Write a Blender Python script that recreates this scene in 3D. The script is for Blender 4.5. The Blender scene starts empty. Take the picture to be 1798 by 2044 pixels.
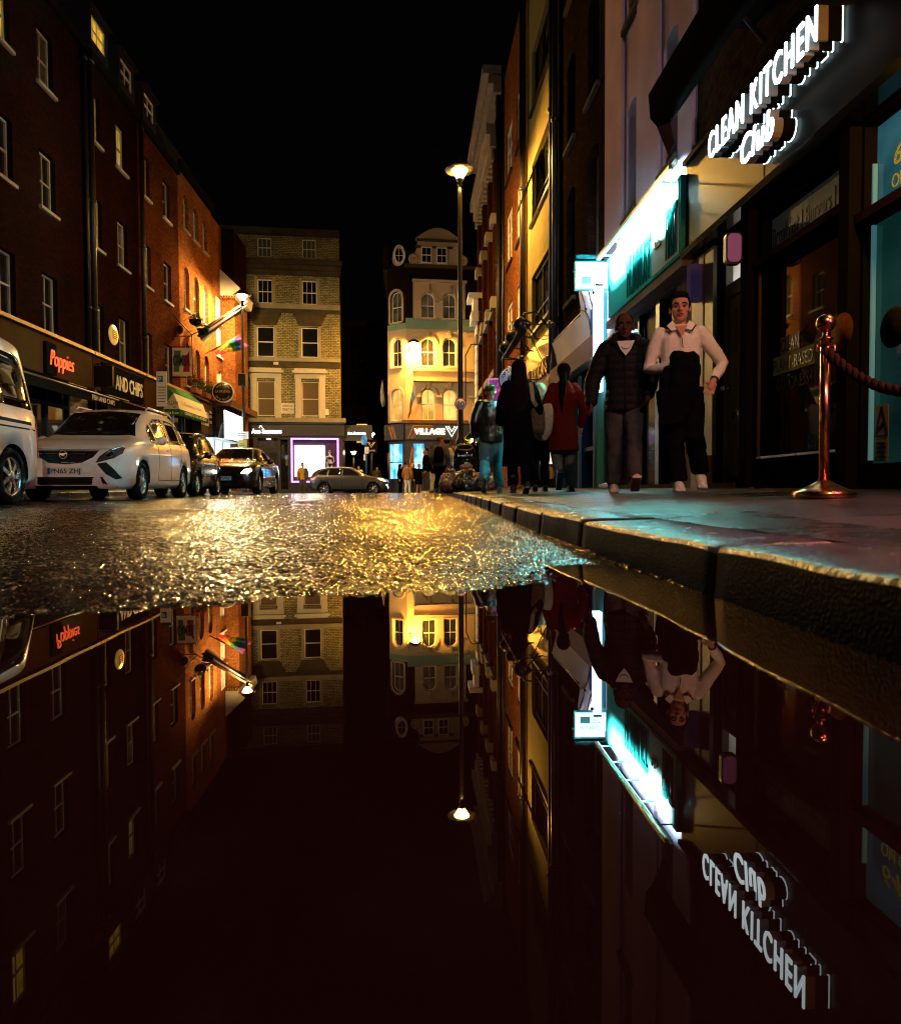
import bpy, bmesh, math, random
from mathutils import Vector, Matrix
from mathutils.bvhtree import BVHTree
random.seed(7)
S = bpy.context.scene
COL = S.collection
V3 = Vector
rad = math.radians

# ------------------------------------------------------------------ camera, world, exposure
cam_d = bpy.data.cameras.new('camera')
cam = bpy.data.objects.new('camera', cam_d)
COL.objects.link(cam)
cam_d.sensor_fit = 'HORIZONTAL'
cam_d.sensor_width = 36.0
cam_d.lens = 36.0 * 1400 / 1798
cam_d.clip_start = 0.02
cam_d.clip_end = 500
cam_d.dof.use_dof = True
cam_d.dof.focus_distance = 11.0
cam_d.dof.aperture_fstop = 5.6
_p, _r = rad(1.82), rad(0.2)
_right, _up, _fwd = V3((1, 0, 0)), V3((0, math.sin(_p), math.cos(_p))), V3((0, math.cos(_p), -math.sin(_p)))
_xc = _right * math.cos(_r) - _up * math.sin(_r)
_yc = _right * math.sin(_r) + _up * math.cos(_r)
_m = Matrix((_xc, _yc, -_fwd)).transposed().to_4x4()
_m.translation = (0, 0, 0.235)
cam.matrix_world = _m
S.camera = cam

wd = bpy.data.worlds.new('World')
S.world = wd
wd.use_nodes = True
_bg = wd.node_tree.nodes['Background']
_bg.inputs[0].default_value = (0.55, 0.42, 0.40, 1)     # city night sky, almost black
_bg.inputs[1].default_value = 0.0012
S.view_settings.view_transform = 'Standard'
S.view_settings.look = 'None'
S.view_settings.exposure = 0.22
S.view_settings.gamma = 1.0
S.cycles.use_denoising = True
S.cycles.caustics_reflective = False
S.cycles.caustics_refractive = False
S.cycles.sample_clamp_indirect = 60.0
S.cycles.max_bounces = 6
S.cycles.filter_width = 1.1
S.cycles.use_adaptive_sampling = True
S.cycles.adaptive_threshold = 0.015

# ------------------------------------------------------------------ helpers
ORG = {}
def thing(name, label, cat, loc=(0, 0, 0), group=None):
    o = bpy.data.objects.new(name, None)
    o.empty_display_size = 0.1
    COL.objects.link(o)
    o.location = loc
    o['label'] = label
    o['category'] = cat
    if group: o['group'] = group
    ORG[o.name] = V3(loc)
    return o

def org_of(o):
    while o.parent: o = o.parent
    return ORG.get(o.name, V3((0, 0, 0)))

class MB:
    def __init__(s):
        s.v = []; s.f = []; s.m = []; s.uv = []; s.sm = []
    def add(s, verts, faces, mat=0, uvs=None, smooth=False):
        b = len(s.v)
        s.v.extend([V3(p) for p in verts])
        s.uv.extend(uvs if uvs else [(p[0] + p[1], p[2]) for p in verts])
        for f in faces:
            s.f.append([b + i for i in f]); s.m.append(mat); s.sm.append(smooth)
        return s
    def quad(s, a, b, c, d, mat=0):
        return s.add([a, b, c, d], [(0, 1, 2, 3)], mat)
    def obox(s, c, ax, ay, az, mat=0, uvs=None):
        c, ax, ay, az = V3(c), V3(ax), V3(ay), V3(az)
        vs = [c + ax * i + ay * j + az * k for i in (-1, 1) for j in (-1, 1) for k in (-1, 1)]
        return s.add(vs, [(0, 1, 3, 2), (4, 6, 7, 5), (0, 4, 5, 1), (2, 3, 7, 6), (0, 2, 6, 4), (1, 5, 7, 3)], mat, uvs)
    def box(s, p0, p1, mat=0):
        p0, p1 = V3(p0), V3(p1)
        h = (p1 - p0) / 2
        return s.obox((p0 + p1) / 2, (h.x, 0, 0), (0, h.y, 0), (0, 0, h.z), mat)
    def bar(s, a, b, w, h, up=(0, 0, 1), mat=0):
        a, b = V3(a), V3(b)
        d = b - a
        u = V3(up)
        side = d.cross(u)
        if side.length < 1e-6: side = d.cross(V3((1, 0, 0)))
        side.normalize()
        u = side.cross(d).normalized()
        return s.obox((a + b) / 2, d / 2, side * w / 2, u * h / 2, mat)
    def tube(s, pts, r, n=10, mat=0, smooth=True, round_ends=False):
        pts = [V3(p) for p in pts]
        rs = list(r) if isinstance(r, (list, tuple)) else [r] * len(pts)
        if round_ends:
            d0 = (pts[0] - pts[1]).normalized(); d1 = (pts[-1] - pts[-2]).normalized()
            a, b = [], []
            for t in (0.35, 0.75, 0.97):
                q = math.sqrt(1 - t * t)
                a.insert(0, (pts[0] + d0 * rs[0] * t, rs[0] * q)); b.append((pts[-1] + d1 * rs[-1] * t, rs[-1] * q))
            pts = [x[0] for x in a] + pts + [x[0] for x in b]
            rs = [x[1] for x in a] + rs + [x[1] for x in b]
        ref = None
        vs = []
        for i, p in enumerate(pts):
            d = (pts[min(i + 1, len(pts) - 1)] - pts[max(i - 1, 0)])
            if d.length < 1e-9: d = V3((0, 0, 1))
            d.normalize()
            if ref is None:
                ref = V3((1, 0, 0)) if abs(d.x) < 0.8 else V3((0, 1, 0))
            x = (ref - d * ref.dot(d)).normalized(); ref = x
            y = d.cross(x)
            for k in range(n):
                t = 2 * math.pi * k / n
                vs.append(p + (x * math.cos(t) + y * math.sin(t)) * rs[i])
        fs = []
        for i in range(len(pts) - 1):
            for k in range(n):
                k2 = (k + 1) % n
                fs.append((i * n + k, i * n + k2, (i + 1) * n + k2, (i + 1) * n + k))
        fs.append(tuple(range(n - 1, -1, -1)))
        fs.append(tuple((len(pts) - 1) * n + k for k in range(n)))
        return s.add(vs, fs, mat, None, smooth)
    def lathe(s, c, prof, n=24, mat=0, axis=(0, 0, 1), smooth=True):
        c = V3(c); az = V3(axis).normalized()
        ax = az.cross(V3((0, 1, 0)) if abs(az.y) < 0.9 else V3((1, 0, 0))).normalized()
        ay = az.cross(ax)
        vs = []
        for (r, z) in prof:
            for k in range(n):
                t = 2 * math.pi * k / n
                vs.append(c + az * z + (ax * math.cos(t) + ay * math.sin(t)) * max(r, 1e-4))
        fs = []
        for i in range(len(prof) - 1):
            for k in range(n):
                k2 = (k + 1) % n
                fs.append((i * n + k, i * n + k2, (i + 1) * n + k2, (i + 1) * n + k))
        fs.append(tuple(range(n - 1, -1, -1)))
        fs.append(tuple((len(prof) - 1) * n + k for k in range(n)))
        return s.add(vs, fs, mat, None, smooth)
    def ball(s, c, r, n=14, m=9, mat=0, rot=None):
        c = V3(c); r = V3((r, r, r)) if isinstance(r, (int, float)) else V3(r)
        vs = []
        for i in range(m + 1):
            a = math.pi * i / m
            for k in range(n):
                t = 2 * math.pi * k / n
                p = V3((r.x * math.sin(a) * math.cos(t), r.y * math.sin(a) * math.sin(t), -r.z * math.cos(a)))
                if rot: p = rot @ p
                vs.append(c + p)
        fs = []
        for i in range(m):
            for k in range(n):
                k2 = (k + 1) % n
                if i == 0: fs.append((k, n + k2, n + k))
                elif i == m - 1: fs.append((i * n + k, i * n + k2, (i + 1) * n + k))
                else: fs.append((i * n + k, i * n + k2, (i + 1) * n + k2, (i + 1) * n + k))
        return s.add(vs, fs, mat, None, True)
    def prism(s, poly, vec, mat=0, smooth=False):
        poly = [V3(p) for p in poly]; n = len(poly); vec = V3(vec)
        vs = poly + [p + vec for p in poly]
        fs = [tuple(range(n - 1, -1, -1)), tuple(range(n, 2 * n))]
        for i in range(n):
            j = (i + 1) % n
            fs.append((i, j, n + j, n + i))
        return s.add(vs, fs, mat, None, smooth)
    def loft(s, rings, mat=0, smooth=True, close=True):
        n = len(rings[0]); vs = [p for r in rings for p in r]; fs = []
        for i in range(len(rings) - 1):
            for k in range(n):
                k2 = (k + 1) % n
                fs.append((i * n + k, i * n + k2, (i + 1) * n + k2, (i + 1) * n + k))
        if close:
            fs.append(tuple(range(n - 1, -1, -1)))
            fs.append(tuple((len(rings) - 1) * n + k for k in range(n)))
        return s.add(vs, fs, mat, None, smooth)
    def text(s, body, origin, xdir, updir, h, depth=0.01, width=None, mat=0, bold=0.0, shear=0.0, spacing=1.0, align='LEFT'):
        cu = bpy.data.curves.new('lettering', 'FONT')
        cu.body = body; cu.size = 1.0; cu.extrude = 0.5; cu.offset = bold; cu.shear = shear
        cu.space_character = spacing; cu.resolution_u = 3
        ob = bpy.data.objects.new('lettering', cu)
        COL.objects.link(ob)
        me = bpy.data.meshes.new_from_object(ob.evaluated_get(bpy.context.evaluated_depsgraph_get()))
        co = [v.co.copy() for v in me.vertices]
        fs = [tuple(p.vertices) for p in me.polygons]
        bpy.data.objects.remove(ob); bpy.data.curves.remove(cu); bpy.data.meshes.remove(me)
        if not co: return s
        x0 = min(c.x for c in co); x1 = max(c.x for c in co)
        y1 = 0.70
        k = h / y1
        kx = (width / (x1 - x0)) if width else k
        xd, ud = V3(xdir).normalized(), V3(updir).normalized()
        nd = xd.cross(ud)
        off = {'LEFT': 0, 'CENTER': -(x1 - x0) / 2 * kx, 'RIGHT': -(x1 - x0) * kx}[align]
        o = V3(origin)
        vs = [o + xd * ((c.x - x0) * kx + off) + ud * (c.y * k) + nd * ((c.z + 0.5) * depth) for c in co]
        return s.add(vs, fs, mat)
    def build(s, name, mats, parent=None, label=None):
        me = bpy.data.meshes.new(name)
        org = org_of(parent) if parent else V3((0, 0, 0))
        me.from_pydata([v - org for v in s.v], [], s.f)
        if not isinstance(mats, (list, tuple)): mats = [mats]
        for m in mats: me.materials.append(m)
        me.polygons.foreach_set('material_index', s.m)
        me.polygons.foreach_set('use_smooth', s.sm)
        uvl = me.uv_layers.new(name='UVMap')
        li = [0] * len(me.loops)
        me.loops.foreach_get('vertex_index', li)
        flat = []
        for i in li: flat.extend(s.uv[i])
        uvl.data.foreach_set('uv', flat)
        me.update()
        o = bpy.data.objects.new(name, me)
        COL.objects.link(o)
        if parent: o.parent = parent
        if label: o['label'] = label
        return o

def struct(o):
    o['kind'] = 'structure'; return o
def tag(o, label, cat, group=None):
    o['label'] = label; o['category'] = cat
    if group: o['group'] = group
    return o
def solo(mb, name, mats, label, cat, loc=None, group=None):
    """a thing that is one mesh, origin at its base centre"""
    c = V3(loc) if loc else V3((sum(v.x for v in mb.v) / len(mb.v), sum(v.y for v in mb.v) / len(mb.v), min(v.z for v in mb.v)))
    mb.v = [v - c for v in mb.v]
    o = mb.build(name, mats)
    o.location = c
    ORG[o.name] = c
    return tag(o, label, cat, group)
def remesh(o, vox, smooth=6, fac=0.5):
    m = o.modifiers.new('fuse', 'REMESH'); m.mode = 'VOXEL'; m.voxel_size = vox; m.use_smooth_shade = True
    if smooth:
        m = o.modifiers.new('soft', 'SMOOTH'); m.iterations = smooth; m.factor = fac
    return o

class Fr:
    """a facade plane: s metres along it, z up, d metres out towards the street"""
    def __init__(f, P, Q, side=1):
        f.P = V3((P[0], P[1], 0)); e = V3((Q[0] - P[0], Q[1] - P[1], 0)); f.L = e.length
        f.e = e.normalized(); f.n = V3((f.e.y, -f.e.x, 0)) * side; f.side = side
        f.read = f.e if side > 0 else -f.e          # reading direction seen from the street
    def pt(f, s, z, d=0): return f.P + f.e * s + f.n * d + V3((0, 0, z))
    def box(f, mb, s0, s1, z0, z1, d0, d1, mat=0):
        c = f.pt((s0 + s1) / 2, (z0 + z1) / 2, (d0 + d1) / 2)
        uv = [(S_ + D_, Z_) for S_ in (s0, s1) for D_ in (d0, d1) for Z_ in (z0, z1)]
        return mb.obox(c, f.e * (s1 - s0) / 2, f.n * (d1 - d0) / 2, (0, 0, (z1 - z0) / 2), mat, uv)
    def quad(f, mb, s0, s1, z0, z1, d, mat=0):
        return mb.add([f.pt(s0, z0, d), f.pt(s1, z0, d), f.pt(s1, z1, d), f.pt(s0, z1, d)], [(0, 1, 2, 3)], mat,
                      [(s0, z0), (s1, z0), (s1, z1), (s0, z1)])
    def text(f, mb, body, s, z, d, h, **k):
        return mb.text(body, f.pt(s, z, d), f.read, (0, 0, 1), h, **k)

def arch_pts(s0, s1, zs, rise, n=12):
    """arc from (s0,zs) over to (s1,zs)"""
    c = (s0 + s1) / 2; hw = (s1 - s0) / 2
    return [(c - hw * math.cos(math.pi * i / n), zs + rise * math.sin(math.pi * i / n)) for i in range(n + 1)]

def wall(mb, fr, s0, s1, z0, z1, ops=(), reveal=0.16, depth=6.0, mat=0, rmat=None, d=0.0, closed=True):
    """front sheet with real openings and reveals; ops = (s0,s1,z0,z1[,rise])"""
    rmat = mat if rmat is None else rmat
    ops = [o for o in ops]
    ss = sorted(set([s0, s1] + [x for o in ops for x in o[:2]]))
    zs = sorted(set([z0, z1] + [x for o in ops for x in (o[2], o[3])]))
    for i in range(len(ss) - 1):
        for j in range(len(zs) - 1):
            cs, cz = (ss[i] + ss[i + 1]) / 2, (zs[j] + zs[j + 1]) / 2
            if any(o[0] < cs < o[1] and o[2] < cz < o[3] for o in ops): continue
            fr.quad(mb, ss[i], ss[i + 1], zs[j], zs[j + 1], d, mat)
    for o in ops:
        a, b, c, e = o[:4]; rise = o[4] if len(o) > 4 else 0
        top = [(a, e), (b, e)]
        if rise:
            zsp = e - rise
            arc = arch_pts(a, b, zsp, rise)
            h = len(arc) // 2
            for k in range(len(arc) - 1):      # spandrels
                cx, cz_ = (a, e) if k < h else (b, e)
                mb.add([fr.pt(arc[k][0], arc[k][1], d), fr.pt(arc[k + 1][0], arc[k + 1][1], d), fr.pt(cx, cz_, d)], [(0, 1, 2)], mat,
                       [arc[k], arc[k + 1], (cx, cz_)])
            top = arc
            e2 = zsp
        else: e2 = e
        loop = [(a, c), (a, e2)] + (top[1:-1] if rise else []) + [(b, e2), (b, c)]
        for k in range(len(loop)):
            p, q = loop[k], loop[(k + 1) % len(loop)]
            mb.add([fr.pt(p[0], p[1], d), fr.pt(q[0], q[1], d), fr.pt(q[0], q[1], d - reveal), fr.pt(p[0], p[1], d - reveal)], [(0, 1, 2, 3)], rmat,
                   [(p[0] + p[1], p[1]), (q[0] + q[1], q[1]), (q[0] + q[1] + reveal, q[1]), (p[0] + p[1] + reveal, p[1])])
    if closed:
        for s_ in (s0, s1):
            mb.add([fr.pt(s_, z0, d), fr.pt(s_, z1, d), fr.pt(s_, z1, d - depth), fr.pt(s_, z0, d - depth)], [(0, 1, 2, 3)], mat,
                   [(s_, z0), (s_, z1), (s_ + depth, z1), (s_ + depth, z0)])
        mb.add([fr.pt(s0, z1, d), fr.pt(s1, z1, d), fr.pt(s1, z1, d - depth), fr.pt(s0, z1, d - depth)], [(0, 1, 2, 3)], mat)
        mb.add([fr.pt(s0, z0, d - depth), fr.pt(s1, z0, d - depth), fr.pt(s1, z1, d - depth), fr.pt(s0, z1, d - depth)], [(0, 1, 2, 3)], mat)

def window(fr, parent, s0, s1, z0, z1, rise=0, rec=0.12, fw=0.055, cols=2, rows=(0.5,), fmat=None, pmat=None, sill=True, smat=None, label=None, d=0.0, rail=0.05, bar=0.025):
    fm = MB(); dd0, dd1 = d - rec - 0.05, d - rec
    if rise:
        zsp = z1 - rise
        out = arch_pts(s0, s1, zsp, rise); inn = arch_pts(s0 + fw, s1 - fw, zsp, rise - fw)
        for k in range(len(out) - 1):
            q = [(out[k], dd1), (out[k + 1], dd1), (inn[k + 1], dd1), (inn[k], dd1)]
            fm.add([fr.pt(x[0][0], x[0][1], x[1]) for x in q], [(0, 1, 2, 3)])
            fm.add([fr.pt(inn[k][0], inn[k][1], dd1), fr.pt(inn[k + 1][0], inn[k + 1][1], dd1), fr.pt(inn[k + 1][0], inn[k + 1][1], dd0), fr.pt(inn[k][0], inn[k][1], dd0)], [(0, 1, 2, 3)])
        zt = zsp
    else:
        zt = z1
        fr.box(fm, s0 + fw, s1 - fw, z1 - fw, z1, dd0, dd1)
    fr.box(fm, s0, s0 + fw, z0, zt, dd0, dd1)
    fr.box(fm, s1 - fw, s1, z0, zt, dd0, dd1)
    fr.box(fm, s0 + fw, s1 - fw, z0, z0 + fw * 1.3, dd0, dd1)
    for r in rows:
        zz = z0 + (z1 - z0) * r
        fr.box(fm, s0 + fw, s1 - fw, zz - rail / 2, zz + rail / 2, dd0, dd1 - 0.004)
    for c in range(1, cols):
        sc = s0 + (s1 - s0) * c / cols
        fr.box(fm, sc - bar / 2, sc + bar / 2, z0 + fw, z1 - fw * 0.6, dd0 + 0.01, dd1 - 0.012)
    fo = fm.build('window', fmat, parent, label)
    pm = MB()
    dp = dd0 + 0.004
    if rise:
        arc = arch_pts(s0 + fw * .4, s1 - fw * .4, z1 - rise, rise - fw * .4)
        poly = [(s0 + fw * .4, z0 + .02)] + arc + [(s1 - fw * .4, z0 + .02)]
        pm.add([fr.pt(a, b, dp) for a, b in poly], [tuple(range(len(poly)))], 0, poly)
    else:
        fr.quad(pm, s0 + fw * .4, s1 - fw * .4, z0 + .02, z1 - .02, dp)
    pm.build('pane', pmat, fo)
    if sill:
        sm = MB(); fr.box(sm, s0 - 0.08, s1 + 0.08, z0 - 0.09, z0 - 0.003, d - rec - 0.02, d + 0.08)
        sm.build('sill', smat or fmat, fo)
    return fo

# ------------------------------------------------------------------ materials
def _new(name):
    m = bpy.data.materials.new(name); m.use_nodes = True
    nt = m.node_tree; b = nt.nodes['Principled BSDF']
    return m, nt, b
def rgba(c): return (c[0], c[1], c[2], 1)
def N(nt, t, **k):
    n = nt.nodes.new(t)
    for a, v in k.items(): setattr(n, a, v)
    return n
def mk(name, col, rough=0.55, metal=0.0, var=0.25, scale=6.0, bump=0.0, bscale=60.0, bdist=0.003, emit=None, es=0.0, spec=None, rvar=0.1, coat=0.0):
    if spec is None: spec = .5 if rough < .42 else 0.0
    m, nt, b = _new(name)
    tc = N(nt, 'ShaderNodeTexCoord')
    no = N(nt, 'ShaderNodeTexNoise'); no.inputs['Scale'].default_value = scale; no.inputs['Detail'].default_value = 5
    nt.links.new(tc.outputs['Object'], no.inputs['Vector'])
    mx = N(nt, 'ShaderNodeMix', data_type='RGBA')
    mx.inputs[6].default_value = rgba([c * (1 - var) for c in col]); mx.inputs[7].default_value = rgba([min(1, c * (1 + var)) for c in col])
    nt.links.new(no.outputs['Fac'], mx.inputs[0]); nt.links.new(mx.outputs[2], b.inputs['Base Color'])
    mr = N(nt, 'ShaderNodeMapRange'); mr.inputs[3].default_value = max(0.02, rough - rvar); mr.inputs[4].default_value = min(1, rough + rvar)
    nt.links.new(no.outputs['Fac'], mr.inputs[0]); nt.links.new(mr.outputs[0], b.inputs['Roughness'])
    b.inputs['Metallic'].default_value = metal
    b.inputs['Specular IOR Level'].default_value = spec
    b.inputs['Coat Weight'].default_value = coat
    if bump:
        n2 = N(nt, 'ShaderNodeTexNoise'); n2.inputs['Scale'].default_value = bscale; n2.inputs['Detail'].default_value = 4
        nt.links.new(tc.outputs['Object'], n2.inputs['Vector'])
        bp = N(nt, 'ShaderNodeBump'); bp.inputs['Strength'].default_value = bump; bp.inputs['Distance'].default_value = bdist
        nt.links.new(n2.outputs['Fac'], bp.inputs['Height']); nt.links.new(bp.outputs[0], b.inputs['Normal'])
    if emit:
        b.inputs['Emission Color'].default_value = rgba(emit); b.inputs['Emission Strength'].default_value = es
    return m
def mkbrick(name, c1, c2, mort, bw=0.225, rh=0.075, soot=0.5, rough=0.8, bump=0.6):
    m, nt, b = _new(name)
    uv = N(nt, 'ShaderNodeUVMap')
    br = N(nt, 'ShaderNodeTexBrick')
    br.inputs['Scale'].default_value = 1.0; br.inputs['Brick Width'].default_value = bw; br.inputs['Row Height'].default_value = rh
    br.inputs['Mortar Size'].default_value = rh * 0.12; br.inputs['Mortar Smooth'].default_value = 0.2; br.inputs['Bias'].default_value = 0.0
    br.inputs['Color1'].default_value = rgba(c1); br.inputs['Color2'].default_value = rgba(c2); br.inputs['Mortar'].default_value = rgba(mort)
    nt.links.new(uv.outputs[0], br.inputs['Vector'])
    no = N(nt, 'ShaderNodeTexNoise'); no.inputs['Scale'].default_value = 0.7; no.inputs['Detail'].default_value = 8; no.inputs['Roughness'].default_value = 0.7
    nt.links.new(uv.outputs[0], no.inputs['Vector'])
    mr = N(nt, 'ShaderNodeMapRange'); mr.inputs[1].default_value = 0.3; mr.inputs[2].default_value = 0.7
    mr.inputs[3].default_value = 1 - soot; mr.inputs[4].default_value = 1.15
    nt.links.new(no.outputs['Fac'], mr.inputs[0])
    n3 = N(nt, 'ShaderNodeTexNoise'); n3.inputs['Scale'].default_value = 9.0; n3.inputs['Detail'].default_value = 3
    nt.links.new(uv.outputs[0], n3.inputs['Vector'])
    mr3 = N(nt, 'ShaderNodeMapRange'); mr3.inputs[1].default_value = 0.3; mr3.inputs[2].default_value = 0.7; mr3.inputs[3].default_value = 0.6; mr3.inputs[4].default_value = 1.35
    nt.links.new(n3.outputs['Fac'], mr3.inputs[0])
    mu = N(nt, 'ShaderNodeMath', operation='MULTIPLY'); nt.links.new(mr.outputs[0], mu.inputs[0]); nt.links.new(mr3.outputs[0], mu.inputs[1])
    vm = N(nt, 'ShaderNodeVectorMath', operation='SCALE')
    nt.links.new(br.outputs['Color'], vm.inputs[0]); nt.links.new(mu.outputs[0], vm.inputs['Scale'])
    nt.links.new(vm.outputs[0], b.inputs['Base Color'])
    b.inputs['Roughness'].default_value = rough; b.inputs['Specular IOR Level'].default_value = 0.0
    bp = N(nt, 'ShaderNodeBump'); bp.invert = True; bp.inputs['Strength'].default_value = bump; bp.inputs['Distance'].default_value = 0.01
    nt.links.new(br.outputs['Fac'], bp.inputs['Height']); nt.links.new(bp.outputs[0], b.inputs['Normal'])
    return m
def mklit(name, c1, c2, s, scale=3.0, stretch=(1, 1)):
    """a lit window or screen: emission that varies like a curtained, furnished room"""
    m, nt, b = _new(name)
    uv = N(nt, 'ShaderNodeUVMap')
    mp = N(nt, 'ShaderNodeMapping'); mp.inputs['Scale'].default_value = (stretch[0], stretch[1], 1)
    nt.links.new(uv.outputs[0], mp.inputs[0])
    no = N(nt, 'ShaderNodeTexNoise'); no.inputs['Scale'].default_value = scale; no.inputs['Detail'].default_value = 4
    nt.links.new(mp.outputs[0], no.inputs['Vector'])
    rp = N(nt, 'ShaderNodeValToRGB'); rp.color_ramp.elements[0].position = 0.36; rp.color_ramp.elements[1].position = 0.64
    rp.color_ramp.elements[0].color = rgba(c1); rp.color_ramp.elements[1].color = rgba(c2)
    nt.links.new(no.outputs['Fac'], rp.inputs[0])
    b.inputs['Base Color'].default_value = (0.02, 0.02, 0.02, 1); b.inputs['Roughness'].default_value = 0.08
    nt.links.new(rp.outputs[0], b.inputs['Emission Color']); b.inputs['Emission Strength'].default_value = s
    return m
def glow(name, c, s):
    m, nt, b = _new(name)
    b.inputs['Base Color'].default_value = rgba([x * .6 for x in c]); b.inputs['Emission Color'].default_value = rgba(c); b.inputs['Emission Strength'].default_value = s
    return m

M = {}
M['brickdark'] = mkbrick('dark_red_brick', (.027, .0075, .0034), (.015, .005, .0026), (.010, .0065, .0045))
M['brickred'] = mkbrick('red_brick', (.10, .026, .009), (.065, .018, .006), (.035, .02, .012), soot=.5)
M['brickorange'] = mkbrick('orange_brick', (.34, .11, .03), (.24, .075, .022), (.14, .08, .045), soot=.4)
M['brickstock'] = mkbrick('yellow_stock_brick', (.48, .44, .26), (.33, .30, .17), (.06, .05, .03), bw=.28, rh=.105, soot=.6)
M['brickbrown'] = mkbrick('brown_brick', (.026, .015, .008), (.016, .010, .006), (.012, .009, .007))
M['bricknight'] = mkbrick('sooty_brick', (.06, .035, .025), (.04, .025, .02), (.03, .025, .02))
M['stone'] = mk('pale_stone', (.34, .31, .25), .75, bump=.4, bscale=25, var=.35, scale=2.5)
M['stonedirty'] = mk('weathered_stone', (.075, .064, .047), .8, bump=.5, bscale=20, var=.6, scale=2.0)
M['stucco_cream'] = mk('cream_stucco', (.50, .41, .33), .7, bump=.15, bscale=30, var=.08, scale=1.5)
M['stucco_teal'] = mk('teal_painted_stucco', (.20, .33, .34), .7, var=.12, scale=2)
M['stucco_yellow'] = mk('ochre_stucco', (.27, .23, .105), .7, bump=.25, bscale=14, var=.22, scale=1.2)
M['stucco_pink'] = mk('grimy_purple_tinted_stucco', (.40, .29, .42), .75, bump=.35, bscale=18, var=.3, scale=1.4)  # pale stucco with the purple light mixed into its base colour
M['white'] = mk('white_paint', (.80, .79, .77), .45, var=.08, scale=3)
M['dimwhite'] = mk('shaded_white_paint', (.36, .35, .34), .5, var=.15, scale=3)  # white darkened for the dim light on the left-hand windows
M['offwhite'] = mk('off_white_paint', (.60, .57, .52), .5, var=.12, scale=3)
M['glass'] = mk('dark_window_glass', (.012, .012, .014), .06, var=.3, scale=2, spec=.6, rvar=.03)
M['shopglass'] = mk('shop_glass', (.018, .020, .018), .03, var=.4, scale=1.2, spec=.7, rvar=.01)
M['black'] = mk('black_paint', (.012, .012, .013), .35, var=.3, scale=5)
M['blackmatt'] = mk('black_matt', (.010, .010, .010), .8, var=.3, scale=5)
M['blackgloss'] = mk('black_gloss', (.010, .010, .012), .12, var=.3, scale=3, rvar=.04)
M['iron'] = mk('painted_iron', (.014, .014, .015), .4, var=.4, scale=12, bump=.2, bscale=40)
M['wood'] = mk('brown_timber', (.22, .11, .05), .6, var=.35, scale=4, bump=.2, bscale=30)
M['roof'] = mk('slate', (.03, .03, .035), .7, var=.4, scale=5)
M['steel'] = mk('brushed_steel', (.6, .6, .6), .3, 1.0, var=.1)
M['chrome'] = mk('chrome', (.75, .75, .76), .08, 1.0, var=.05, rvar=.03)
M['navy'] = mk('navy_paint', (.012, .035, .085), .5, var=.2, scale=4)
M['text_white'] = mk('white_lettering', (.80, .79, .76), .4, var=.03)
M['text_black'] = mk('black_lettering', (.01, .01, .01), .4, var=.1)
M['lit_amber'] = mklit('amber_lit_room', (.34, .18, .012), (.85, .50, .05), 1.0, 2.2, (2.2, .5))
M['lit_amber2'] = mklit('amber_curtain', (.26, .16, .02), (.55, .38, .07), .75, 3.0, (3.5, .35))
M['lit_warm'] = mklit('warm_lit_room', (.45, .20, .02), (1.0, .62, .15), 1.25, .8)
M['curtain'] = mk('drawn_curtain', (.055, .045, .040), .8, var=.6, scale=9)
M['lit_dim'] = mklit('dim_room', (.02, .015, .01), (.16, .10, .04), .35, 1.5)
# ------------------------------------------------------------------ ground: road, puddles, kerbs, pavements
def lerp_tab(t, x):
    if x <= t[0][0]: return t[0][1]
    for (a, va), (b, vb) in zip(t, t[1:]):
        if x <= b:
            k = (x - a) / (b - a); k = k * k * (3 - 2 * k) * .5 + k * .5
            return va + (vb - va) * k
    return t[-1][1]
KX = [(-14, 1.3), (-4, .85), (.2, .63), (.9, .59), (1.6, .56), (3.6, .41), (7.5, .30), (14, .08), (24.6, -.34), (33, -.7), (35.5, -.3), (37.2, 1.0), (38, 3.0)]
def kerb_x(y): return lerp_tab(KX, y)
ZY = [(-14, .03), (-2, -.03), (1.1, -.03), (1.75, .006), (3, .024), (7, .05), (12, .078), (18, .113), (22, .132), (26, .115), (34, .0), (40, -.035), (120, -.035)]
from mathutils import noise as mnoise
def road_z(x, y):
    z = lerp_tab(ZY, y)
    if y < 6:      # the gutter hollow: a ragged shore line
        k = max(0, min(1, (3.2 - y) / 1.6))
        z += k * (0.010 * mnoise.noise(V3((x * 1.6, y * 1.6, 3.1))) + 0.006 * mnoise.noise(V3((x * 5, y * 5, 1.2))))
        z += k * .042 * min(1.2, max(0, -x - .3))
        dk = kerb_x(y) - x
        if 0 < dk < 0.5 and y > .8: z -= .016 * (1 - dk / .5) * k
        if y > .6: z += k * .012 * math.exp(-((x - .36) / .14) ** 2 - ((y - 1.33) / .16) ** 2)
    z -= .013 * math.exp(-((x + 2.0) / .8) ** 2 - ((y - 9.4) / .7) ** 2)
    z -= .010 * math.exp(-((x + .35) / .35) ** 2 - ((y - 4.6) / .16) ** 2)
    z += .004 * mnoise.noise(V3((x * .6, y * .6, 9)))
    return z

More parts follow.
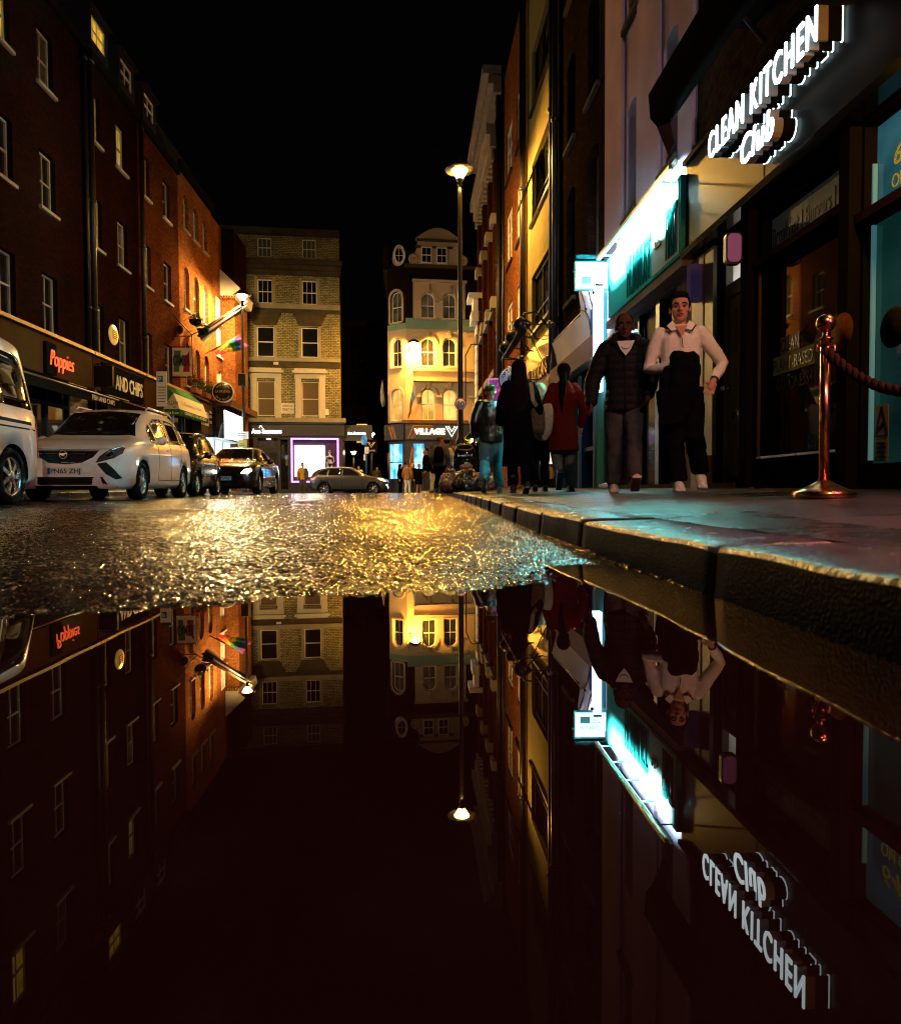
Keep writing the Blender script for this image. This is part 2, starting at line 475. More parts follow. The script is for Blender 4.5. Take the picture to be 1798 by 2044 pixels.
def road_mat():
    m, nt, b = _new('wet_asphalt')
    tc = N(nt, 'ShaderNodeTexCoord')
    vo = N(nt, 'ShaderNodeTexVoronoi'); vo.feature = 'SMOOTH_F1'; vo.inputs['Scale'].default_value = 125; vo.inputs['Smoothness'].default_value = .6
    no = N(nt, 'ShaderNodeTexNoise'); no.inputs['Scale'].default_value = 55; no.inputs['Detail'].default_value = 3
    lo = N(nt, 'ShaderNodeTexNoise'); lo.inputs['Scale'].default_value = 1.1; lo.inputs['Detail'].default_value = 5
    for n_ in (vo, no, lo): nt.links.new(tc.outputs['Object'], n_.inputs['Vector'])
    ad = N(nt, 'ShaderNodeMath', operation='MULTIPLY_ADD'); ad.inputs[1].default_value = 0.22
    nt.links.new(no.outputs['Fac'], ad.inputs[0]); nt.links.new(vo.outputs['Distance'], ad.inputs[2])
    bp = N(nt, 'ShaderNodeBump'); bp.inputs['Strength'].default_value = 1.0; bp.inputs['Distance'].default_value = .0045; bp.invert = True
    nt.links.new(ad.outputs[0], bp.inputs['Height']); nt.links.new(bp.outputs[0], b.inputs['Normal'])
    mr = N(nt, 'ShaderNodeMapRange'); mr.inputs[1].default_value = .35; mr.inputs[2].default_value = .65; mr.inputs[3].default_value = .07; mr.inputs[4].default_value = .16
    nt.links.new(lo.outputs['Fac'], mr.inputs[0]); nt.links.new(mr.outputs[0], b.inputs['Roughness'])
    mx = N(nt, 'ShaderNodeMix', data_type='RGBA'); mx.inputs[6].default_value = (.006, .005, .0045, 1); mx.inputs[7].default_value = (.012, .011, .010, 1)
    nt.links.new(no.outputs['Fac'], mx.inputs[0]); nt.links.new(mx.outputs[2], b.inputs['Base Color'])
    b.inputs['Specular IOR Level'].default_value = .5
    return m
M['road'] = road_mat()
def water_mat():
    m, nt, b = _new('puddle_water')
    b.inputs['Base Color'].default_value = (.009, .0028, .0022, 1)
    b.inputs['Roughness'].default_value = 0.0
    b.inputs['IOR'].default_value = 1.33
    tc = N(nt, 'ShaderNodeTexCoord')
    no = N(nt, 'ShaderNodeTexNoise'); no.inputs['Scale'].default_value = 3.0; no.inputs['Detail'].default_value = 2
    nt.links.new(tc.outputs['Object'], no.inputs['Vector'])
    bp = N(nt, 'ShaderNodeBump'); bp.inputs['Strength'].default_value = .10; bp.inputs['Distance'].default_value = .002
    nt.links.new(no.outputs['Fac'], bp.inputs['Height']); nt.links.new(bp.outputs[0], b.inputs['Normal'])
    return m
M['water'] = water_mat()
M['granite'] = mk('shaded_granite_kerb', (.006, .0052, .0045), .42, var=.6, scale=20, bump=.9, bscale=150, bdist=.004, rvar=.12, spec=.007)  # kerb face coloured near black for its shade
M['granite_wet_lit'] = mk('lit_wet_granite_edge', (.05, .045, .04), .24, var=.5, scale=14, bump=1.0, bscale=60, bdist=.006, rvar=.1, spec=.8)  # paler copy for the wet top edges that catch the light
def paving_mat():
    m, nt, b = _new('wet_paving')
    tc = N(nt, 'ShaderNodeTexCoord')
    br = N(nt, 'ShaderNodeTexBrick'); br.inputs['Scale'].default_value = 1; br.inputs['Brick Width'].default_value = .9; br.inputs['Row Height'].default_value = .6
    br.inputs['Mortar Size'].default_value = .006; br.inputs['Color1'].default_value = (.030, .020, .022, 1); br.inputs['Color2'].default_value = (.008, .006, .007, 1); br.inputs['Mortar'].default_value = (.010, .010, .010, 1)
    mp = N(nt, 'ShaderNodeMapping'); mp.inputs['Rotation'].default_value = (0, 0, rad(93)); mp.inputs['Location'].default_value = (.2, .13, 0)
    nt.links.new(tc.outputs['Object'], mp.inputs[0]); nt.links.new(mp.outputs[0], br.inputs['Vector'])
    no = N(nt, 'ShaderNodeTexNoise'); no.inputs['Scale'].default_value = 2.2; no.inputs['Detail'].default_value = 7; no.inputs['Roughness'].default_value = .65
    nt.links.new(tc.outputs['Object'], no.inputs['Vector'])
    mr = N(nt, 'ShaderNodeMapRange'); mr.inputs[1].default_value = .2; mr.inputs[2].default_value = .8; mr.inputs[3].default_value = .10; mr.inputs[4].default_value = .34
    nt.links.new(no.outputs['Fac'], mr.inputs[0])
    sp = N(nt, 'ShaderNodeSeparateColor'); nt.links.new(br.outputs['Color'], sp.inputs[0])
    rm = N(nt, 'ShaderNodeMath', operation='MULTIPLY_ADD'); rm.inputs[1].default_value = 6.0; nt.links.new(sp.outputs[0], rm.inputs[0]); nt.links.new(mr.outputs[0], rm.inputs[2])
    nt.links.new(rm.outputs[0], b.inputs['Roughness'])
    nt.links.new(br.outputs['Color'], b.inputs['Base Color'])
    n2 = N(nt, 'ShaderNodeTexNoise'); n2.inputs['Scale'].default_value = 38; n2.inputs['Detail'].default_value = 6
    nt.links.new(tc.outputs['Object'], n2.inputs['Vector'])
    ma = N(nt, 'ShaderNodeMath', operation='MULTIPLY_ADD'); ma.inputs[1].default_value = -1.6
    nt.links.new(br.outputs['Fac'], ma.inputs[0]); nt.links.new(n2.outputs['Fac'], ma.inputs[2])
    bp = N(nt, 'ShaderNodeBump'); bp.inputs['Strength'].default_value = .9; bp.inputs['Distance'].default_value = .008
    nt.links.new(ma.outputs[0], bp.inputs['Height']); nt.links.new(bp.outputs[0], b.inputs['Normal'])
    b.inputs['Specular IOR Level'].default_value = .7
    return m
M['paving'] = paving_mat()

def axis(seg):
    out = []
    for a, b, st in seg:
        n = max(1, int(round((b - a) / st)))
        out += [a + (b - a) * i / n for i in range(n)]
    return out + [seg[-1][1]]
ys = axis([(-14, -1, 1), (-1, .7, .1), (.7, 3.2, .009), (3.2, 6.6, .014), (6.6, 12, .06), (12, 30, .4), (30, 44, 1), (44, 120, 8)])
xs = axis([(-60, -16, 11), (-16, -9, 1), (-9, -4.4, .1), (-4.4, -2.2, .02), (-2.2, .72, .009), (.72, 4, .3), (4, 60, 8)])
rg = random.Random(21)
def grain(x, y):
    if not (-9 < x < .72 and .7 < y < 12): return 0
    a = .0042 if y < 3.2 else .0046 if y < 6.6 else .008
    k = min(1, max(0, (-4.4 - x) / 1.0)); a *= 1 + 1.2 * k
    return a * (rg.random() ** 1.6 - .35)
mb = MB()
vs = [V3((x, y, road_z(x, y) + grain(x, y))) for y in ys for x in xs]
nx = len(xs)
fs = [(j * nx + i, j * nx + i + 1, (j + 1) * nx + i + 1, (j + 1) * nx + i) for j in range(len(ys) - 1) for i in range(nx - 1)]
mb.add(vs, fs, 0, None, True)
struct(mb.build('road', M['road']))
# standing water: level sheets lying in the hollows
mb = MB()
mb.add([(-4, -3, 0), (.75, -3, 0), (.64, 0, 0), (.60, 1.2, 0), (.53, 2.4, 0), (-4, 2.4, 0)], [(0, 1, 2, 3, 4, 5)])
struct(mb.build('puddle', M['water']))
mb = MB(); zz = road_z(-2.0, 9.4) + .0045
mb.add([(-2 + 1.1 * math.cos(t / 12 * math.pi) * (1 + .2 * math.sin(3 * t)), 9.4 + .9 * math.sin(t / 12 * math.pi), zz) for t in range(24)], [tuple(range(24))])
struct(mb.build('puddle', M['water']))
mb = MB(); zz = road_z(-.35, 4.6) + .003
mb.add([(-.35 + .5 * math.cos(t / 12 * math.pi), 4.6 + .2 * math.sin(t / 12 * math.pi), zz) for t in range(24)], [tuple(range(24))])
struct(mb.build('puddle', M['water']))

# right kerb of separate worn granite stones, right pavement
KH = .112
def kerb_top(y): return max(KH, lerp_tab(ZY, y) + .10) if y < 6 else lerp_tab([(6, .15), (12, .17), (22, .215), (28, .20), (38, .12)], y)
def pave_z(x, y):
    kx = kerb_x(y)
    return kerb_top(y) + .033 * max(0, x - kx - .1) * (1 if y < 20 else max(.2, 1 - (y - 20) / 20))
KW = .29
mb = MB()
joints = [-5.2, -4.3, -3.3, -2.4, -1.4, -.45, .52, 1.52, 2.62, 3.36, 4.3, 5.2, 6.1, 7.1, 8.0, 9.0, 9.9, 10.9, 11.8, 12.8, 13.9, 15, 16, 17, 18, 19, 20, 21, 22, 23, 24, 25, 26, 27, 28, 29, 30, 31, 32, 33, 34]
for a, b in zip(joints, joints[1:]):
    gap = .002
    n = max(3, int((b - a) / .06)) if b < 5 else 4
    rings = []
    jx = random.uniform(-.0012, .0012); jz = random.uniform(-.003, .003)
    for i in range(n + 1):
        y = a + gap + (b - a - 2 * gap) * i / n
        e = .003 if i in (0, n) else 0.0
        kx = kerb_x(y) + jx + .005 * mnoise.noise(V3((y * 4, .3, 0))); z1 = kerb_top(y) + jz - e * .8 + .004 * mnoise.noise(V3((y * 5, 7, 0)))
        zb = lerp_tab(ZY, y) - .12
        r = .013
        rings.append([V3((kx + e, y, zb)), V3((kx + .004 + e, y, (zb + z1) * .5)), V3((kx + .012 + e, y, z1 - r)), V3((kx + .012 + r * .35 + e, y, z1 - r * .3)), V3((kx + .012 + r + e, y, z1)), V3((kx + KW - .012, y, z1 + .008)), V3((kx + KW, y, z1 + .002)), V3((kx + KW, y, zb))])
    f0 = len(mb.f); mb.loft(rings)
    for q in range(f0, len(mb.f) - 2):
        if (q - f0) % 8 in (2, 3, 4, 5): mb.m[q] = 1
struct(mb.build('kerb', [M['granite'], M['granite_wet_lit']]))
ys2 = axis([(-10, -1, .8), (-1, 8, .12), (8, 20, .4), (20, 37.8, .8)])
mb = MB(); rows = []
nxp = 30
for y in ys2:
    kx = kerb_x(y) + KW + .005
    xe = 5.2
    rows.append([V3((kx + (xe - kx) * (i / nxp) ** 1.3, y, pave_z(kx + (xe - kx) * (i / nxp) ** 1.3, y) + .0015 * mnoise.noise(V3((i * .8, y * 2, 4))))) for i in range(nxp + 1)])
vs = [p for r in rows for p in r]; n1 = nxp + 1
mb.add(vs, [(j * n1 + i, j * n1 + i + 1, (j + 1) * n1 + i + 1, (j + 1) * n1 + i) for j in range(len(rows) - 1) for i in range(nxp)], 0, None, True)
struct(mb.build('pavement', M['paving']))
# left pavement with its kerb
mb = MB()
rows = []
for y in axis([(-10, 34, 2)]):
    kx = -7.35 - .05 * y; z = road_z(kx, y)
    rows.append([V3((kx, y, z - .1)), V3((kx, y, z + .10)), V3((kx - .03, y, z + .115)), V3((kx - .3, y, z + .12)), V3((-14.5, y, z + .2))])
vs = [p for r in rows for p in r]
mb.add(vs, [(j * 5 + i + 1, j * 5 + i, (j + 1) * 5 + i, (j + 1) * 5 + i + 1) for j in range(len(rows) - 1) for i in range(4)], 0)
struct(mb.build('pavement', M['paving']))
# far pavement across the cross street
mb = MB(); mb.box((-30, 41.6, -.2), (-6.6, 46, .06)); mb.box((-5.2, 41.9, -.2), (12, 46, .065))
struct(mb.build('pavement', M['paving']))
def pave_y_z(x, y): return pave_z(x, y)
# ------------------------------------------------------------------ left side of the street
L = Fr((-9.95, 5.0), (-11.5, 36.0), 1)
GZ = .15
WR = random.Random(5)
R1z, R2z, R3z = (4.45, 5.98), (7.67, 9.16), (10.87, 12.33)
def sash(parent, sc, zz, lit=None, w=.80, white=True, cols=2, fr=L, rise=0, rec=.13, sill=True, fm=None):
    return window(fr, parent, sc - w / 2, sc + w / 2, zz[0], zz[1], rise=rise, rec=rec, cols=cols, fmat=fm or M['dimwhite'], pmat=M[lit] if lit else M[WR.choice(('glass', 'glass', 'curtain'))], smat=M['dimwhite'], sill=sill)
def cornice(parent, fr, s0, s1, z0, z1, d, mat, name='cornice'):
    m = MB(); fr.box(m, s0, s1, z0, z1, 0.002, d); return m.build(name, mat, parent)
def house_wall(parent, fr, s0, s1, z1, ops, mat, depth=7, z0=0.0, rmat=None):
    m = MB(); wall(m, fr, s0, s1, z0, z1, ops, depth=depth, rmat=1 if rmat else None)
    return m.build('wall', [mat, rmat] if rmat else [mat], parent)
def dormer(parent, fr, sc, z0, z1, lit=None, w=1.05, d=-.04):
    m = MB()
    for a, b, c, e in ((sc - w / 2 - .12, sc - w / 2, z0 - .3, z1 + .12), (sc + w / 2, sc + w / 2 + .12, z0 - .3, z1 + .12), (sc - w / 2, sc + w / 2, z1, z1 + .12), (sc - w / 2, sc + w / 2, z0 - .3, z0)):
        fr.box(m, a, b, c, e, d - 1.5, d)
    fr.box(m, sc - w / 2 - .2, sc + w / 2 + .2, z1 + .122, z1 + .2, d - 1.6, d + .12)
    o = m.build('dormer', M['roof'], parent)
    window(fr, o, sc - w / 2 + .003, sc + w / 2 - .003, z0 + .003, z1 - .003, rec=.06, cols=2, fmat=M['white'], pmat=M[lit] if lit else M['glass'], sill=False, d=d, rows=(.5,))
def mansard(parent, fr, s0, s1, z0, z1, back=2.2, name='roof', d0=-.15):
    m = MB()
    a = [fr.pt(s0, z0, d0), fr.pt(s1, z0, d0), fr.pt(s1, z1, d0 - back * .35), fr.pt(s0, z1, d0 - back * .35), fr.pt(s0, z1 + .3, d0 - 6), fr.pt(s1, z1 + .3, d0 - 6), fr.pt(s0, z0, d0 - 6), fr.pt(s1, z0, d0 - 6)]
    m.add(a, [(0, 1, 2, 3), (3, 2, 5, 4), (0, 3, 4, 6), (1, 7, 5, 2)])
    return m.build(name, M['roof'], parent)
def pipe(parent, fr, s, z0, z1, r=.065, d=.1, mat=None):
    m = MB(); m.tube([fr.pt(s, z0, d), fr.pt(s, z1, d)], r, 8)
    for z in (z0 + 1.2, (z0 + z1) / 2, z1 - .3): m.tube([fr.pt(s, z - .05, d), fr.pt(s, z + .05, d)], r * 1.35, 8)
    m.build('downpipe', mat or M['iron'], parent)

def terrace(name, label, s0, s1, bays, lits, ztop, mat, arches=False, dorm=()):
    b = thing(name, label, 'building', L.pt((s0 + s1) / 2, 0, -3))
    ops = []
    for s in bays:
        for zz in (R1z, R2z, R3z): ops.append((s - .4, s + .4, zz[0], zz[1]))
    house_wall(b, L, s0, s1, ztop, ops, mat)
    for i, s in enumerate(bays):
        for r, zz in enumerate((R1z, R2z, R3z)): sash(b, s, zz, lits.get((i, r)))
    cornice(b, L, s0, s1, ztop - .12, ztop + .12, .14, M['blackmatt'], 'parapet')
    mansard(b, L, s0, s1, ztop, ztop + 2.6, d0=-.5)
    for s, z0, z1, lit in dorm: dormer(b, L, s, z0, z1, lit)
    return b
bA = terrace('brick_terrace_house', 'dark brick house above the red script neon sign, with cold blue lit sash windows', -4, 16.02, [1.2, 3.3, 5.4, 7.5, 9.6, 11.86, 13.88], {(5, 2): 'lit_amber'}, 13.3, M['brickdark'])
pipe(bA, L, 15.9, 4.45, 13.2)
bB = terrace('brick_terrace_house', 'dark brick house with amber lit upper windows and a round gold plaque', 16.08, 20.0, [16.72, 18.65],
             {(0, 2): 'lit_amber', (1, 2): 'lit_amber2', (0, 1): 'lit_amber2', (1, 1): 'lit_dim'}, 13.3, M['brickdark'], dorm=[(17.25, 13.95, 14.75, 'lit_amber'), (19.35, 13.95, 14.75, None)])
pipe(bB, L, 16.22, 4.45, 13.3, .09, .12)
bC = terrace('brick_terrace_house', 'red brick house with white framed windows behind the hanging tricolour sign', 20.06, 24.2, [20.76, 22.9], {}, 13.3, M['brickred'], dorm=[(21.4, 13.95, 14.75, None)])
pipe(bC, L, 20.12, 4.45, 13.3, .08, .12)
# D: arched windows
bD = thing('brick_corner_house', 'orange lit brick house with tall arched windows and flower boxes', 'building', L.pt(26.7, 0, -3))
DA = [25.24, 26.6, 27.98]
DR = [(4.72, 6.52), (7.95, 9.74), (11.3, 12.75)]
house_wall(bD, L, 24.26, 29.0, 13.6, [(s - .36, s + .36, a, b, .36) for s in DA for a, b in DR], M['brickorange'])
for s in DA:
    for i, (a, b) in enumerate(DR): sash(bD, s, (a, b), None, w=.72, rise=.36, rec=.15, fm=M['offwhite'], sill=True)
cornice(bD, L, 24.26, 29.0, 13.5, 13.85, .18, M['blackmatt'], 'parapet')
mansard(bD, L, 24.26, 29.0, 13.6, 15.5)
# E: end house with a projecting pier, white windows and an overhanging eave
bE = thing('end_brick_house', 'orange brick end house with white windows under a deep toothed eave', 'building', L.pt(30.2, 0, -3))
house_wall(bE, L, 29.06, 30.75, 13.4, [(29.62, 30.5, a, b) for a, b in ((4.5, 6.2), (6.9, 8.3), (8.6, 9.8))], M['brickorange'])
for a, b in ((4.5, 6.2), (6.9, 8.3), (8.6, 9.8)): window(L, bE, 29.62, 30.5, a, b, rec=.04, fmat=M['white'], pmat=M['offwhite'], cols=1, rows=(.5,), sill=True)
m = MB(); wall(m, L, 30.75, 33.4, 0, 9.9, [], d=.62, depth=7); m.build('pier', M['brickorange'], bE)
m = MB(); wall(m, L, 30.755, 33.4, 9.9, 13.4, [], d=.60, depth=7); m.build('attic_wall', M['brickdark'], bE)
m = MB()
poly = [L.pt(30.4, 9.95, 0.0), L.pt(30.4, 9.95, .85), L.pt(30.4, 10.4, .95), L.pt(30.4, 11.3, 0.0)]
m.prism(poly, L.e * 3.0)
m.build('eave', M['offwhite'], bE)
m = MB()
for i in range(6): L.box(m, 30.25, 30.4, 9.75, 9.95, .05 + i * .13, .11 + i * .13)
m.build('dentil_row', M['brickorange'], bE)
m = MB(); L.box(m, 24.3, 33.4, 4.28, 4.5, .62, 1.15) if False else L.box(m, 28.0, 33.4, 4.2, 4.5, .0, 1.12); m.build('ledge', M['wood'], bE)

# long moulding above the shops and the shopfronts below it
def shopfront(parent, s0, s1, board, frame, tiles=None):
    m = MB(); L.box(m, s0, s1, 3.28, 4.30, .003, .10); m.build('fascia', board, parent)
    m = MB(); L.box(m, s0, s1, 4.303, 4.38, .003, .20); L.box(m, s0, s1, 4.38, 4.42, .003, .14); m.build('moulding', M['brass_paint'], parent)
    m = MB(); L.box(m, s0 + .1, s1 - .1, .12, .6, .003, .09); m.build('stall_riser', frame, parent)
    m = MB()
    k = int((s1 - s0) / 1.2)
    for i in range(k + 1):
        s = s0 + .1 + (s1 - s0 - .3) * i / k
        L.box(m, s, s + .1, .6, 3.27, .003, .1)
    L.box(m, s0 + .1, s1 - .1, 2.5, 2.58, .003, .085)
    m.build('shopfront_frame', frame, parent)
    m = MB(); L.quad(m, s0 + .1, s1 - .1, .6, 3.27, .03); m.build('shop_window', M['shopglass'], parent)
M['brass_paint'] = mk('ochre_moulding', (.26, .13, .035), .4, var=.3, scale=3)
M['fasciawood'] = mk('varnished_fascia', (.075, .034, .012), .5, var=.4, scale=2.2)
M['navyframe'] = mk('dark_blue_frame', (.02, .03, .05), .45)
M['tile'] = mk('cream_tile', (.55, .5, .42), .3)
shopfront(bA, -4, 16.02, M['fasciawood'], M['navyframe'])
shopfront(bB, 16.08, 20.0, M['fasciawood'], M['black'])
shopfront(bC, 20.06, 24.2, M['fasciawood'], M['black'])
shopfront(bD, 24.26, 29.0, M['fasciawood'], M['black'])
m = MB()
for i in range(16): L.box(m, 14.55, 15.6, .62 + i * .165, .775 + i * .165, .1, .14)
m.build('tiled_pier', M['tile'], bA)
m = MB()
for i in range(16): L.box(m, 17.0, 18.6, .62 + i * .165, .775 + i * .165, .1, .14)
m.build('tiled_pier', M['tile'], bB)
# black canopy awnings below the fascias
def canopy(s0, s1, label, txt, ts, d1=.85, z0=3.24, z1=2.95, drop=.26):
    t = thing('canopy_awning', label, 'awning', L.pt((s0 + s1) / 2, z1 - drop, .1))
    m = MB(); m.add([L.pt(s0, z0, .11), L.pt(s1, z0, .11), L.pt(s1, z1, d1), L.pt(s0, z1, d1), L.pt(s0, z0 - .03, .11), L.pt(s1, z0 - .03, .11), L.pt(s1, z1 - .03, d1), L.pt(s0, z1 - .03, d1)],
                    [(0, 1, 2, 3), (7, 6, 5, 4), (0, 3, 7, 4), (1, 5, 6, 2), (2, 6, 7, 3)])
    m.build('canvas', M['blackmatt'], t)
    m = MB(); L.box(m, s0, s1, z1 - drop, z1 - .002, d1 - .02, d1); m.build('valance', M['blackmatt'], t)
    m = MB(); m.tube([L.pt(s0, z1 - .01, d1 + .02), L.pt(s1, z1 - .01, d1 + .02)], .022, 8); m.build('front_bar', M['brass_paint'], t)
    m = MB(); L.text(m, txt, ts, z1 - drop + .06, d1 + .003, .14); m.build('lettering', M['text_white'], t)
canopy(9.2, 16.0, 'black canopy awning under the red script neon sign', 'FISH AND CHIPS', 14.3)
canopy(16.3, 19.9, 'black canopy awning under the white chip shop lettering', 'FISH AND CHIPS', 18.7)

# signs on the left
t = thing('neon_sign', 'red script neon sign on a dark board under the moulding', 'sign', L.pt(13.9, 3.5, .1))
m = MB(); L.box(m, 13.25, 13.75, 3.30, 4.12, .102, .2); m.build('backboard', M['blackmatt'], t)
m = MB(); L.text(m, 'Poppies', 13.32, 3.52, .24, .42, depth=.03, width=1.25, shear=.25, bold=-.012); m.build('lettering', glow('red_neon', (1.0, .10, .025), 1.15), t)
t = thing('fascia_lettering', 'white chip shop lettering on a black fascia panel', 'sign', L.pt(18.6, 3.4, .1))
m = MB(); L.box(m, 16.6, 19.95, 3.30, 4.2, .102, .135); m.build('panel', M['blackmatt'], t)
m = MB(); L.text(m, 'AND CHIPS', 17.55, 3.5, .136, .46, depth=.02, width=2.2, bold=.012); m.build('lettering', M['text_white'], t)
def hang_box(name, label, x0, x1, y, z0, z1, mat, th=.12):
    m = MB(); m.box((x0, y, z0), (x1, y + th, z1)); m.tube([(x0 - .4, y + th / 2, z1 + .06), (x1, y + th / 2, z1 + .06)], .02, 6)
    m.box((x0 + .1, y + th / 2 - .01, z1), (x0 + .13, y + th / 2 + .01, z1 + .06)); m.box((x1 - .13, y + th / 2 - .01, z1), (x1 - .1, y + th / 2 + .01, z1 + .06))
    return solo(m, name, mat, label, 'sign')
hang_box('hanging_sign', 'plain black box sign hanging in front of the chip shop lettering', -10.66, -10.1, 21.1, 3.36, 3.98, M['blackgloss'])
t = thing('wall_plaque', 'round gold lit plaque between two sash windows', 'plaque', L.pt(17.72, 5.0, .05))
m = MB(); m.lathe(L.pt(17.72, 5.25, .003), [(.30, 0), (.33, .03), (.30, .06), (.25, .05), (.22, .075), (0.01, .08)], 28, axis=L.n); m.build('disc', mk('gilt', (.75, .50, .16), .3, .9, emit=(.9, .55, .12), es=.35), t)
m = MB()
for i in range(5): L.box(m, 17.56, 17.88, 5.12 + i * .06, 5.145 + i * .06, .08, .09)
m.build('lettering', M['wood'], t)
# CAMISA hanging sign
t = thing('hanging_sign', 'square tricolour hanging sign in an iron frame on the brick wall', 'sign', L.pt(23.4, 4.8, .4))
y_ = 28.3; x0_, x1_ = -11.15, -10.36
m = MB()
for a, b in (((x0_ - .05, y_, 6.42), (x1_ + .06, y_, 6.42)), ((x0_ - .03, y_, 4.75), (x0_ - .03, y_, 7.4)), ((x1_ + .03, y_, 4.75), (x1_ + .03, y_, 6.42)), ((x0_, y_, 4.78), (x1_, y_, 4.78)), ((x0_, y_, 7.35), (x1_ + .05, y_, 6.45)), ((x0_, y_, 6.0), (x1_, y_, 6.0))): m.tube([a, b], .02, 6)
m.ball((-10.8, y_, 6.68), (.14, .03, .17)); m.build('iron_frame', M['iron'], t)
m = MB(); m.box((x0_, y_ - .02, 4.85), (x1_, y_ + .02, 5.95)); m.build('panel', mk('cream_panel', (.62, .5, .46), .5, var=.2), t)
m = MB(); m.prism([(x0_ + .08, y_ - .025, 5.0), (x0_ + .30, y_ - .025, 5.0), (x0_ + .38, y_ - .025, 5.85), (x0_ + .1, y_ - .025, 5.85)], (0, .004, 0)); m.build('green_field', mk('green_paint', (.07, .14, .09), .5), t)
m = MB(); m.prism([(x0_ + .46, y_ - .025, 5.0), (x0_ + .72, y_ - .025, 5.0), (x0_ + .72, y_ - .025, 5.85), (x0_ + .5, y_ - .025, 5.5)], (0, .004, 0)); m.build('red_field', mk('red_paint', (.30, .03, .02), .5), t)
m = MB(); m.text('CAMISA', (x0_ + .06, y_ - .027, 5.25), (1, 0, 0), (0, 0, 1), .42, depth=.006, width=.68, bold=.02); m.build('lettering', M['text_black'], t)
# awning of the delicatessen
t = thing('shop_awning', 'green and cream shop awning with scalloped green valance', 'awning', L.pt(23.4, 3.0, .4))
def q3(m, a, b, c, d, mat=0): m.add([a, b, c, d], [(0, 1, 2, 3)], mat)
P = lambda s, z, d: L.pt(s, z, d)
s0, s1 = 21.6, 25.25
m = MB(); q3(m, P(s0, 4.35, .14), P(s1 - .2, 4.35, .14), P(s1, 3.92, .60), P(s0, 3.92, .60)); m.add([P(s0, 4.35, .14), P(s0, 3.92, .60), P(s0, 3.32, .14)], [(0, 1, 2)]); m.build('green_top', mk('green_canvas', (.06, .16, .07), .8), t)
m = MB(); q3(m, P(s0, 3.917, .60), P(s1, 3.917, .60), P(s1, 3.32, .82), P(s0, 3.32, .82)); m.add([P(s0 - .003, 3.917, .60), P(s0 - .003, 3.32, .82), P(s0 - .003, 3.32, .14)], [(0, 1, 2)]); m.build('cream_skirt', mk('cream_canvas', (.62, .55, .42), .8, var=.06), t)
m = MB()
n = 26
for i in range(n):
    a = s0 + (s1 - s0) * i / n; b = s0 + (s1 - s0) * (i + 1) / n
    m.add([P(a, 3.317, .82), P(b, 3.317, .82), P(b, 3.13, .83), P((a + b) / 2, 3.05, .83), P(a, 3.13, .83)], [(0, 1, 2, 3, 4)])
q3(m, P(s0, 3.317, .82), P(s0, 3.317, .1), P(s0, 3.08, .1), P(s0, 3.08, .82)); m.build('valance', mk('valance_green', (.03, .10, .04), .8), t)
fy = -L.e
m = MB(); m.text('VILLANI', P(s0 - .008, 3.48, .34), L.n, (0, 0, 1), .14, depth=.004, width=.42)
m.bar(P(s0 - .008, 3.36, .62), P(s0 - .008, 3.44, .56), .004, .02); m.bar(P(s0 - .008, 3.36, .62), P(s0 - .008, 3.44, .68), .004, .02); m.build('side_lettering', M['text_black'], t)
m = MB(); m.text('I Camisa & son', P(s0 - .006, 3.14, .12), L.n, (0, 0, 1), .11, depth=.004, width=.66)
m.build('end_lettering', M['text_white'], t)
m = MB(); L.text(m, 'CONTINENTAL WINES & PROVISIONS', s0 + .5, 3.17, .845, .11, depth=.004, width=2.8); m.build('valance_lettering', M['text_white'], t)
m = MB(); m.text('I. Camisa & Son', P(s0 + .5, 3.55, .752), L.e, (P(0, 3.917, .60) - P(0, 3.32, .82)).normalized(), .17, depth=.004, width=2.5, shear=.3); m.build('script_lettering', mk('ochre_lettering', (.5, .33, .06), .6), t)
# deli fascia beyond the awning
t = thing('fascia_sign', 'dark brown fascia with large white letters beside the bright light box', 'sign', L.pt(25.8, 3.0, .3))
m = MB(); L.box(m, 25.3, 27.0, 2.75, 4.05, .11, .5); m.build('board', mk('umber_board', (.10, .06, .05), .5), t)
m = MB(); L.text(m, 'LA PASTAIA', 25.32, 3.1, .503, .6, depth=.01, width=1.1); L.text(m, 'LARA', 26.55, 3.7, .503, .12, width=.32); L.text(m, 'PIZZA', 26.55, 3.5, .503, .12, width=.32); L.text(m, '020', 26.55, 3.25, .503, .12, width=.32); m.build('lettering', M['text_white'], t)
t = thing('light_box', 'overexposed white light box sign under the brick ledge', 'sign', L.pt(28.4, 2.6, .5))
m = MB(); L.box(m, 27.05, 30.9, 2.62, 3.95, .63, 1.0); m.build('housing', M['black'], t)
m = MB(); L.quad(m, 27.1, 30.85, 2.66, 3.91, 1.004); m.build('face', glow('white_lightbox', (.93, .97, 1.0), 7.0), t)
t = thing('shop_interior', 'bright cold lit takeaway front below the white light box', 'shop front', L.pt(28.5, .3, .3))
m = MB(); L.quad(m, 26.2, 30.7, .9, 2.6, .32); m.build('lit_window', mklit('cold_lit_shop', (.25, .75, .85), (.9, .97, 1.0), 2.6, 1.4), t)
m = MB(); L.box(m, 26.2, 30.7, .2, .9, .1, .34); L.box(m, 27.6, 27.75, .9, 2.6, .325, .4); L.box(m, 29.0, 29.15, .9, 2.6, .325, .4); L.box(m, 26.2, 30.7, 2.6, 2.615, .33, .9); m.build('frame', M['white'], t)
li = bpy.data.lights.new('takeaway_light', 'AREA'); li.shape = 'RECTANGLE'; li.size = 3.6; li.size_y = 1.4; li.energy = 90; li.color = (.80, .95, 1.0)
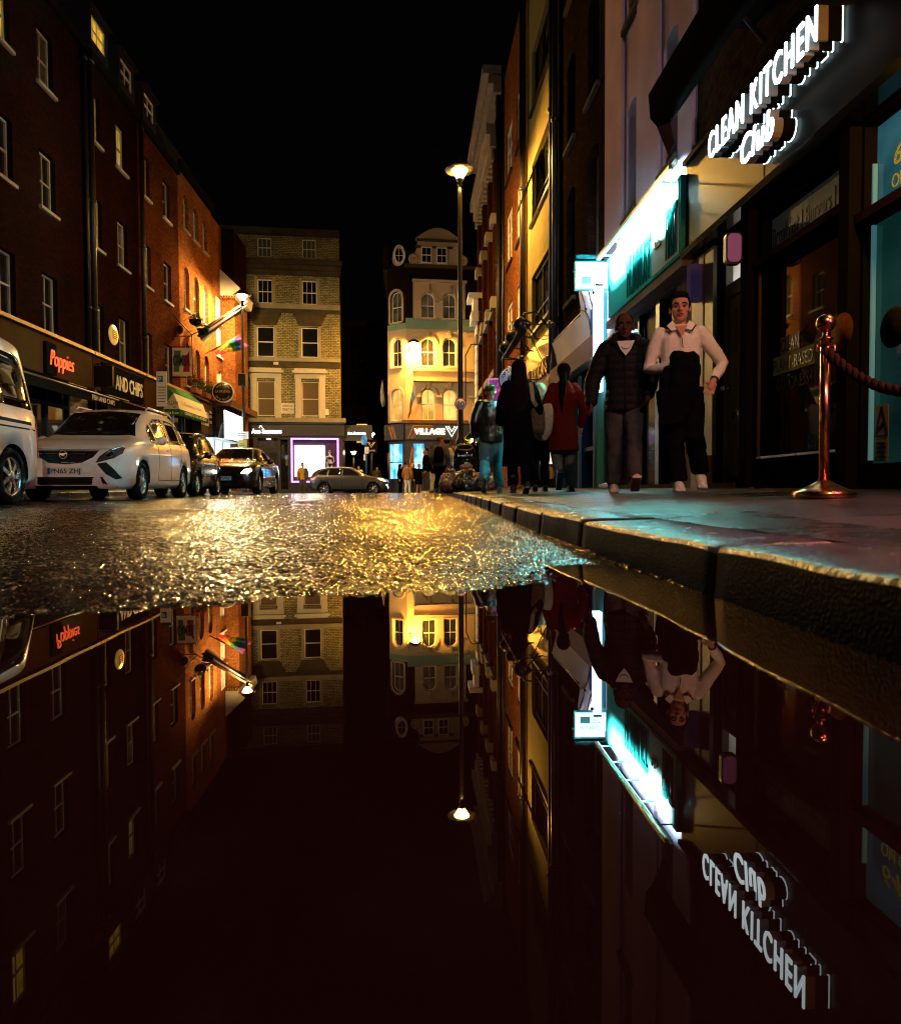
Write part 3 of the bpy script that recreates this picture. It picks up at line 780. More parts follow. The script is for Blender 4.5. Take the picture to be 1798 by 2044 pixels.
lo = bpy.data.objects.new('takeaway_light', li); COL.objects.link(lo); lo.location = L.pt(28.6, 2.6, 1.1); lo.rotation_euler = (L.n + V3((0, -.25, -.25))).to_track_quat('-Z', 'Y').to_euler()
# round pasta sign
t = thing('round_sign', 'round black sign with gold lettering on a bracket by the brick corner', 'sign', (-10.3, 32, 4.2))
c = V3((-10.3, 32, 4.7)); ax = V3((.16, -1, 0)).normalized(); rx = V3((1, .16, 0)).normalized()
m = MB(); m.lathe(c, [(.44, -.1), (.47, -.08), (.47, .06), (.44, .07)], 32, axis=ax); m.build('rim', M['white'], t)
m = MB(); m.lathe(c + ax * .071, [(.425, 0), (.425, .01)], 32, axis=ax); m.build('disc', M['black'], t)
m = MB(); o = c + ax * .083
m.text('LA PASTAIA', o - V3((0, 0, .03)), rx, (0, 0, 1), .115, width=.64, align='CENTER')
for txt, top in (('PASTA & PIZZA', True), ('EAT IN TAKE AWAY', False)):
    for i, ch in enumerate(txt):
        if ch == ' ': continue
        a = (i - (len(txt) - 1) / 2) / len(txt) * (1.9 if top else 2.0)
        if top: up = rx * math.sin(a) + V3((0, 0, 1)) * math.cos(a); xd = rx * math.cos(a) - V3((0, 0, 1)) * math.sin(a); pos = o + up * .29
        else: up = -(rx * math.sin(a) - V3((0, 0, 1)) * math.cos(a)); xd = rx * math.cos(a) + V3((0, 0, 1)) * math.sin(a); pos = o - up * .38; 
        m.text(ch, pos, xd, up, .075, align='CENTER')
m.build('lettering', mk('gold_lettering', (.75, .52, .16), .4), t)
m = MB(); m.tube([c + V3((-.47, .1, 0)), c + V3((-.9, .1, 0))], .02, 6); m.build('bracket', M['iron'], t)
# flags
M['pride'] = None
def stripes_mat(name, cols, axis_scale, rot=0):
    m, nt, b = _new(name)
    uv = N(nt, 'ShaderNodeUVMap'); sx = N(nt, 'ShaderNodeSeparateXYZ'); nt.links.new(uv.outputs[0], sx.inputs[0])
    rp = N(nt, 'ShaderNodeValToRGB'); rp.color_ramp.interpolation = 'CONSTANT'
    el = rp.color_ramp.elements
    el[0].position = 0; el[0].color = rgba(cols[0]); el[1].position = 1 / len(cols); el[1].color = rgba(cols[1])
    for i in range(2, len(cols)):
        e = el.new(i / len(cols)); e.color = rgba(cols[i])
    nt.links.new(sx.outputs[1], rp.inputs[0]); nt.links.new(rp.outputs[0], b.inputs['Base Color']); b.inputs['Roughness'].default_value = .75
    return m
def flag(label, base, tip, cols, fly, group=None, w=.9, seed=1, roll=.35):
    t = thing('flag', label, 'flag', base)
    base, tip = V3(base), V3(tip)
    m = MB(); m.tube([base, tip], .025, 8); m.ball(tip, .05); m.build('pole', M['wood'], t)
    rnd = random.Random(seed); vs = []; uv = []; nu, nv = 14, 12; ax = (tip - base).normalized(); fly = V3(fly)
    side = ax.cross(fly).normalized()
    for i in range(nu + 1):
        for j in range(nv + 1):
            u, v = i / nu, j / nv
            p = base + (tip - base) * (.18 + .8 * u) + fly * (v * w * (1 - .25 * math.sin(u * 3))) + side * (roll * math.sin(v * 5 + u * 4) * v * .5 + .05 * math.sin(v * 17 + u * 3)) + V3((0, 0, -1)) * (.12 * v * v)
            vs.append(p); uv.append((v, u))
    n1 = nv + 1
    m.v = []; m = MB(); m.add(vs, [(i * n1 + j, i * n1 + j + 1, (i + 1) * n1 + j + 1, (i + 1) * n1 + j) for i in range(nu) for j in range(nv)], 0, uv, True)
    m.build('cloth', stripes_mat('flag_stripes', cols, 1), t)
    return t
rainbow = [(.5, .02, .03), (.6, .2, .02), (.65, .55, .03), (.03, .3, .08), (.02, .12, .5), (.3, .04, .4)]
flag('dark furled flag on a slanted pole against the orange brick', L.pt(24.85, 6.65, .05), L.pt(28.5, 9.2, 1.75), [(.03, .035, .06), (.12, .02, .03), (.30, .26, .25), (.02, .02, .03)], (0.05, .1, -.45), w=.75, seed=3)
flag('rainbow striped flag billowing from the brick corner', L.pt(27.6, 6.55, .05), L.pt(28.6, 7.6, 1.3), rainbow, (.55, .05, -.25), w=.95, seed=5, roll=.5)
# wall floodlight pots / hanging baskets on the arched house
def leafball(m, c, r, n, rnd, size=.07):
    for _ in range(n):
        d = V3((rnd.gauss(0, 1), rnd.gauss(0, 1), rnd.gauss(0, .8))).normalized() * r * rnd.uniform(.45, 1)
        p = V3(c) + d; a = V3((rnd.gauss(0, 1), rnd.gauss(0, 1), rnd.gauss(0, 1))).normalized(); b_ = a.orthogonal().normalized(); s_ = size * rnd.uniform(.6, 1.2)
        m.add([p - a * s_, p + b_ * s_ * .5, p + a * s_, p - b_ * s_ * .5], [(0, 1, 2, 3)])
M['leaf'] = mk('leaves', (.05, .09, .03), .6, var=.5, scale=20)
M['petal'] = mk('red_petals', (.55, .03, .03), .6, var=.3)
M['terracotta'] = mk('terracotta', (.30, .12, .06), .8)
rnd = random.Random(4)
for i, s in enumerate((25.5, 26.9, 28.05)):
    t = thing('flower_box', ['red geranium box at the near end of the brick ledge', 'sparse leafy box in the middle of the brick ledge', 'red geranium box nearest the round black sign'][i], 'flower box', L.pt(s, 4.35, .3), 'flower boxes on the ledge')
    m = MB(); L.box(m, s - .4, s + .4, 4.425, 4.65, .1, .38); m.build('trough', M['terracotta'], t)
    m = MB(); leafball(m, L.pt(s, 4.85, .25), .36, 130, rnd, .08); m.build('foliage', M['leaf'], t)
    if i != 1:
        m = MB(); leafball(m, L.pt(s - .1, 5.05, .3), .3, 45, rnd, .06); m.build('blooms', M['petal'], t)
for i, (s, z) in enumerate(((24.7, 7.35), (25.75, 7.2))):
    t = thing('hanging_basket', ['dark hanging basket left of the furled flag', 'hanging basket on a white bracket behind the furled flag'][i], 'hanging basket', L.pt(s, z, .1), 'hanging baskets on the brick wall')
    m = MB(); m.tube([L.pt(s, z + .35, .003), L.pt(s, z + .35, .55)], .018, 6); m.tube([L.pt(s, z, .003), L.pt(s, z + .33, .5)], .012, 6); m.build('bracket', M['white'], t)
    m = MB(); m.lathe(L.pt(s, z, .5), [(.05, -.2), (.2, -.1), (.26, .05), (.22, .05)], 16); m.build('bowl', M['blackmatt'], t)
    m = MB(); leafball(m, L.pt(s, z + .08, .5), .3, 110, rnd, .07); m.build('foliage', M['leaf'], t)
# parking sign post (pavement)
t = thing('parking_sign', 'tall white parking sign plate with a blue square on a post', 'sign', (-9.95, 24.4, .3))
m = MB(); m.tube([(-9.95, 24.4, .2), (-9.95, 24.4, 4.35)], .045, 8); m.build('post', M['iron'], t)
m = MB(); m.box((-10.13, 24.33, 3.15), (-9.77, 24.35, 4.35)); m.build('plate', M['white'], t)
m = MB(); m.box((-10.08, 24.325, 3.98), (-9.9, 24.329, 4.2)); m.build('blue_square', mk('sign_blue', (.02, .12, .5), .4), t)
m = MB(); m.text('P', (-10.05, 24.324, 4.01), (1, 0, 0), (0, 0, 1), .15, depth=.002); m.build('letter', M['text_white'], t)
m = MB()
for i in range(6): m.box((-10.08, 24.325, 3.3 + i * .1), (-9.84 + .02 * (i % 3), 24.329, 3.325 + i * .1))
m.build('small_print', M['text_black'], t)
# ------------------------------------------------------------------ corner building with the lingerie shop
A = Fr((-14.8, 43.26), (-7.0, 44.3), 1)
b = thing('stock_brick_building', 'yellow stock brick corner building with cornices over the neon framed shop window', 'building', A.pt(4, 0, -3))
cx = (.7, 3.42, 6.12)
rows = {4: (14.65, 15.83, .42), 3: (11.81, 13.29, .46), 2: (8.52, 10.39, .52), 1: (4.86, 7.03, .54)}
ops = []
for c_ in cx:
    for r, (a, e, hw) in rows.items():
        if r == 4 and c_ < 1: ops.append((.9, 1.45, a, e)); continue
        ops.append((c_ - hw, c_ + hw, a, e))
m = MB(); wall(m, A, -3, 7.96, 4.7, 16.3, ops, depth=9, reveal=.2); m.build('wall', M['brickstock'], b)
M['blind'] = mk('drawn_blind', (.20, .14, .08), .6, var=.08, scale=8)
M['glass_frost'] = mk('dull_reflecting_pane', (.10, .12, .11), .12, var=.2, scale=3)
for c_ in cx:
    for r, (a, e, hw) in rows.items():
        s0, s1 = (c_ - hw, c_ + hw) if not (r == 4 and c_ < 1) else (.9, 1.45)
        window(A, b, s0, s1, a, e, rec=.14, cols=3 if r > 2 else 1, rows=(.5,), fmat=M['white'], pmat=M['blind'] if r == 1 else M['glass_frost'] if r == 4 else M['glass'], sill=False)
def strip(name, z0, z1, d, mat, s0=-3, s1=8.0):
    m = MB(); A.box(m, s0, s1, z0, z1, .003, d); m.build(name, mat, b)
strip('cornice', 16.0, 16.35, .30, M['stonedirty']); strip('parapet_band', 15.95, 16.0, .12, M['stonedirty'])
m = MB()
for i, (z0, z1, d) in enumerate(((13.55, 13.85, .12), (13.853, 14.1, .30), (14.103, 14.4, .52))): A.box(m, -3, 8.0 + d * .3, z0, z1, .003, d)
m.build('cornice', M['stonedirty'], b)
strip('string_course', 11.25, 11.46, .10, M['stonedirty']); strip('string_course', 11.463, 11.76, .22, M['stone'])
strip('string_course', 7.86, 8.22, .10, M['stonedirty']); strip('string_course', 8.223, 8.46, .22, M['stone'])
for c_ in cx:
    for sg in (-1, 1):
        m = MB(); A.box(m, *sorted((c_ + sg * .46, c_ + sg * .62)), 11.77, 13.42, .003, .05); m.build('pilaster_strip', M['stone'], b)
        m = MB(); A.box(m, *sorted((c_ + sg * .52, c_ + sg * .68)), 8.47, 10.45, .003, .06); m.build('pilaster_strip', M['stone'], b)
    m = MB()      # tapered hood over the second floor window
    p = [A.pt(c_ - .68, 10.46, .003), A.pt(c_ + .68, 10.46, .003), A.pt(c_ + .92, 11.05, .003), A.pt(c_ - .92, 11.05, .003)]
    q = [A.pt(c_ - .68, 10.46, .12), A.pt(c_ + .68, 10.46, .12), A.pt(c_ + .92, 11.05, .42), A.pt(c_ - .92, 11.05, .42)]
    m.add(p + q, [(4, 5, 6, 7), (0, 1, 5, 4), (1, 2, 6, 5), (3, 7, 6, 2), (0, 4, 7, 3)])
    A.box(m, c_ - .98, c_ + .98, 11.053, 11.22, .003, .5)
    m.build('window_hood', M['stonedirty'], b)
    m = MB()      # white painted first floor surround with entablature
    A.box(m, c_ - .92, c_ - .55, 4.72, 7.2, .003, .10); A.box(m, c_ + .55, c_ + .92, 4.72, 7.2, .003, .10)
    A.box(m, c_ - .95, c_ + .95, 7.203, 7.5, .003, .13); A.box(m, c_ - 1.08, c_ + 1.08, 7.503, 7.66, .003, .34); A.box(m, c_ - .95, c_ + .95, 7.663, 7.8, .003, .22)
    m.build('window_surround', M['offwhite'], b)
strip('ledge', 4.46, 4.72, .42, M['stone'], s1=8.3)
# ground floor shopfront
M['charcoal'] = mk('charcoal_shopfront', (.035, .034, .036), .4, var=.25)
m = MB(); wall(m, A, -3, 8.1, 0, 4.45, [(2.9, 4.1, .1, 3.45), (4.95, 7.78, .8, 3.42), (1.4, 2.6, .3, 3.4), (4.25, 4.7, .3, 3.4)], depth=9, reveal=.25, d=.02); m.build('shopfront', M['charcoal'], b)
strip('fascia', 3.62, 4.36, .16, M['charcoal'], s1=8.2); strip('fascia_moulding', 4.363, 4.455, .3, M['charcoal'], s1=8.25)
m = MB(); A.quad(m, 2.9, 4.1, .1, 3.45, -.2); d_ = m.build('door', M['charcoal'], b)
m = MB()
for s0, s1 in ((3.0, 3.45), (3.55, 4.0)):
    for z0, z1 in ((.4, 1.2), (1.35, 2.6)): A.box(m, s0, s1, z0, z1, -.198, -.17)
m.build('door_panel', M['black'], d_)
m = MB(); A.quad(m, 1.4, 2.6, .3, 3.4, -.2); A.quad(m, 4.25, 4.7, .3, 3.4, -.2); m.build('shop_window', M['shopglass'], b)
m = MB()
for s0, s1, z0, z1 in ((4.9, 7.84, .72, .82), (4.9, 7.84, 3.40, 3.50), (4.9, 5.0, .823, 3.397), (7.74, 7.84, .823, 3.397)): A.box(m, s0, s1, z0, z1, .03, .09)
m.build('neon_frame', glow('violet_neon', (.62, .22, 1.0), 3.2), b)
m = MB(); A.quad(m, 5.0, 7.74, .82, 3.4, -.24); m.build('window_back', mk('dusky_display_back', (.10, .06, .09), .5), b)
m = MB(); A.box(m, 5.1, 6.95, 1.1, 3.05, -.2, -.16); m.build('light_screen', glow('white_screen', (.96, .96, 1.0), 5.0), b)
m = MB()
for s in (3.55, 6.3): m.lathe(A.pt(s, 3.40, .12), [(.0, 0), (.14, .0), (.12, .06)], 14)
m.build('ceiling_light', glow('downlight', (1, .8, .6), 4), b)
for s, sz in ((3.55, .4),):
    m = MB(); A.box(m, 2.85, 4.15, 3.46, 3.6, .025, .1); m.build('door_head', M['black'], b)
m = MB(); A.text(m, 'Ann Summers', 2.55, 3.77, .165, .27, depth=.03, width=1.8, bold=.02)
m.tube([A.pt(3.1 + x, 4.1 + z, .19) for x, z in ((-.08, 0), (-.05, .09), (0, .15), (.05, .09), (.08, 0))], .02, 6)
m.build('lettering', glow('cold_white_letters', (.9, .92, 1.0), 4.5), b)
# mannequin standing in the window
t = thing('mannequin', 'pale mannequin in dark lingerie standing beside the white screen', 'mannequin', A.pt(7.28, .9, -.05))
m = MB(); c_ = A.pt(7.28, 0, -.08); e_ = A.e
for sg in (-1, 1):
    m.tube([c_ + e_ * sg * .09 + V3((0, 0, 1.0)), c_ + e_ * sg * .10 + V3((0, 0, 1.4)), c_ + e_ * sg * .09 + V3((0, 0, 1.85))], [.05, .065, .09], 8)
    m.tube([c_ + e_ * sg * .2 + V3((0, 0, 2.36)), c_ + e_ * sg * .27 + V3((0, 0, 2.05)), c_ + e_ * sg * .08 + V3((0, -.12, 1.85))], [.05, .04, .035], 8)
m.lathe(c_ + V3((0, 0, 1.8)), [(.15, 0), (.17, .1), (.12, .28), (.16, .45), (.19, .56), (.06, .64), (.05, .7)], 12)
m.ball(c_ + V3((0, 0, 2.62)), (.085, .1, .13)); m.build('figure', mk('mannequin_skin', (.55, .5, .46), .4), t)
m = MB(); m.lathe(c_ + V3((0, 0, 1.8)), [(.158, -.02), (.178, .08), (.17, .12)], 12); m.lathe(c_ + V3((0, 0, 2.18)), [(.165, 0), (.188, .08), (.19, .14)], 12); m.ball(c_ + V3((0, -.03, 2.66)), (.09, .09, .05)); m.build('lingerie', M['black'], t)
# plates and small things on the wall
m = MB(); A.box(m, 4.32, 5.1, 5.02, 5.66, .003, .03)
t = solo(m, 'street_sign', M['white'], 'white street name plate between two first floor windows', 'sign')
m = MB(); A.text(m, 'WARDOUR', 4.39, 5.42, .032, .15, depth=.004, width=.64, bold=.01); A.text(m, 'STREET W1', 4.39, 5.19, .032, .15, depth=.004, width=.64, bold=.01); m.build('lettering', M['text_black'], t)
m = MB(); A.text(m, 'CITY OF WESTMINSTER', 4.42, 5.08, .032, .06, depth=.004, width=.58); m.build('small_lettering', mk('red_lettering', (.5, .03, .03), .5), t)
m = MB(); A.box(m, 7.02, 7.25, 4.95, 5.3, .003, .12); A.box(m, 7.08, 7.19, 5.3, 5.33, .003, .06); solo(m, 'alarm_box', M['white'], 'small white alarm box at the brick corner', 'alarm box')
m = MB(); A.box(m, 3.9, 4.2, 8.02, 8.17, .105, .14); A.box(m, 3.93, 4.17, 8.17, 8.185, .105, .13); solo(m, 'wall_plate', M['white'], 'small pale plate on the sooty stone band', 'plate')
# projecting dark sign on the side street
t = thing('projecting_sign', 'dark projecting sign with small glowing white lettering by the dark side street', 'sign', (-6.2, 44.6, 3.4))
m = MB(); m.box((-6.95, 44.55, 3.35), (-4.95, 44.7, 4.35)); m.build('board', M['charcoal'], t)
m = MB(); m.text('Ann Summers', (-6.5, 44.54, 3.75), (1, 0, 0), (0, 0, 1), .17, depth=.02, width=1.15, bold=.02); m.build('lettering', bpy.data.materials['cold_white_letters'], t)

# ------------------------------------------------------------------ dark buildings down the side street
def far_block(label, x0, x1, y, z1, ws, lit=(), mat='bricknight'):
    F = Fr((x0, y), (x1, y), 1)
    t = thing('distant_building', label, 'building', F.pt((x1 - x0) / 2, 0, -3))
    ops = []
    for z in (4.6, 8.0, 11.4):
        for k in range(ws):
            s = (x1 - x0) * (k + .5) / ws; ops.append((s - .55, s + .55, z, z + 1.9))
    m = MB(); wall(m, F, 0, x1 - x0, 0, z1, ops, depth=8); m.build('wall', M[mat], t)
    for i, o in enumerate(ops): window(F, t, *o[:4], rec=.1, fmat=M['stonedirty'], pmat=M['lit_warm'] if i in lit else M['glass'], sill=False)
    m = MB(); F.box(m, 0, x1 - x0, 3.3, 3.9, .003, .3); m.build('fascia', M['blackmatt'], t)
    m = MB(); F.box(m, .2, x1 - x0 - .2, z1, z1 + .5, -.4, .2); m.build('parapet', M['stonedirty'], t)
    return t
far_block('unlit building closing the dark gap down the side street', -15, -3.5, 66, 15.5, 6, (3,))
far_block('low dark building behind the black shopfront', 2.2, 14, 62, 13, 5)

# ------------------------------------------------------------------ cream stucco corner bar
W = Fr((-4.3, 43.6), (1.5, 44.4), 1)
b = thing('stucco_corner_building', 'amber lit cream stucco corner bar with arched windows and a curved gable', 'building', W.pt(3, 0, -3))
s_lo, s_hi = 1.57, 7.6
wc = (2.96, 4.31, 6.3)
ops = []
for c_ in wc: ops += [(c_ - .43, c_ + .43, 4.58, 6.55, .43), (c_ - .42, c_ + .42, 7.94, 9.72, .42), (c_ - .42, c_ + .42, 10.9, 12.47, .42)]
z_st = 13.25
def split(zs, z0, z1): return [o for o in zs if z0 <= o[2] and o[3] <= z1]
m = MB(); wall(m, W, s_lo, s_hi, 4.45, 10.24, split(ops, 4, 10.24), depth=9, closed=True); m.build('wall', M['stucco_cream'], b)
m = MB(); wall(m, W, s_lo, s_hi, 10.24, 10.9, [], depth=9, closed=False); m.build('teal_band', M['stucco_teal'], b)
m = MB(); wall(m, W, 2.04, 5.3, 10.9, z_st, split(ops[:6], 10.8, 13), depth=9, closed=False, d=.06); m.build('upper_wall', M['stucco_cream'], b)
m = MB(); wall(m, W, s_lo, 2.04, 10.9, 14.0, [], closed=False); wall(m, W, 5.3, s_hi, 10.9, 14.0, [(5.88, 6.72, 10.9, 12.47, .42)], closed=False); wall(m, W, 2.04, 5.3, z_st, 14.0, [], closed=False); m.build('brick_attic', M['brickbrown'], b)
litmap = {(0, 0): 'lit_warm', (1, 0): 'lit_warm', (0, 1): 'lit_dim', (1, 1): 'lit_dim', (0, 2): 'lit_dim', (1, 2): 'lit_dim'}
for i, c_ in enumerate(wc):
    for j, (a, e, hw) in enumerate(((4.58, 6.55, .43), (7.94, 9.72, .42), (10.9, 12.47, .42))):
        window(W, b, c_ - hw, c_ + hw, a, e, rise=hw, rec=.12, cols=2, rows=(.5,), fmat=M['white'], pmat=M[litmap.get((i, j), 'glass')], sill=(j > 0), smat=M['stucco_cream'], d=.06 if j == 2 and i < 2 else 0)
        m = MB()     # arch moulding, keystone and imposts
        o1 = arch_pts(c_ - hw - .2, c_ + hw + .2, e - hw, hw + .2); o2 = arch_pts(c_ - hw - .04, c_ + hw + .04, e - hw, hw + .04)
        dd = .06 if j == 2 else 0
        for k in range(len(o1) - 1):
            ra = [W.pt(*o1[k], dd + .003), W.pt(*o1[k + 1], dd + .003), W.pt(*o2[k + 1], dd + .003), W.pt(*o2[k], dd + .003)]
            rb = [p + W.n * .08 for p in ra]
            m.add(ra + rb, [(4, 5, 6, 7), (0, 1, 5, 4), (3, 7, 6, 2)])
        W.box(m, c_ - .09, c_ + .09, e - .02, e + .42, dd + .003, dd + .14)
        W.box(m, c_ - hw - .30, c_ - hw - .02, e - hw - .12, e - hw, dd + .003, dd + .1); W.box(m, c_ + hw + .02, c_ + hw + .30, e - hw - .12, e - hw, dd + .003, dd + .1)
        m.build('arch_moulding', M['stucco_cream'], b)
def wstrip(name, s0, s1, z0, z1, d, mat): m = MB(); W.box(m, s0, s1, z0, z1, .003, d); m.build(name, mat, b)
wstrip('string_course', 2.0, 7.6, 7.62, 7.8, .18, M['stucco_cream']); wstrip('string_course', 2.0, 5.6, 6.98, 7.12, .3, M['stucco_cream']); wstrip('string_course', 2.0, 5.4, 10.0, 10.12, .1, M['stucco_cream'])
wstrip('shop_cornice', 1.3, 7.6, 4.36, 4.56, .42, M['wood'])
wstrip('cornice', 2.0, 5.4, 13.12, 13.26, .22, M['stucco_cream']); wstrip('eaves', 1.5, 7.6, 13.98, 14.16, .25, M['stonedirty'])
# chamfered corner
CH = Fr((W.pt(.5, 0, -.95).x, W.pt(.5, 0, -.95).y), (W.pt(1.57, 0, 0).x, W.pt(1.57, 0, 0).y), 1)
cc = CH.L / 2
cops = [(cc - .42, cc + .42, 4.58, 6.55, .42), (cc - .4, cc + .4, 7.94, 9.72, .4), (cc - .42, cc + .42, 10.7, 12.6, .42)]
m = MB(); wall(m, CH, 0, CH.L, 4.45, 10.24, cops[:2], closed=False); m.build('corner_wall', M['stucco_cream'], b)
m = MB(); wall(m, CH, 0, CH.L, 10.24, 10.6, [], closed=False); m.build('teal_band', M['stucco_teal'], b)
m = MB(); wall(m, CH, 0, CH.L, 10.6, 14.0, cops[2:], closed=False); m.build('brick_attic', M['brickbrown'], b)
for i, o in enumerate(cops):
    window(CH, b, *o[:4], rise=o[4], rec=.1, fmat=M['white'], pmat=M[('lit_warm', 'lit_dim', 'lit_dim')[i]], sill=True, smat=M['stucco_cream'])
    m = MB(); o1 = arch_pts(o[0] - .17, o[1] + .17, o[3] - o[4], o[4] + .17); o2 = arch_pts(o[0] - .02, o[1] + .02, o[3] - o[4], o[4] + .02)
    for k in range(len(o1) - 1):
        ra = [CH.pt(*o1[k], .003), CH.pt(*o1[k + 1], .003), CH.pt(*o2[k + 1], .003), CH.pt(*o2[k], .003)]; rb = [p + CH.n * .07 for p in ra]
        m.add(ra + rb, [(4, 5, 6, 7), (0, 1, 5, 4), (3, 7, 6, 2)])
    for sg in (0, 1):
        a = o[0] - .17 if not sg else o[1] + .02
        CH.box(m, a, a + .15, o[2], o[3] - o[4], .003, .06)
    m.build('arch_moulding', M['stucco_cream'], b)
# return wall along the side street
RT = Fr((W.pt(.5, 0, -.95).x - 1.0, W.pt(.5, 0, -.95).y + 14), (W.pt(.5, 0, -.95).x, W.pt(.5, 0, -.95).y), 1)
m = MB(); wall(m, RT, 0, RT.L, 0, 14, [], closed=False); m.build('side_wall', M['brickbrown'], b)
m = MB(); RT.box(m, RT.L - 6, RT.L - .2, 13.98, 14.16, .0, .25); m.build('eaves', M['stonedirty'], b)
m = MB()
rf = [CH.pt(0, 14.0, 0), W.pt(1.57, 14.0, 0), W.pt(7.6, 14.0, 0), W.pt(7.6, 14.0, -9), RT.pt(4, 14.0, 0)]
m.add(rf + [p + V3((0, 0, 0)) for p in (W.pt(1.8, 16.4, -2.2), W.pt(7.6, 16.4, -2.2))], [(0, 1, 5), (1, 2, 6, 5), (0, 5, 6, 3, 4)])
m.build('roof', M['roof'], b)
# curved gable
m = MB()
gp = [(1.85, 14.17), (1.85, 14.75), (2.05, 14.8), (2.22, 15.0), (2.32, 15.3), (2.34, 15.72)] + [(2.24 + 0, 15.73), (2.24, 15.83)] + [(2.3 + 2.66 * i / 10, 15.85 + .62 * math.sin(math.pi * i / 10)) for i in range(11)]
gp += [(5.02, 15.83), (5.02, 15.73), (4.92, 15.72), (4.94, 15.3), (5.04, 15.0), (5.2, 14.8), (5.4, 14.75), (5.4, 14.17)]
front = [W.pt(a, z, .10) for a, z in gp]
m.prism(front, -W.n * .35); m.build('gable', M['stucco_cream'], b)
for s0, s1 in ((2.55, 3.2), (3.5, 4.15)):
    m = MB(); W.box(m, s0 - .12, s1 + .12, 14.22, 15.3, .103, .13); f = m.build('window_surround', M['stucco_cream'], b)
    window(W, f, s0, s1, 14.25, 15.24, rec=-.14, cols=2, fmat=M['white'], pmat=M['glass'], sill=False) if False else window(W, b, s0, s1, 14.25, 15.24, rec=0, cols=2, fmat=M['white'], pmat=M['glass'], sill=False, d=.20)
m = MB()
for s0, s1, z0, z1 in ((2.28, 4.98, 15.60, 15.72), (2.2, 2.54, 15.18, 15.3), (3.22, 3.48, 15.18, 15.3), (4.17, 4.5, 15.18, 15.3)): W.box(m, s0, s1, z0, z1, .103, .26)
m.build('gable_moulding', M['stonedirty'], b)
m = MB()
for s in (2.08, 5.16): m.lathe(W.pt(s, 14.5, .1), [(.33, 0), (.33, .06), (.2, .07), (.18, .04), (.1, .04), (.08, .09), (.01, .09)], 20, axis=W.n)
m.build('scroll', M['stucco_cream'], b)
# oval dormer
m = MB()
oc = W.pt(1.22, 14.85, -.45)
for rr, dd, mat in ((1.0, 0, 0),):
    ring = []
    for k in range(20):
        t_ = 2 * math.pi * k / 20; ring.append((math.cos(t_), math.sin(t_)))
    oo = [oc + W.e * (x * .38) + V3((0, 0, z * .62)) for x, z in ring]; ii = [oc + W.e * (x * .24) + V3((0, 0, z * .46)) for x, z in ring]
    for k in range(20):
        k2 = (k + 1) % 20
        m.add([oo[k], oo[k2], ii[k2], ii[k], oo[k] + W.n * .18, oo[k2] + W.n * .18, ii[k2] + W.n * .18, ii[k] + W.n * .18, oo[k] - W.n * .8, oo[k2] - W.n * .8], [(4, 5, 6, 7), (0, 1, 5, 4), (3, 7, 6, 2), (8, 9, 1, 0)])
f = m.build('oval_dormer', M['white'], b)
m = MB(); m.add(ii, [tuple(range(20))]); m.build('pane', M['glass'], f)
m = MB(); m.bar(oc + W.n * .02 - V3((0, 0, .45)), oc + W.n * .02 + V3((0, 0, .45)), .03, .03); m.bar(oc + W.n * .02 - W.e * .23, oc + W.n * .02 + W.e * .23, .03, .03); m.build('glazing_bar', M['white'], f)
m = MB(); m.box((RT.Q.x if hasattr(RT, 'Q') else CH.P.x - .3, CH.P.y + .4, 14.0), (CH.P.x + .1, CH.P.y + 1.4, 15.6)); m.box((CH.P.x - .4, CH.P.y + .3, 15.6), (CH.P.x + .2, CH.P.y + 1.5, 15.75)); m.build('chimney', M['brickbrown'], b)
# ground floor bar front
M['bar_front'] = mk('slate_blue_bar_front', (.045, .05, .075), .35, var=.3, scale=3)
bops = [(2.02, 2.68, 1.2, 3.12), (3.1, 4.0, .3, 3.0), (4.6, 5.4, 1.2, 3.1)]
m = MB(); wall(m, W, s_lo, s_hi, 0, 4.36, bops, closed=False, reveal=.12); m.build('bar_front', M['bar_front'], b)
chops = [(cc - .62, cc + .42, .95, 3.12)]
m = MB(); wall(m, CH, 0, CH.L, 0, 4.36, chops, closed=False, reveal=.12); m.build('bar_front', M['bar_front'], b)
m = MB(); W.box(m, 1.5, 7.6, 3.36, 4.34, .003, .22); CH.box(m, -.1, CH.L - .02, 3.36, 4.34, .003, .22); RT.box(m, RT.L - 5, RT.L + .1, 3.36, 4.34, .003, .22); m.build('fascia', mk('bar_fascia', (.07, .07, .10), .3, var=.2), b)
m = MB(); RT.box(m, RT.L - 5, RT.L + .05, 3.4, 4.3, .224, .24); m.build('fascia_panel', mk('bronze_panel', (.30, .22, .14), .3, .6), b)
M['lit_blue'] = mklit('blue_lit_bar_window', (.01, .20, .75), (.35, .85, 1.0), 2.2, 1.7, (1.5, .7))
m = MB(); W.quad(m, 2.02, 2.68, 1.2, 3.12, -.08); CH.quad(m, cc - .62, cc + .42, .95, 3.12, -.08); m.build('blue_window', M['lit_blue'], b)
m = MB()
for f_, s0, s1, z0 in ((W, 2.02, 2.68, 1.2), (CH, cc - .62, cc + .42, .95)): f_.box(m, s0, s1, 1.95, 2.0, -.079, -.05)
m.build('window_bar', M['black'], b)
m = MB(); W.quad(m, 3.1, 4.0, .3, 3.0, -.1); W.quad(m, 4.6, 5.4, 1.2, 3.1, -.1); m.build('bar_doorway', M['shopglass'], b)
def chevron(m, f_, s, z, w, h, d, th=.05, flip=False):
    a = [f_.pt(s - w, z, d), f_.pt(s, z - h, d), f_.pt(s + w, z, d)]
    m.bar(a[0], a[1], th, .02, up=f_.n); m.bar(a[1], a[2], th, .02, up=f_.n)
cols = ((.75, .45, .05), (.45, .10, .04), (.65, .25, .04), (.2, .25, .5))
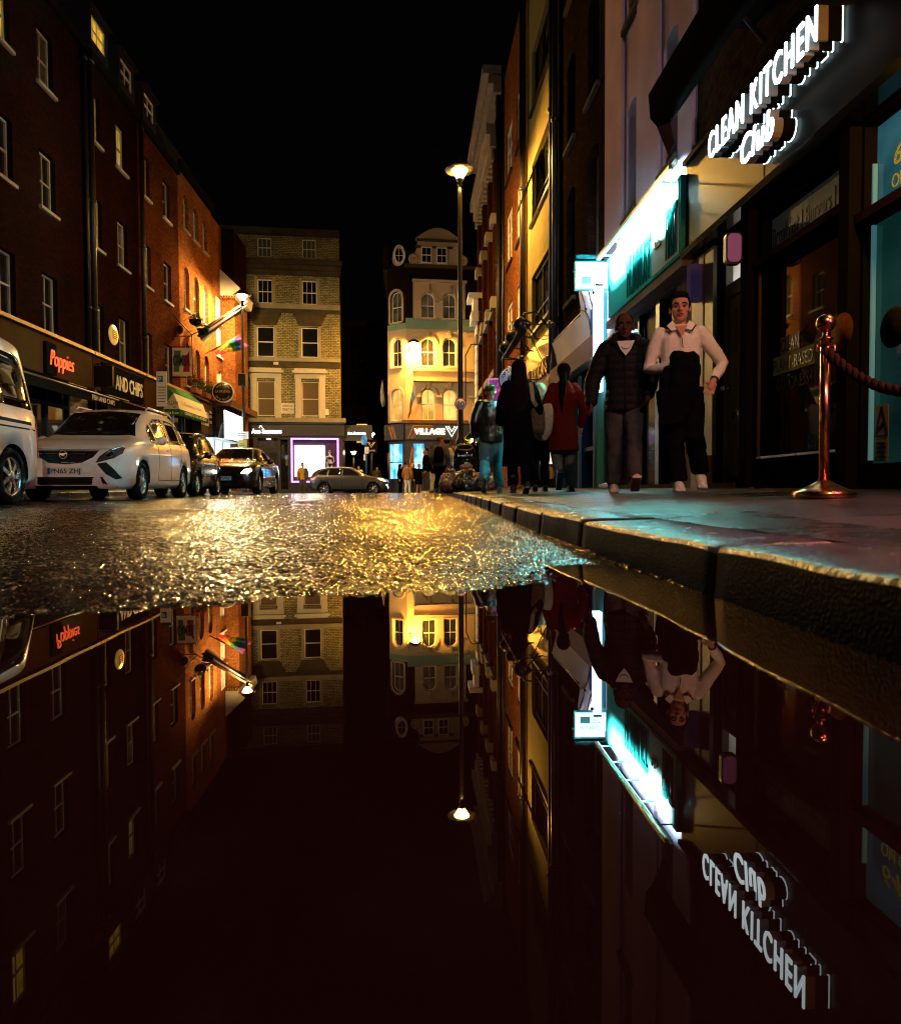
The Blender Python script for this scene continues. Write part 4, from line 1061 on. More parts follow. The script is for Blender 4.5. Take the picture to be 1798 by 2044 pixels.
for i, c_ in enumerate(cols):
    m = MB(); o = i * .11
    m.bar(W.pt(1.66 + o, 3.42, .235), W.pt(2.0 + o, 4.22 - o, .235), .05, .01, up=W.n); m.bar(W.pt(2.0 + o, 4.22 - o, .236), W.pt(3.2, 4.22 - o, .236), .01, .05, up=V3((0, 0, 1)))
    m.bar(CH.pt(.25 + o, 4.2, .235), CH.pt(.5 + o, 3.42, .235), .05, .01, up=CH.n)
    m.bar(CH.pt(cc - .66 - o * .5, 2.6, .01), CH.pt(cc - .66 + .1 - o * .3, 1.1, .01), .05, .012, up=CH.n)
    m.bar(W.pt(1.66 + o, 1.2, .01), W.pt(1.95 + o * .4, 2.9, .01), .05, .012, up=W.n)
    m.build('painted_stripe', mk('stripe_paint_%d' % i, c_, .5), b)
t = thing('neon_sign', 'warm white bar name in neon with a large letter V on the corner fascia', 'sign', W.pt(3.3, 3.5, .2))
ng = glow('warm_neon', (1.0, .80, .42), 7.0)
m = MB(); W.text(m, 'VILLAGE', 2.06, 3.71, .24, .33, depth=.04, width=1.9, bold=.03); m.build('lettering', ng, t)
m = MB()
for o in (0, .2):
    m.tube([W.pt(4.03 + o * .8, 4.2, .27), W.pt(4.4, 3.55 + o * 1.6, .27), W.pt(4.76 - o * .8, 4.2, .27)], .035, 6)
m.build('emblem', glow('pale_neon', (1.0, .85, .66), 2.4), t)
t = thing('hanging_sign', 'black hanging sign with a thin gold letter V under the street lamp', 'sign', (-4.6, 43.0, 2.5))
m = MB(); m.box((-5.25, 43.4, 2.5), (-4.5, 43.5, 3.35)); m.build('board', M['blackmatt'], t)
gl = bpy.data.materials['gold_lettering']
m = MB()
for o in (0, .09): m.tube([(-5.1 + o, 43.39, 3.2), (-4.87, 43.39, 2.85 + o * 1.2), (-4.64 - o, 43.39, 3.2)], .014, 5)
m.text('VILLAGE', (-5.1, 43.39, 2.63), (1, 0, 0), (0, 0, 1), .09, width=.46); m.build('lettering', glow('dim_gold', (.8, .45, .15), .6), t)
flag('thin progress flag hanging limp from a slanted pole on the bar front', W.pt(1.75, 4.75, .1), W.pt(2.05, 6.9, .9), [(.5, .3, .05), (.2, .08, .05), (.15, .35, .5), (.6, .6, .62)], (-.05, -.1, -.9), w=.45, seed=9, roll=.2)
for i, yy in enumerate((2.2, 3.6)):
    t = thing('folded_flag', ['pale furled banner at the dark side of the bar, nearer one', 'pale furled banner at the dark side of the bar, farther one'][i], 'flag', RT.pt(RT.L - yy, 5.7, .3))
    m = MB(); m.tube([RT.pt(RT.L - yy, 7.6, 0), RT.pt(RT.L - yy, 7.5, .5)], .03, 6); m.build('pole', M['iron'], t)
    m = MB(); m.tube([RT.pt(RT.L - yy, 7.5, .4), RT.pt(RT.L - yy, 6.8, .42), RT.pt(RT.L - yy, 6.2, .38), RT.pt(RT.L - yy, 5.9, .4)], [.03, .12, .17, .05], 9); m.build('cloth', M['offwhite'], t)

# ------------------------------------------------------------------ street lamps
def lantern_lamp(name, label, x, y, z0, z1, col, watts, es, arm=None, group='street lamps', sign=False, rad_=.09):
    t = thing(name, label, 'street lamp', (x, y, z0), group)
    zt = z1 - .72
    m = MB(); m.lathe((x, y, z0), [(.16, 0), (.16, .12), (.12, .2), (.125, 1.35), (.15, 1.4), (.15, 1.46), (.085, 1.55), (.075, 3.5), (.06, zt - z0 - .3), (.06, zt - z0)], 14); m.build('column', M['iron'], t)
    m = MB(); m.lathe((x, y, zt), [(.09, 0), (.05, .06), (.10, .12), (.12, .16)], 12)
    for k in range(3):
        a = k * 2.094 + .5; m.tube([(x + .1 * math.cos(a), y + .1 * math.sin(a), zt + .14), (x + .2 * math.cos(a), y + .2 * math.sin(a), zt + .55)], .012, 5)
    m.build('collar', M['iron'], t)
    m = MB(); m.lathe((x, y, zt + .17), [(.07, 0), (.17, .16), (.255, .30), (.25, .33)], 20); m.build('globe', glow('lamp_glass', col, watts / 1.7), t)
    m = MB(); m.lathe((x, y, zt + .40), [(.42, 0), (.425, .012), (.34, .06), (.24, .16), (.12, .25), (.04, .29), (.03, .36)], 20); m.build('hood', M['iron'], t)
    return t
LA = lantern_lamp('street_lamp', 'tall black street lamp with a dazzling golden lantern at the right kerb', .30, 20.5, .20, 9.75, (1.0, .50, .09), 3600, 60)
LB = lantern_lamp('street_lamp', 'street lamp with a white-gold lantern beside the round black sign', -9.67, 33.0, .12, 9.65, (1.0, .64, .21), 6800, 60)
lantern_lamp('street_lamp', 'distant small street lamp left of the stucco bar', -5.2, 46.5, .0, 4.3, (1.0, .72, .36), 130, 40)
lantern_lamp('street_lamp', 'short distant lamp low in the dark gap beside the lit bar', -7.15, 52, .0, 3.4, (1.0, .70, .36), 90, 30)
lantern_lamp('street_lamp', 'street lamp on the right kerb behind the viewer', 1.55, -6.5, .15, 9.75, (1.0, .76, .58), 2900, 60)  # added out of view to light the car fronts and walkers
# bracket lamp on the stucco corner
t = thing('wall_lamp', 'blazing bracket lamp on the stucco corner', 'wall lamp', W.pt(2.0, 9.0, 0))
m = MB(); m.tube([W.pt(1.75, 8.75, .0), W.pt(1.9, 9.3, .5), W.pt(2.0, 9.35, .8)], .035, 8); m.build('bracket', M['iron'], t)
m = MB(); m.lathe(W.pt(2.0, 8.95, .8), [(.08, 0), (.2, .12), (.22, .24), (.2, .27)], 16); m.build('globe', glow('bar_lamp_glass', (1.0, .43, .045), 2700), t)
m = MB(); m.lathe(W.pt(2.0, 9.20, .8), [(.40, 0), (.38, .05), (.24, .16), (.1, .22)], 18); m.build('hood', M['iron'], t)
# things on the near lamp post and the traffic sign posts
t = thing('speed_sign', 'round red rimmed 20 speed limit sign on the black lamp post', 'sign', (.30, 20.4, 2.6))
cz = 2.72
m = MB(); m.lathe((.30, 20.40, cz), [(.165, 0), (.165, .012)], 30, axis=(0, -1, 0)); m.build('plate', M['white'], t)
m = MB()
ro = [(math.cos(2 * math.pi * k / 30), math.sin(2 * math.pi * k / 30)) for k in range(30)]
for k in range(30):
    k2 = (k + 1) % 30
    m.add([(.30 + ro[k][0] * .172, 20.385, cz + ro[k][1] * .172), (.30 + ro[k2][0] * .172, 20.385, cz + ro[k2][1] * .172), (.30 + ro[k2][0] * .144, 20.384, cz + ro[k2][1] * .144), (.30 + ro[k][0] * .144, 20.384, cz + ro[k][1] * .144)], [(0, 1, 2, 3)])
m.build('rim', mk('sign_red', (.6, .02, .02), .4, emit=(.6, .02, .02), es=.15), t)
m = MB(); m.text('20', (.30, 20.383, cz - .075), (1, 0, 0), (0, 0, 1), .15, depth=.003, width=.21, align='CENTER', bold=.008); m.build('numerals', M['text_black'], t)
m = MB(); m.box((.26, 20.405, cz - .1), (.34, 20.43, cz + .1)); m.build('clamp', M['iron'], t)
t = thing('traffic_sign', 'blue round traffic sign on a blue and grey post by the side street', 'sign', (-5.0, 41.9, 0))
m = MB(); m.tube([(-5.0, 41.9, .0), (-5.03, 41.9, 3.5)], .06, 8); m.build('post', mk('blue_post', (.03, .10, .25), .5), t)
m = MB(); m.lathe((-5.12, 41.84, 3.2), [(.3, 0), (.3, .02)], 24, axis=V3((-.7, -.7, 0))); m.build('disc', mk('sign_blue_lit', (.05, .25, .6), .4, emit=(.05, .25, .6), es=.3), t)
m = MB(); m.box((-5.1, 41.83, 2.4), (-4.85, 41.85, 2.8)); m.box((-5.16, 41.83, 2.0), (-5.04, 41.85, 2.35)); m.build('small_plate', M['white'], t)
t = thing('lamp_post_plates', 'two parking plates strapped to the lamp post', 'sign', (-9.9, 32.8, 2.2))
m = MB(); m.box((-9.98, 32.86, 2.65), (-9.42, 32.88, 2.98)); m.build('upper_plate', M['white'], t)
m = MB(); m.box((-9.92, 32.86, 2.16), (-9.5, 32.88, 2.62)); m.build('lower_plate', mk('yellow_plate', (.45, .4, .12), .5), t)
m = MB()
for i in range(3): m.box((-9.92, 32.855, 2.72 + i * .08), (-9.55, 32.859, 2.74 + i * .08))
for i in range(3): m.box((-9.86, 32.855, 2.24 + i * .08), (-9.6, 32.859, 2.26 + i * .08))
m.build('small_print', M['text_black'], t)
m = MB(); m.box((-9.83, 32.75, 5.1), (-9.5, 33.2, 5.65)); m.box((-9.76, 32.74, 5.2), (-9.57, 32.75, 5.55)); m.tube([(-9.67, 32.95, 5.06), (-9.67, 32.95, 5.7)], .09, 8); solo(m, 'control_box', M['black'], 'black box strapped halfway up the lamp post', 'control box', group=None)
# ------------------------------------------------------------------ right side of the street
R = Fr((3.44 - .052 * 3, 3.0), (3.44 - .052 * 40, 40.0), -1)
def rpart(parent, name, mat, *boxes):
    m = MB()
    for b_ in boxes: R.box(m, *b_)
    return m.build(name, mat, parent)
# --- R6: health food restaurant with the bronze fascia
b6 = thing('restaurant_building', 'dark building with a bronze black fascia, glass shopfront and panelled grey door', 'building', R.pt(1, .2, -3))
ops6 = [(1.0, 2.0, 5.6, 7.6), (3.6, 4.6, 5.6, 7.6)]
m = MB(); wall(m, R, -8, 5.60, 3.05, 12.5, ops6, depth=8); m.build('wall', M['bricknight'], b6)
for o in ops6: window(R, b6, *o, fmat=M['stonedirty'], pmat=M['glass'])
M['bronze'] = mk('satin_bronze_black', (.012, .007, .003), .36, .0, spec=.10, var=.12, scale=3, rvar=.05)
m = MB(); R.box(m, -8, 5.62, 3.10, 4.12, .003, .13); m.build('fascia', M['bronze'], b6)
m = MB()
for s in (3.72, 1.4, -.9): R.box(m, s - .004, s + .004, 3.11, 4.11, .131, .134)
m.build('fascia_joint', M['black'], b6)
rpart(b6, 'fascia_moulding', M['blackgloss'], (-8, 5.61, 3.02, 3.098, .003, .2), (-8, 5.61, 4.123, 4.18, .003, .18))
# shopfront below, built piece by piece: pilasters, door recess, windows
m = MB()
wall(m, R, -8, 5.60, .1, 3.02, [(4.30, 5.0, .1, 2.98), (2.62, 3.98, .55, 2.42), (2.62, 3.98, 2.50, 2.88), (1.2, 2.42, .42, 2.25), (1.2, 2.42, 2.33, 2.98), (-1.6, .9, .42, 2.98)], reveal=.17, closed=False)
m.build('shopfront', M['blackmatt'], b6)
rpart(b6, 'pilaster', mk('weathered_pilaster', (.26, .25, .18), .45, var=.35, scale=3, spec=.45), (5.01, 5.23, .62, 2.98, .003, .05))
rpart(b6, 'pilaster', mk('mauve_pilaster', (.30, .22, .26), .5, spec=.3, var=.3, scale=3), (5.26, 5.59, .1, 2.98, .003, .06))
rpart(b6, 'plinth', M['stonedirty'], (4.99, 5.25, .1, .615, .003, .12))
rpart(b6, 'frame_post', M['blackmatt'], (4.08, 4.24, .1, 3.15, .003, .1), (2.45, 2.58, .1, 3.0, .003, .1), (1.0, 1.15, .1, 3.0, .003, .1))
rpart(b6, 'frame_edge', mk('olive_edge', (.10, .085, .05), .7), (3.985, 4.01, .55, 2.42, .003, .03), (4.245, 4.28, .3, 2.6, .003, .05))
rpart(b6, 'transom_rail', mk('dark_wood_rail', (.035, .018, .010), .6), (2.60, 4.0, 2.425, 2.495, .003, .06), (1.18, 2.44, 2.255, 2.325, .003, .06))
rpart(b6, 'window_sill', M['steel'], (2.62, 3.98, .53, .55, -.05, .05))
m = MB(); R.quad(m, 2.62, 3.98, .55, 2.42, -.10); R.quad(m, 2.62, 3.98, 2.5, 2.88, -.10); win_ = m.build('shop_window', M['shopglass'], b6)
M['lit_teal'] = mklit('teal_lit_interior', (.002, .020, .018), (.010, .075, .062), .32, .9)
M['lit_teal2'] = mklit('cyan_lit_interior', (.02, .16, .20), (.12, .45, .52), .26, 1.0)
m = MB(); R.quad(m, 1.2, 2.42, .42, 2.25, -.10); R.quad(m, -1.6, .9, .42, 2.98, -.10); m.build('teal_window', M['lit_teal'], b6)
m = MB(); R.quad(m, 1.2, 2.42, 2.33, 2.98, -.10); m.build('teal_fanlight', M['lit_teal2'], b6)
m = MB()
R.box(m, 2.405, 2.42, .45, 2.24, -.095, -.06); R.box(m, 2.405, 2.42, 2.34, 2.7, -.095, -.06); m.build('lit_edge', glow('cyan_edge', (.25, .75, .85), .12), b6)
m = MB()
for i in range(12): R.box(m, 1.9 - i * .06, 1.925 - i * .06, 1.75, 2.2, -.096, -.09)
m.build('slatted_blind', mk('olive_slat', (.12, .11, .03), .6), b6)
# door in its recess
d = m = MB(); R.quad(m, 4.30, 5.0, .1, 2.98, -.168); m.build('recess_back', M['blackmatt'], b6)
RD = Fr((R.P.x + R.e.x * .15 + R.n.x * .15, R.P.y + R.e.y * .15 + R.n.y * .15), (R.P.x + R.e.x * 9 + R.n.x * .15, R.P.y + R.e.y * 9 + R.n.y * .15), -1)
m = MB(); RD.box(m, 4.36, 4.78, .36, 2.36, -.31, -.27); door = m.build('door', mk('grey_green_door', (.20, .205, .16), .42, spec=.5, var=.35, scale=5), b6)
m = MB()
for s0_, s1_ in ((4.40, 4.54), (4.60, 4.74)):
    for z0_, z1_ in ((.5, .98), (1.12, 1.58), (1.72, 2.24)):
        RD.box(m, s0_, s1_, z0_, z1_, -.268, -.262); RD.box(m, s0_ + .025, s1_ - .025, z0_ + .025, z1_ - .025, -.262, -.252)
m.build('door_panel', mk('grey_green_panel', (.16, .165, .12), .42, spec=.5, var=.3, scale=5), door)
m = MB(); m.tube([RD.pt(4.74, 1.36, -.27), RD.pt(4.74, 1.36, -.20)], .018, 8); m.ball(RD.pt(4.74, 1.36, -.18), .036); m.lathe(RD.pt(4.74, 1.36, -.272), [(.05, 0), (.05, .01), (.02, .02)], 14, axis=RD.n); m.build('door_knob', M['chrome'], door)
m = MB(); RD.box(m, 4.47, 4.68, 1.01, 1.10, -.267, -.248); lp = m.build('letter_box', M['chrome'], door)
m = MB(); RD.box(m, 4.51, 4.64, 1.035, 1.075, -.247, -.243); m.build('flap', M['black'], lp)
m = MB(); RD.box(m, 4.37, 4.77, .365, .42, -.268, -.25); m.build('kick_plate', M['steel'], door)
m = MB(); RD.box(m, 4.31, 4.355, .3, 2.9, -.31, -.22); RD.box(m, 4.36, 4.79, 2.37, 2.52, -.31, -.24); RD.box(m, 4.79, 4.83, .3, 2.9, -.31, -.22); m.build('door_frame', mk('grey_door_frame', (.18, .18, .14), .45, spec=.5, var=.3), b6)
m = MB(); RD.quad(m, 4.36, 4.80, 2.54, 2.90, -.30); m.build('door_fanlight', mklit('pale_lit_fanlight', (.35, .28, .22), (.9, .88, .78), .8, .8), b6)
rpart(b6, 'door_step', M['stonedirty'], (4.32, 4.98, .1, .30, -.16, .12))
rpart(b6, 'red_pipe', mk('dull_red_pipe', (.16, .025, .02), .5), (4.975, 4.995, .3, 2.9, -.10, -.07))
# lettering on the glass
m = MB(); R.text(m, 'Breakfast | Burgers | Bowls', 3.93, 2.60, -.085, .15, depth=.004, width=1.9); m.v = [v for v in m.v]
t = thing('transom_strip', 'grey strip above the shop window lettered with the menu', 'sign', R.pt(3.2, 2.55, -.05))
mm = MB(); R.box(mm, 2.63, 3.97, 2.52, 2.87, -.098, -.09); mm.build('strip', mk('grey_translucent_strip', (.06, .065, .05), .3, emit=(.5, .55, .42), es=.012), t)
m2 = MB(); R.text(m2, 'Breakfast | Burgers | Bow', 3.95, 2.60, -.088, .17, depth=.004, width=1.30); m2.build('lettering', M['text_black'], t)
t = thing('window_sticker', 'two tier pale sticker with bold capital lettering on the dark shop window', 'sticker', R.pt(3.7, 1.2, -.08))
m = MB(); R.box(m, 3.46, 3.80, 1.52, 1.68, -.098, -.095); m.build('upper_tier', mk('grey_sticker', (.50, .48, .42), .5), t)
m = MB(); R.box(m, 3.22, 3.93, 1.34, 1.515, -.098, -.095); m.build('lower_tier', mk('olive_sticker', (.42, .42, .20), .5), t)
m = MB(); R.text(m, 'CLEAN', 3.79, 1.54, -.094, .12, depth=.003, width=.32, bold=.01); R.text(m, 'PLANT-BASED', 3.92, 1.365, -.094, .12, depth=.003, width=.68); m.build('lettering', M['text_black'], t)
m = MB(); R.text(m, 'GOODNESS', 3.86, 1.17, -.094, .12, depth=.003, width=.56); m.build('pale_lettering', mk('dim_letter', (.14, .13, .10), .5), t)
rnd = random.Random(8)
def roundel(s, z, r, label, col, rim, d=-.097):
    t = thing('round_sticker', label, 'sticker', R.pt(s, z - r, -.08), 'round food stickers on the shop glass')
    m = MB(); m.lathe(R.pt(s, z, d), [(r, 0), (r, .003)], 28, axis=R.n); m.build('rim', mk('sticker_rim', rim, .5), t)
    m = MB(); m.lathe(R.pt(s, z, d + .004), [(r * .84, 0), (r * .84, .002)], 28, axis=R.n); m.build('picture', mk('food_picture', col, .5, var=.8, scale=14), t)
roundel(3.05, 1.46, .19, 'green rimmed round sticker just left of the copper post', (.12, .06, .03), (.10, .11, .03))
roundel(2.78, 1.62, .15, 'reddish round sticker just right of the copper post', (.17, .06, .04), (.16, .15, .07))
roundel(2.51, 1.46, .14, 'brown round sticker on the dark frame between the windows', (.16, .07, .03), (.14, .06, .03), .102)
roundel(2.2, 1.42, .15, 'nearly black round sticker on the teal window', (.02, .02, .02), (.04, .04, .04))
m = MB(); R.box(m, 2.70, 2.86, 1.98, 2.2, -.098, -.095); solo(m, 'poster', mk('orange_poster', (.28, .09, .04), .5, var=.7, scale=12), 'small orange poster in the upper corner of the shop window', 'poster')
t = thing('warning_sign', 'cctv warning sticker with a black triangle low on the teal window', 'sign', R.pt(2.3, .45, -.08))
m = MB(); R.box(m, 2.24, 2.39, .62, .86, -.098, -.094); m.build('upper_panel', mk('pale_pink_panel', (.38, .30, .32), .5), t)
m = MB(); R.box(m, 2.24, 2.39, .44, .615, -.098, -.094); m.build('lower_panel', mk('yellow_panel', (.42, .34, .12), .5), t)
m = MB()
tri = [R.pt(2.385, .63, -.092), R.pt(2.245, .63, -.092), R.pt(2.315, .85, -.092)]
for i in range(3): m.bar(tri[i], tri[(i + 1) % 3], .014, .004, up=R.n)
m.bar(R.pt(2.35, .68, -.092), R.pt(2.29, .72, -.092), .03, .004, up=R.n)
for i in range(4): R.box(m, 2.26 + .01 * (i % 2), 2.375, .465 + i * .035, .48 + i * .035, -.093, -.090)
m.build('pictogram', M['text_black'], t)
t = thing('fanlight_lettering', 'yellow address lettering on the cyan fanlight', 'sign', R.pt(2.0, 2.5, -.08))
m = MB(); R.text(m, '64', 2.22, 2.60, -.093, .15, depth=.003, shear=.2); R.text(m, 'Old Compton', 2.24, 2.44, -.093, .10, depth=.003, width=.6); m.build('lettering', mk('yellow_lettering', (.55, .50, .02), .5, emit=(.5, .45, .02), es=.25), t)
t = thing('teal_window_lettering', 'dim pale lettering on the teal window beside the rope', 'sign', R.pt(1.9, .9, -.08))
m = MB(); R.text(m, 'GOOD', 2.1, 1.1, -.093, .09, depth=.003); R.text(m, 'JUST', 2.05, .95, -.093, .11, depth=.003); m.build('lettering', mk('dim_letter2', (.2, .2, .17), .5), t)
# rounded pink light box and the small box sign beside the door
m = MB()
def rrect(s0, s1, z0, z1, r, d):
    out = []
    for cs, cz, a0 in ((s1 - r, z1 - r, 0), (s0 + r, z1 - r, 90), (s0 + r, z0 + r, 180), (s1 - r, z0 + r, 270)):
        for k in range(5):
            a = rad(a0 + k * 22.5); out.append(R.pt(cs + r * math.cos(a), cz + r * math.sin(a), d))
    return out
t = thing('rounded_light_box', 'rounded pink light box high beside the grey door', 'light box', R.pt(4.12, 2.55, .2))
zc0, zc1 = 2.52, 2.80; yl = R.pt(4.14, 0, 0).y
def rr2(x0, x1, z0, z1, r, y):
    out = []
    for cs, cz, a0 in ((x1 - r, z1 - r, 0), (x0 + r, z1 - r, 90), (x0 + r, z0 + r, 180), (x1 - r, z0 + r, 270)):
        for k in range(5):
            a = rad(a0 + k * 22.5); out.append((cs + r * math.cos(a), y, cz + r * math.sin(a)))
    return out
xq = R.pt(4.14, 0, .12).x
m = MB(); m.prism(rr2(xq - .17, xq, zc0 - .02, zc1 + .02, .05, yl), (0, .07, 0)); m.build('housing', M['black'], t)
m = MB(); m.prism(rr2(xq - .155, xq - .02, zc0, zc1, .045, yl - .012), (0, .011, 0)); m.build('face', glow('pink_light', (.50, .16, .40), .16), t)
t = thing('small_box_sign', 'small violet lit box sign above the weathered pilaster', 'sign', R.pt(5.34, 2.45, .15))
m = MB(); R.box(m, 5.28, 5.40, 2.44, 2.86, .065, .2); m.build('box', mk('violet_box', (.12, .08, .14), .5, emit=(.3, .2, .6), es=.03), t)
# illuminated letters
t = thing('illuminated_sign', 'white illuminated restaurant lettering on the bronze fascia', 'sign', R.pt(4.0, 3.6, .13))
def letters3d(txt, s, z, h, width, script=False, sp=1.0):
    kw = dict(width=width, spacing=sp)
    m = MB(); R.text(m, txt, s, z, .345, h, depth=.014, bold=.004, shear=.18 if script else 0, **kw); m.build('lit_face', glow('letter_face', (.86, .97, 1.0), 4.5), t)
    m = MB(); R.text(m, txt, s, z, .262, h, depth=.082, bold=.0, shear=.18 if script else 0, **kw); m.build('letter_return', mk('letter_side', (.34, .36, .37), .45, spec=.3), t)
    m = MB(); R.text(m, txt, s, z, .142, h, depth=.012, bold=.006, shear=.18 if script else 0, **kw); m.build('halo_back', glow('letter_halo', (.70, .95, 1.0), 2.2), t)
    m = MB(); R.text(m, txt, s, z, .155, h, depth=.106, bold=-.012, shear=.18 if script else 0, **kw); m.build('letter_spacer', M['blackmatt'], t)
letters3d('CLEAN KITCHEN', 4.45, 3.655, .27, 1.97, sp=1.22)
letters3d('Club', 3.72, 3.26, .26, .60, True, sp=1.12)
# retractable awning overhead
t = thing('retractable_awning', 'dark retractable awning with a heavy front bar high over the bronze fascia', 'awning', R.pt(1.5, 4.0, .5))
sa, sb = -4.0, 4.28
m = MB(); m.loft([[R.pt(s, z, d_) for d_, z in ((.82, 3.95), (.95, 3.90), (1.03, 3.98), (1.05, 4.22), (.98, 4.34), (.84, 4.32))] for s in (sa, sb)]); m.build('front_bar', mk('black_awning_bar', (.004, .0035, .003), .6), t)
M['awn_under'] = mk('dark_striped_canvas', (.016, .008, .006), .8)
m = MB()
m.add([R.pt(sa, 4.32, .9), R.pt(sb - .03, 4.32, .9), R.pt(sb - .03, 5.0, .06), R.pt(sa, 5.0, .06), R.pt(sa, 4.34, .9), R.pt(sb - .03, 4.34, .9), R.pt(sb - .03, 5.02, .06), R.pt(sa, 5.02, .06)], [(3, 2, 1, 0), (4, 5, 6, 7), (1, 2, 6, 5)]); m.build('canvas', M['awn_under'], t)
m = MB()
for i in range(40):
    s = sb - .15 - i * .17
    m.add([R.pt(s, 4.312, .9), R.pt(s - .07, 4.312, .9), R.pt(s - .07, 4.992, .06), R.pt(s, 4.992, .06)], [(3, 2, 1, 0)])
m.build('stripes', mk('brown_stripe', (.04, .016, .011), .8), t)
m = MB()
for s in (3.9, 1.5): m.tube([R.pt(s, 4.55, .05), R.pt(s - .5, 4.45, .5), R.pt(s - .05, 4.25, .9)], .03, 6)
m.build('folding_arm', M['black'], t)
m = MB(); m.add([R.pt(sb, 4.0, .83), R.pt(sb, 3.95, .98), R.pt(sb, 3.62, .84), R.pt(sb, 3.75, .78)], [(0, 1, 2, 3)]); m.build('loose_valance', M['awn_under'], t)
m = MB(); R.box(m, sa, sb, 4.9, 5.15, .003, .22); m.build('cassette', M['black'], t)

# warm and pink lamps added out of view to tint people, post and pavement
t = thing('wall_lamp', 'warm orange wall lamp under the restaurant fascia nearest the viewer', 'wall lamp', R.pt(.55, 2.9, .2))
m = MB(); m.lathe(R.pt(.55, 2.85, .30), [(.05, 0), (.11, .05), (.12, .14), (.1, .2)], 16); m.build('globe', glow('orange_fill_glass', (1.0, .36, .06), 200), t)
m = MB(); m.lathe(R.pt(.55, 3.06, .30), [(.15, 0), (.14, .02), (.03, .07)], 16); m.tube([R.pt(.55, 3.1, .30), R.pt(.55, 3.12, .02)], .018, 6); m.build('bracket', M['iron'], t)
t = thing('light_box', 'pink light box on the frontage nearest the viewer', 'light box', R.pt(-1.2, 2.4, .2))
m = MB(); R.box(m, -1.6, -.6, 1.7, 2.5, .14, .24); m.build('housing', M['black'], t)
m = MB(); R.box(m, -1.56, -.64, 1.74, 2.46, .243, .25); m.build('face', glow('pink_fill_face', (1.0, .12, .62), 42), t)
# --- R5: grimy pink stucco house with the turquoise shop sign
b5 = thing('stucco_house', 'grimy pink stucco house with pilaster strips above the turquoise sign', 'building', R.pt(7.8, .2, -3))
o5 = [(7.86, 8.46, 4.55, 6.3, .12), (6.2, 6.78, 4.55, 6.3, .12), (7.86, 8.46, 7.6, 9.6), (6.2, 6.78, 7.6, 9.6), (7.86, 8.46, 10.9, 12.6), (6.2, 6.78, 10.9, 12.6)]
m = MB(); wall(m, R, 5.63, 9.56, 3.0, 14.5, o5, depth=8, reveal=.28, d=0.0); m.build('wall', M['stucco_pink'], b5)
for o in o5: window(R, b5, *o[:4], rec=.22, fmat=M['offwhite'], pmat=M['glass'], sill=True, smat=M['stonedirty'], rise=o[4] if len(o) > 4 else 0)
rpart(b5, 'pilaster', M['stucco_pink'], (8.56, 9.56, 4.1, 14.4, .003, .05)); rpart(b5, 'pilaster', M['stucco_pink'], (6.86, 7.80, 4.1, 14.4, .003, .05)); rpart(b5, 'pilaster', M['stucco_pink'], (5.66, 6.12, 4.1, 14.4, .003, .05))
rpart(b5, 'cornice', M['stucco_pink'], (5.63, 9.56, 14.4, 14.7, .003, .35))
m = MB(); wall(m, R, 5.62, 9.56, .1, 3.0, [(6.25, 9.0, .3, 2.9)], closed=False, reveal=.2); m.build('shopfront', mk('grey_violet_shopfront', (.20, .16, .17), .6, var=.25, scale=3), b5)
M['dullglass'] = mk('dusty_shop_glass', (.045, .045, .036), .10, var=.6, scale=2.2, spec=.6, rvar=.06)
m = MB(); R.quad(m, 6.25, 9.0, .3, 2.9, -.12); m.build('shop_window', M['dullglass'], b5)
rpart(b5, 'window_mullion', M['black'], (6.95, 7.1, .3, 2.9, -.115, -.02), (7.9, 7.96, .3, 2.9, -.115, -.04))
rpart(b5, 'window_rail', M['stonedirty'], (7.97, 9.0, 1.95, 2.02, -.115, -.06), (6.25, 6.94, 2.2, 2.28, -.115, -.06))
rpart(b5, 'plinth', M['stonedirty'], (6.0, 9.1, .1, .30, .003, .07))
rpart(b5, 'shop_cornice', mk('mauve_cornice', (.32, .24, .24), .6), (5.63, 9.0, 2.95, 3.06, .003, .17))
# turquoise fascia with relief lettering, lit by a strip lamp on arms
t = thing('turquoise_sign', 'turquoise fascia with tall relief lettering flooded by cold light', 'sign', R.pt(7.6, 3.3, .1))
m = MB(); R.box(m, 5.64, 8.80, 3.08, 4.05, .12, .19); m.build('board', mk('turquoise_paint', (.08, .70, .66), .45, var=.05), t)
m = MB(); R.box(m, 5.68, 6.62, 3.11, 4.02, .192, .20); m.build('white_panel', mk('pale_blue_panel', (.70, .82, .84), .45, var=.04), t)
rel = mk('shaded_turquoise_relief', (.015, .20, .20), .5)  # letters coloured darker in place of the shade that outlines them
m = MB(); R.text(m, 'HUMMUST', 7.74, 3.14, .195, .60, depth=.012, width=1.05, bold=.008); m.build('lettering', rel, t)
m = MB(); R.text(m, 'FIRST', 6.08, 3.16, .204, .62, depth=.012, width=.38, bold=.008); m.build('lettering', rel, t)
m = MB(); R.text(m, 'Soho', 6.48, 3.42, .204, .11, depth=.02, width=.22); m.build('small_lettering', mk('dark_teal_letters', (.02, .10, .10), .4), t)
t = thing('strip_lamp', 'long strip lamp on arms in front of the turquoise sign', 'strip lamp', R.pt(7.2, 3.95, .4))
M['trough'] = mk('lamp_trough', (.35, .33, .25), .35, .5)
m = MB(); m.bar(R.pt(5.30, 3.98, .44), R.pt(8.55, 3.98, .44), .045, .05); m.build('trough', M['trough'], t)
m = MB(); m.bar(R.pt(5.9, 3.965, .412), R.pt(8.53, 3.965, .412), .012, .03, mat=0); m.build('tube', glow('cold_tube', (.62, 1.0, .98), 12), t)
teal = mk('teal_arm', (.03, .22, .24), .5)
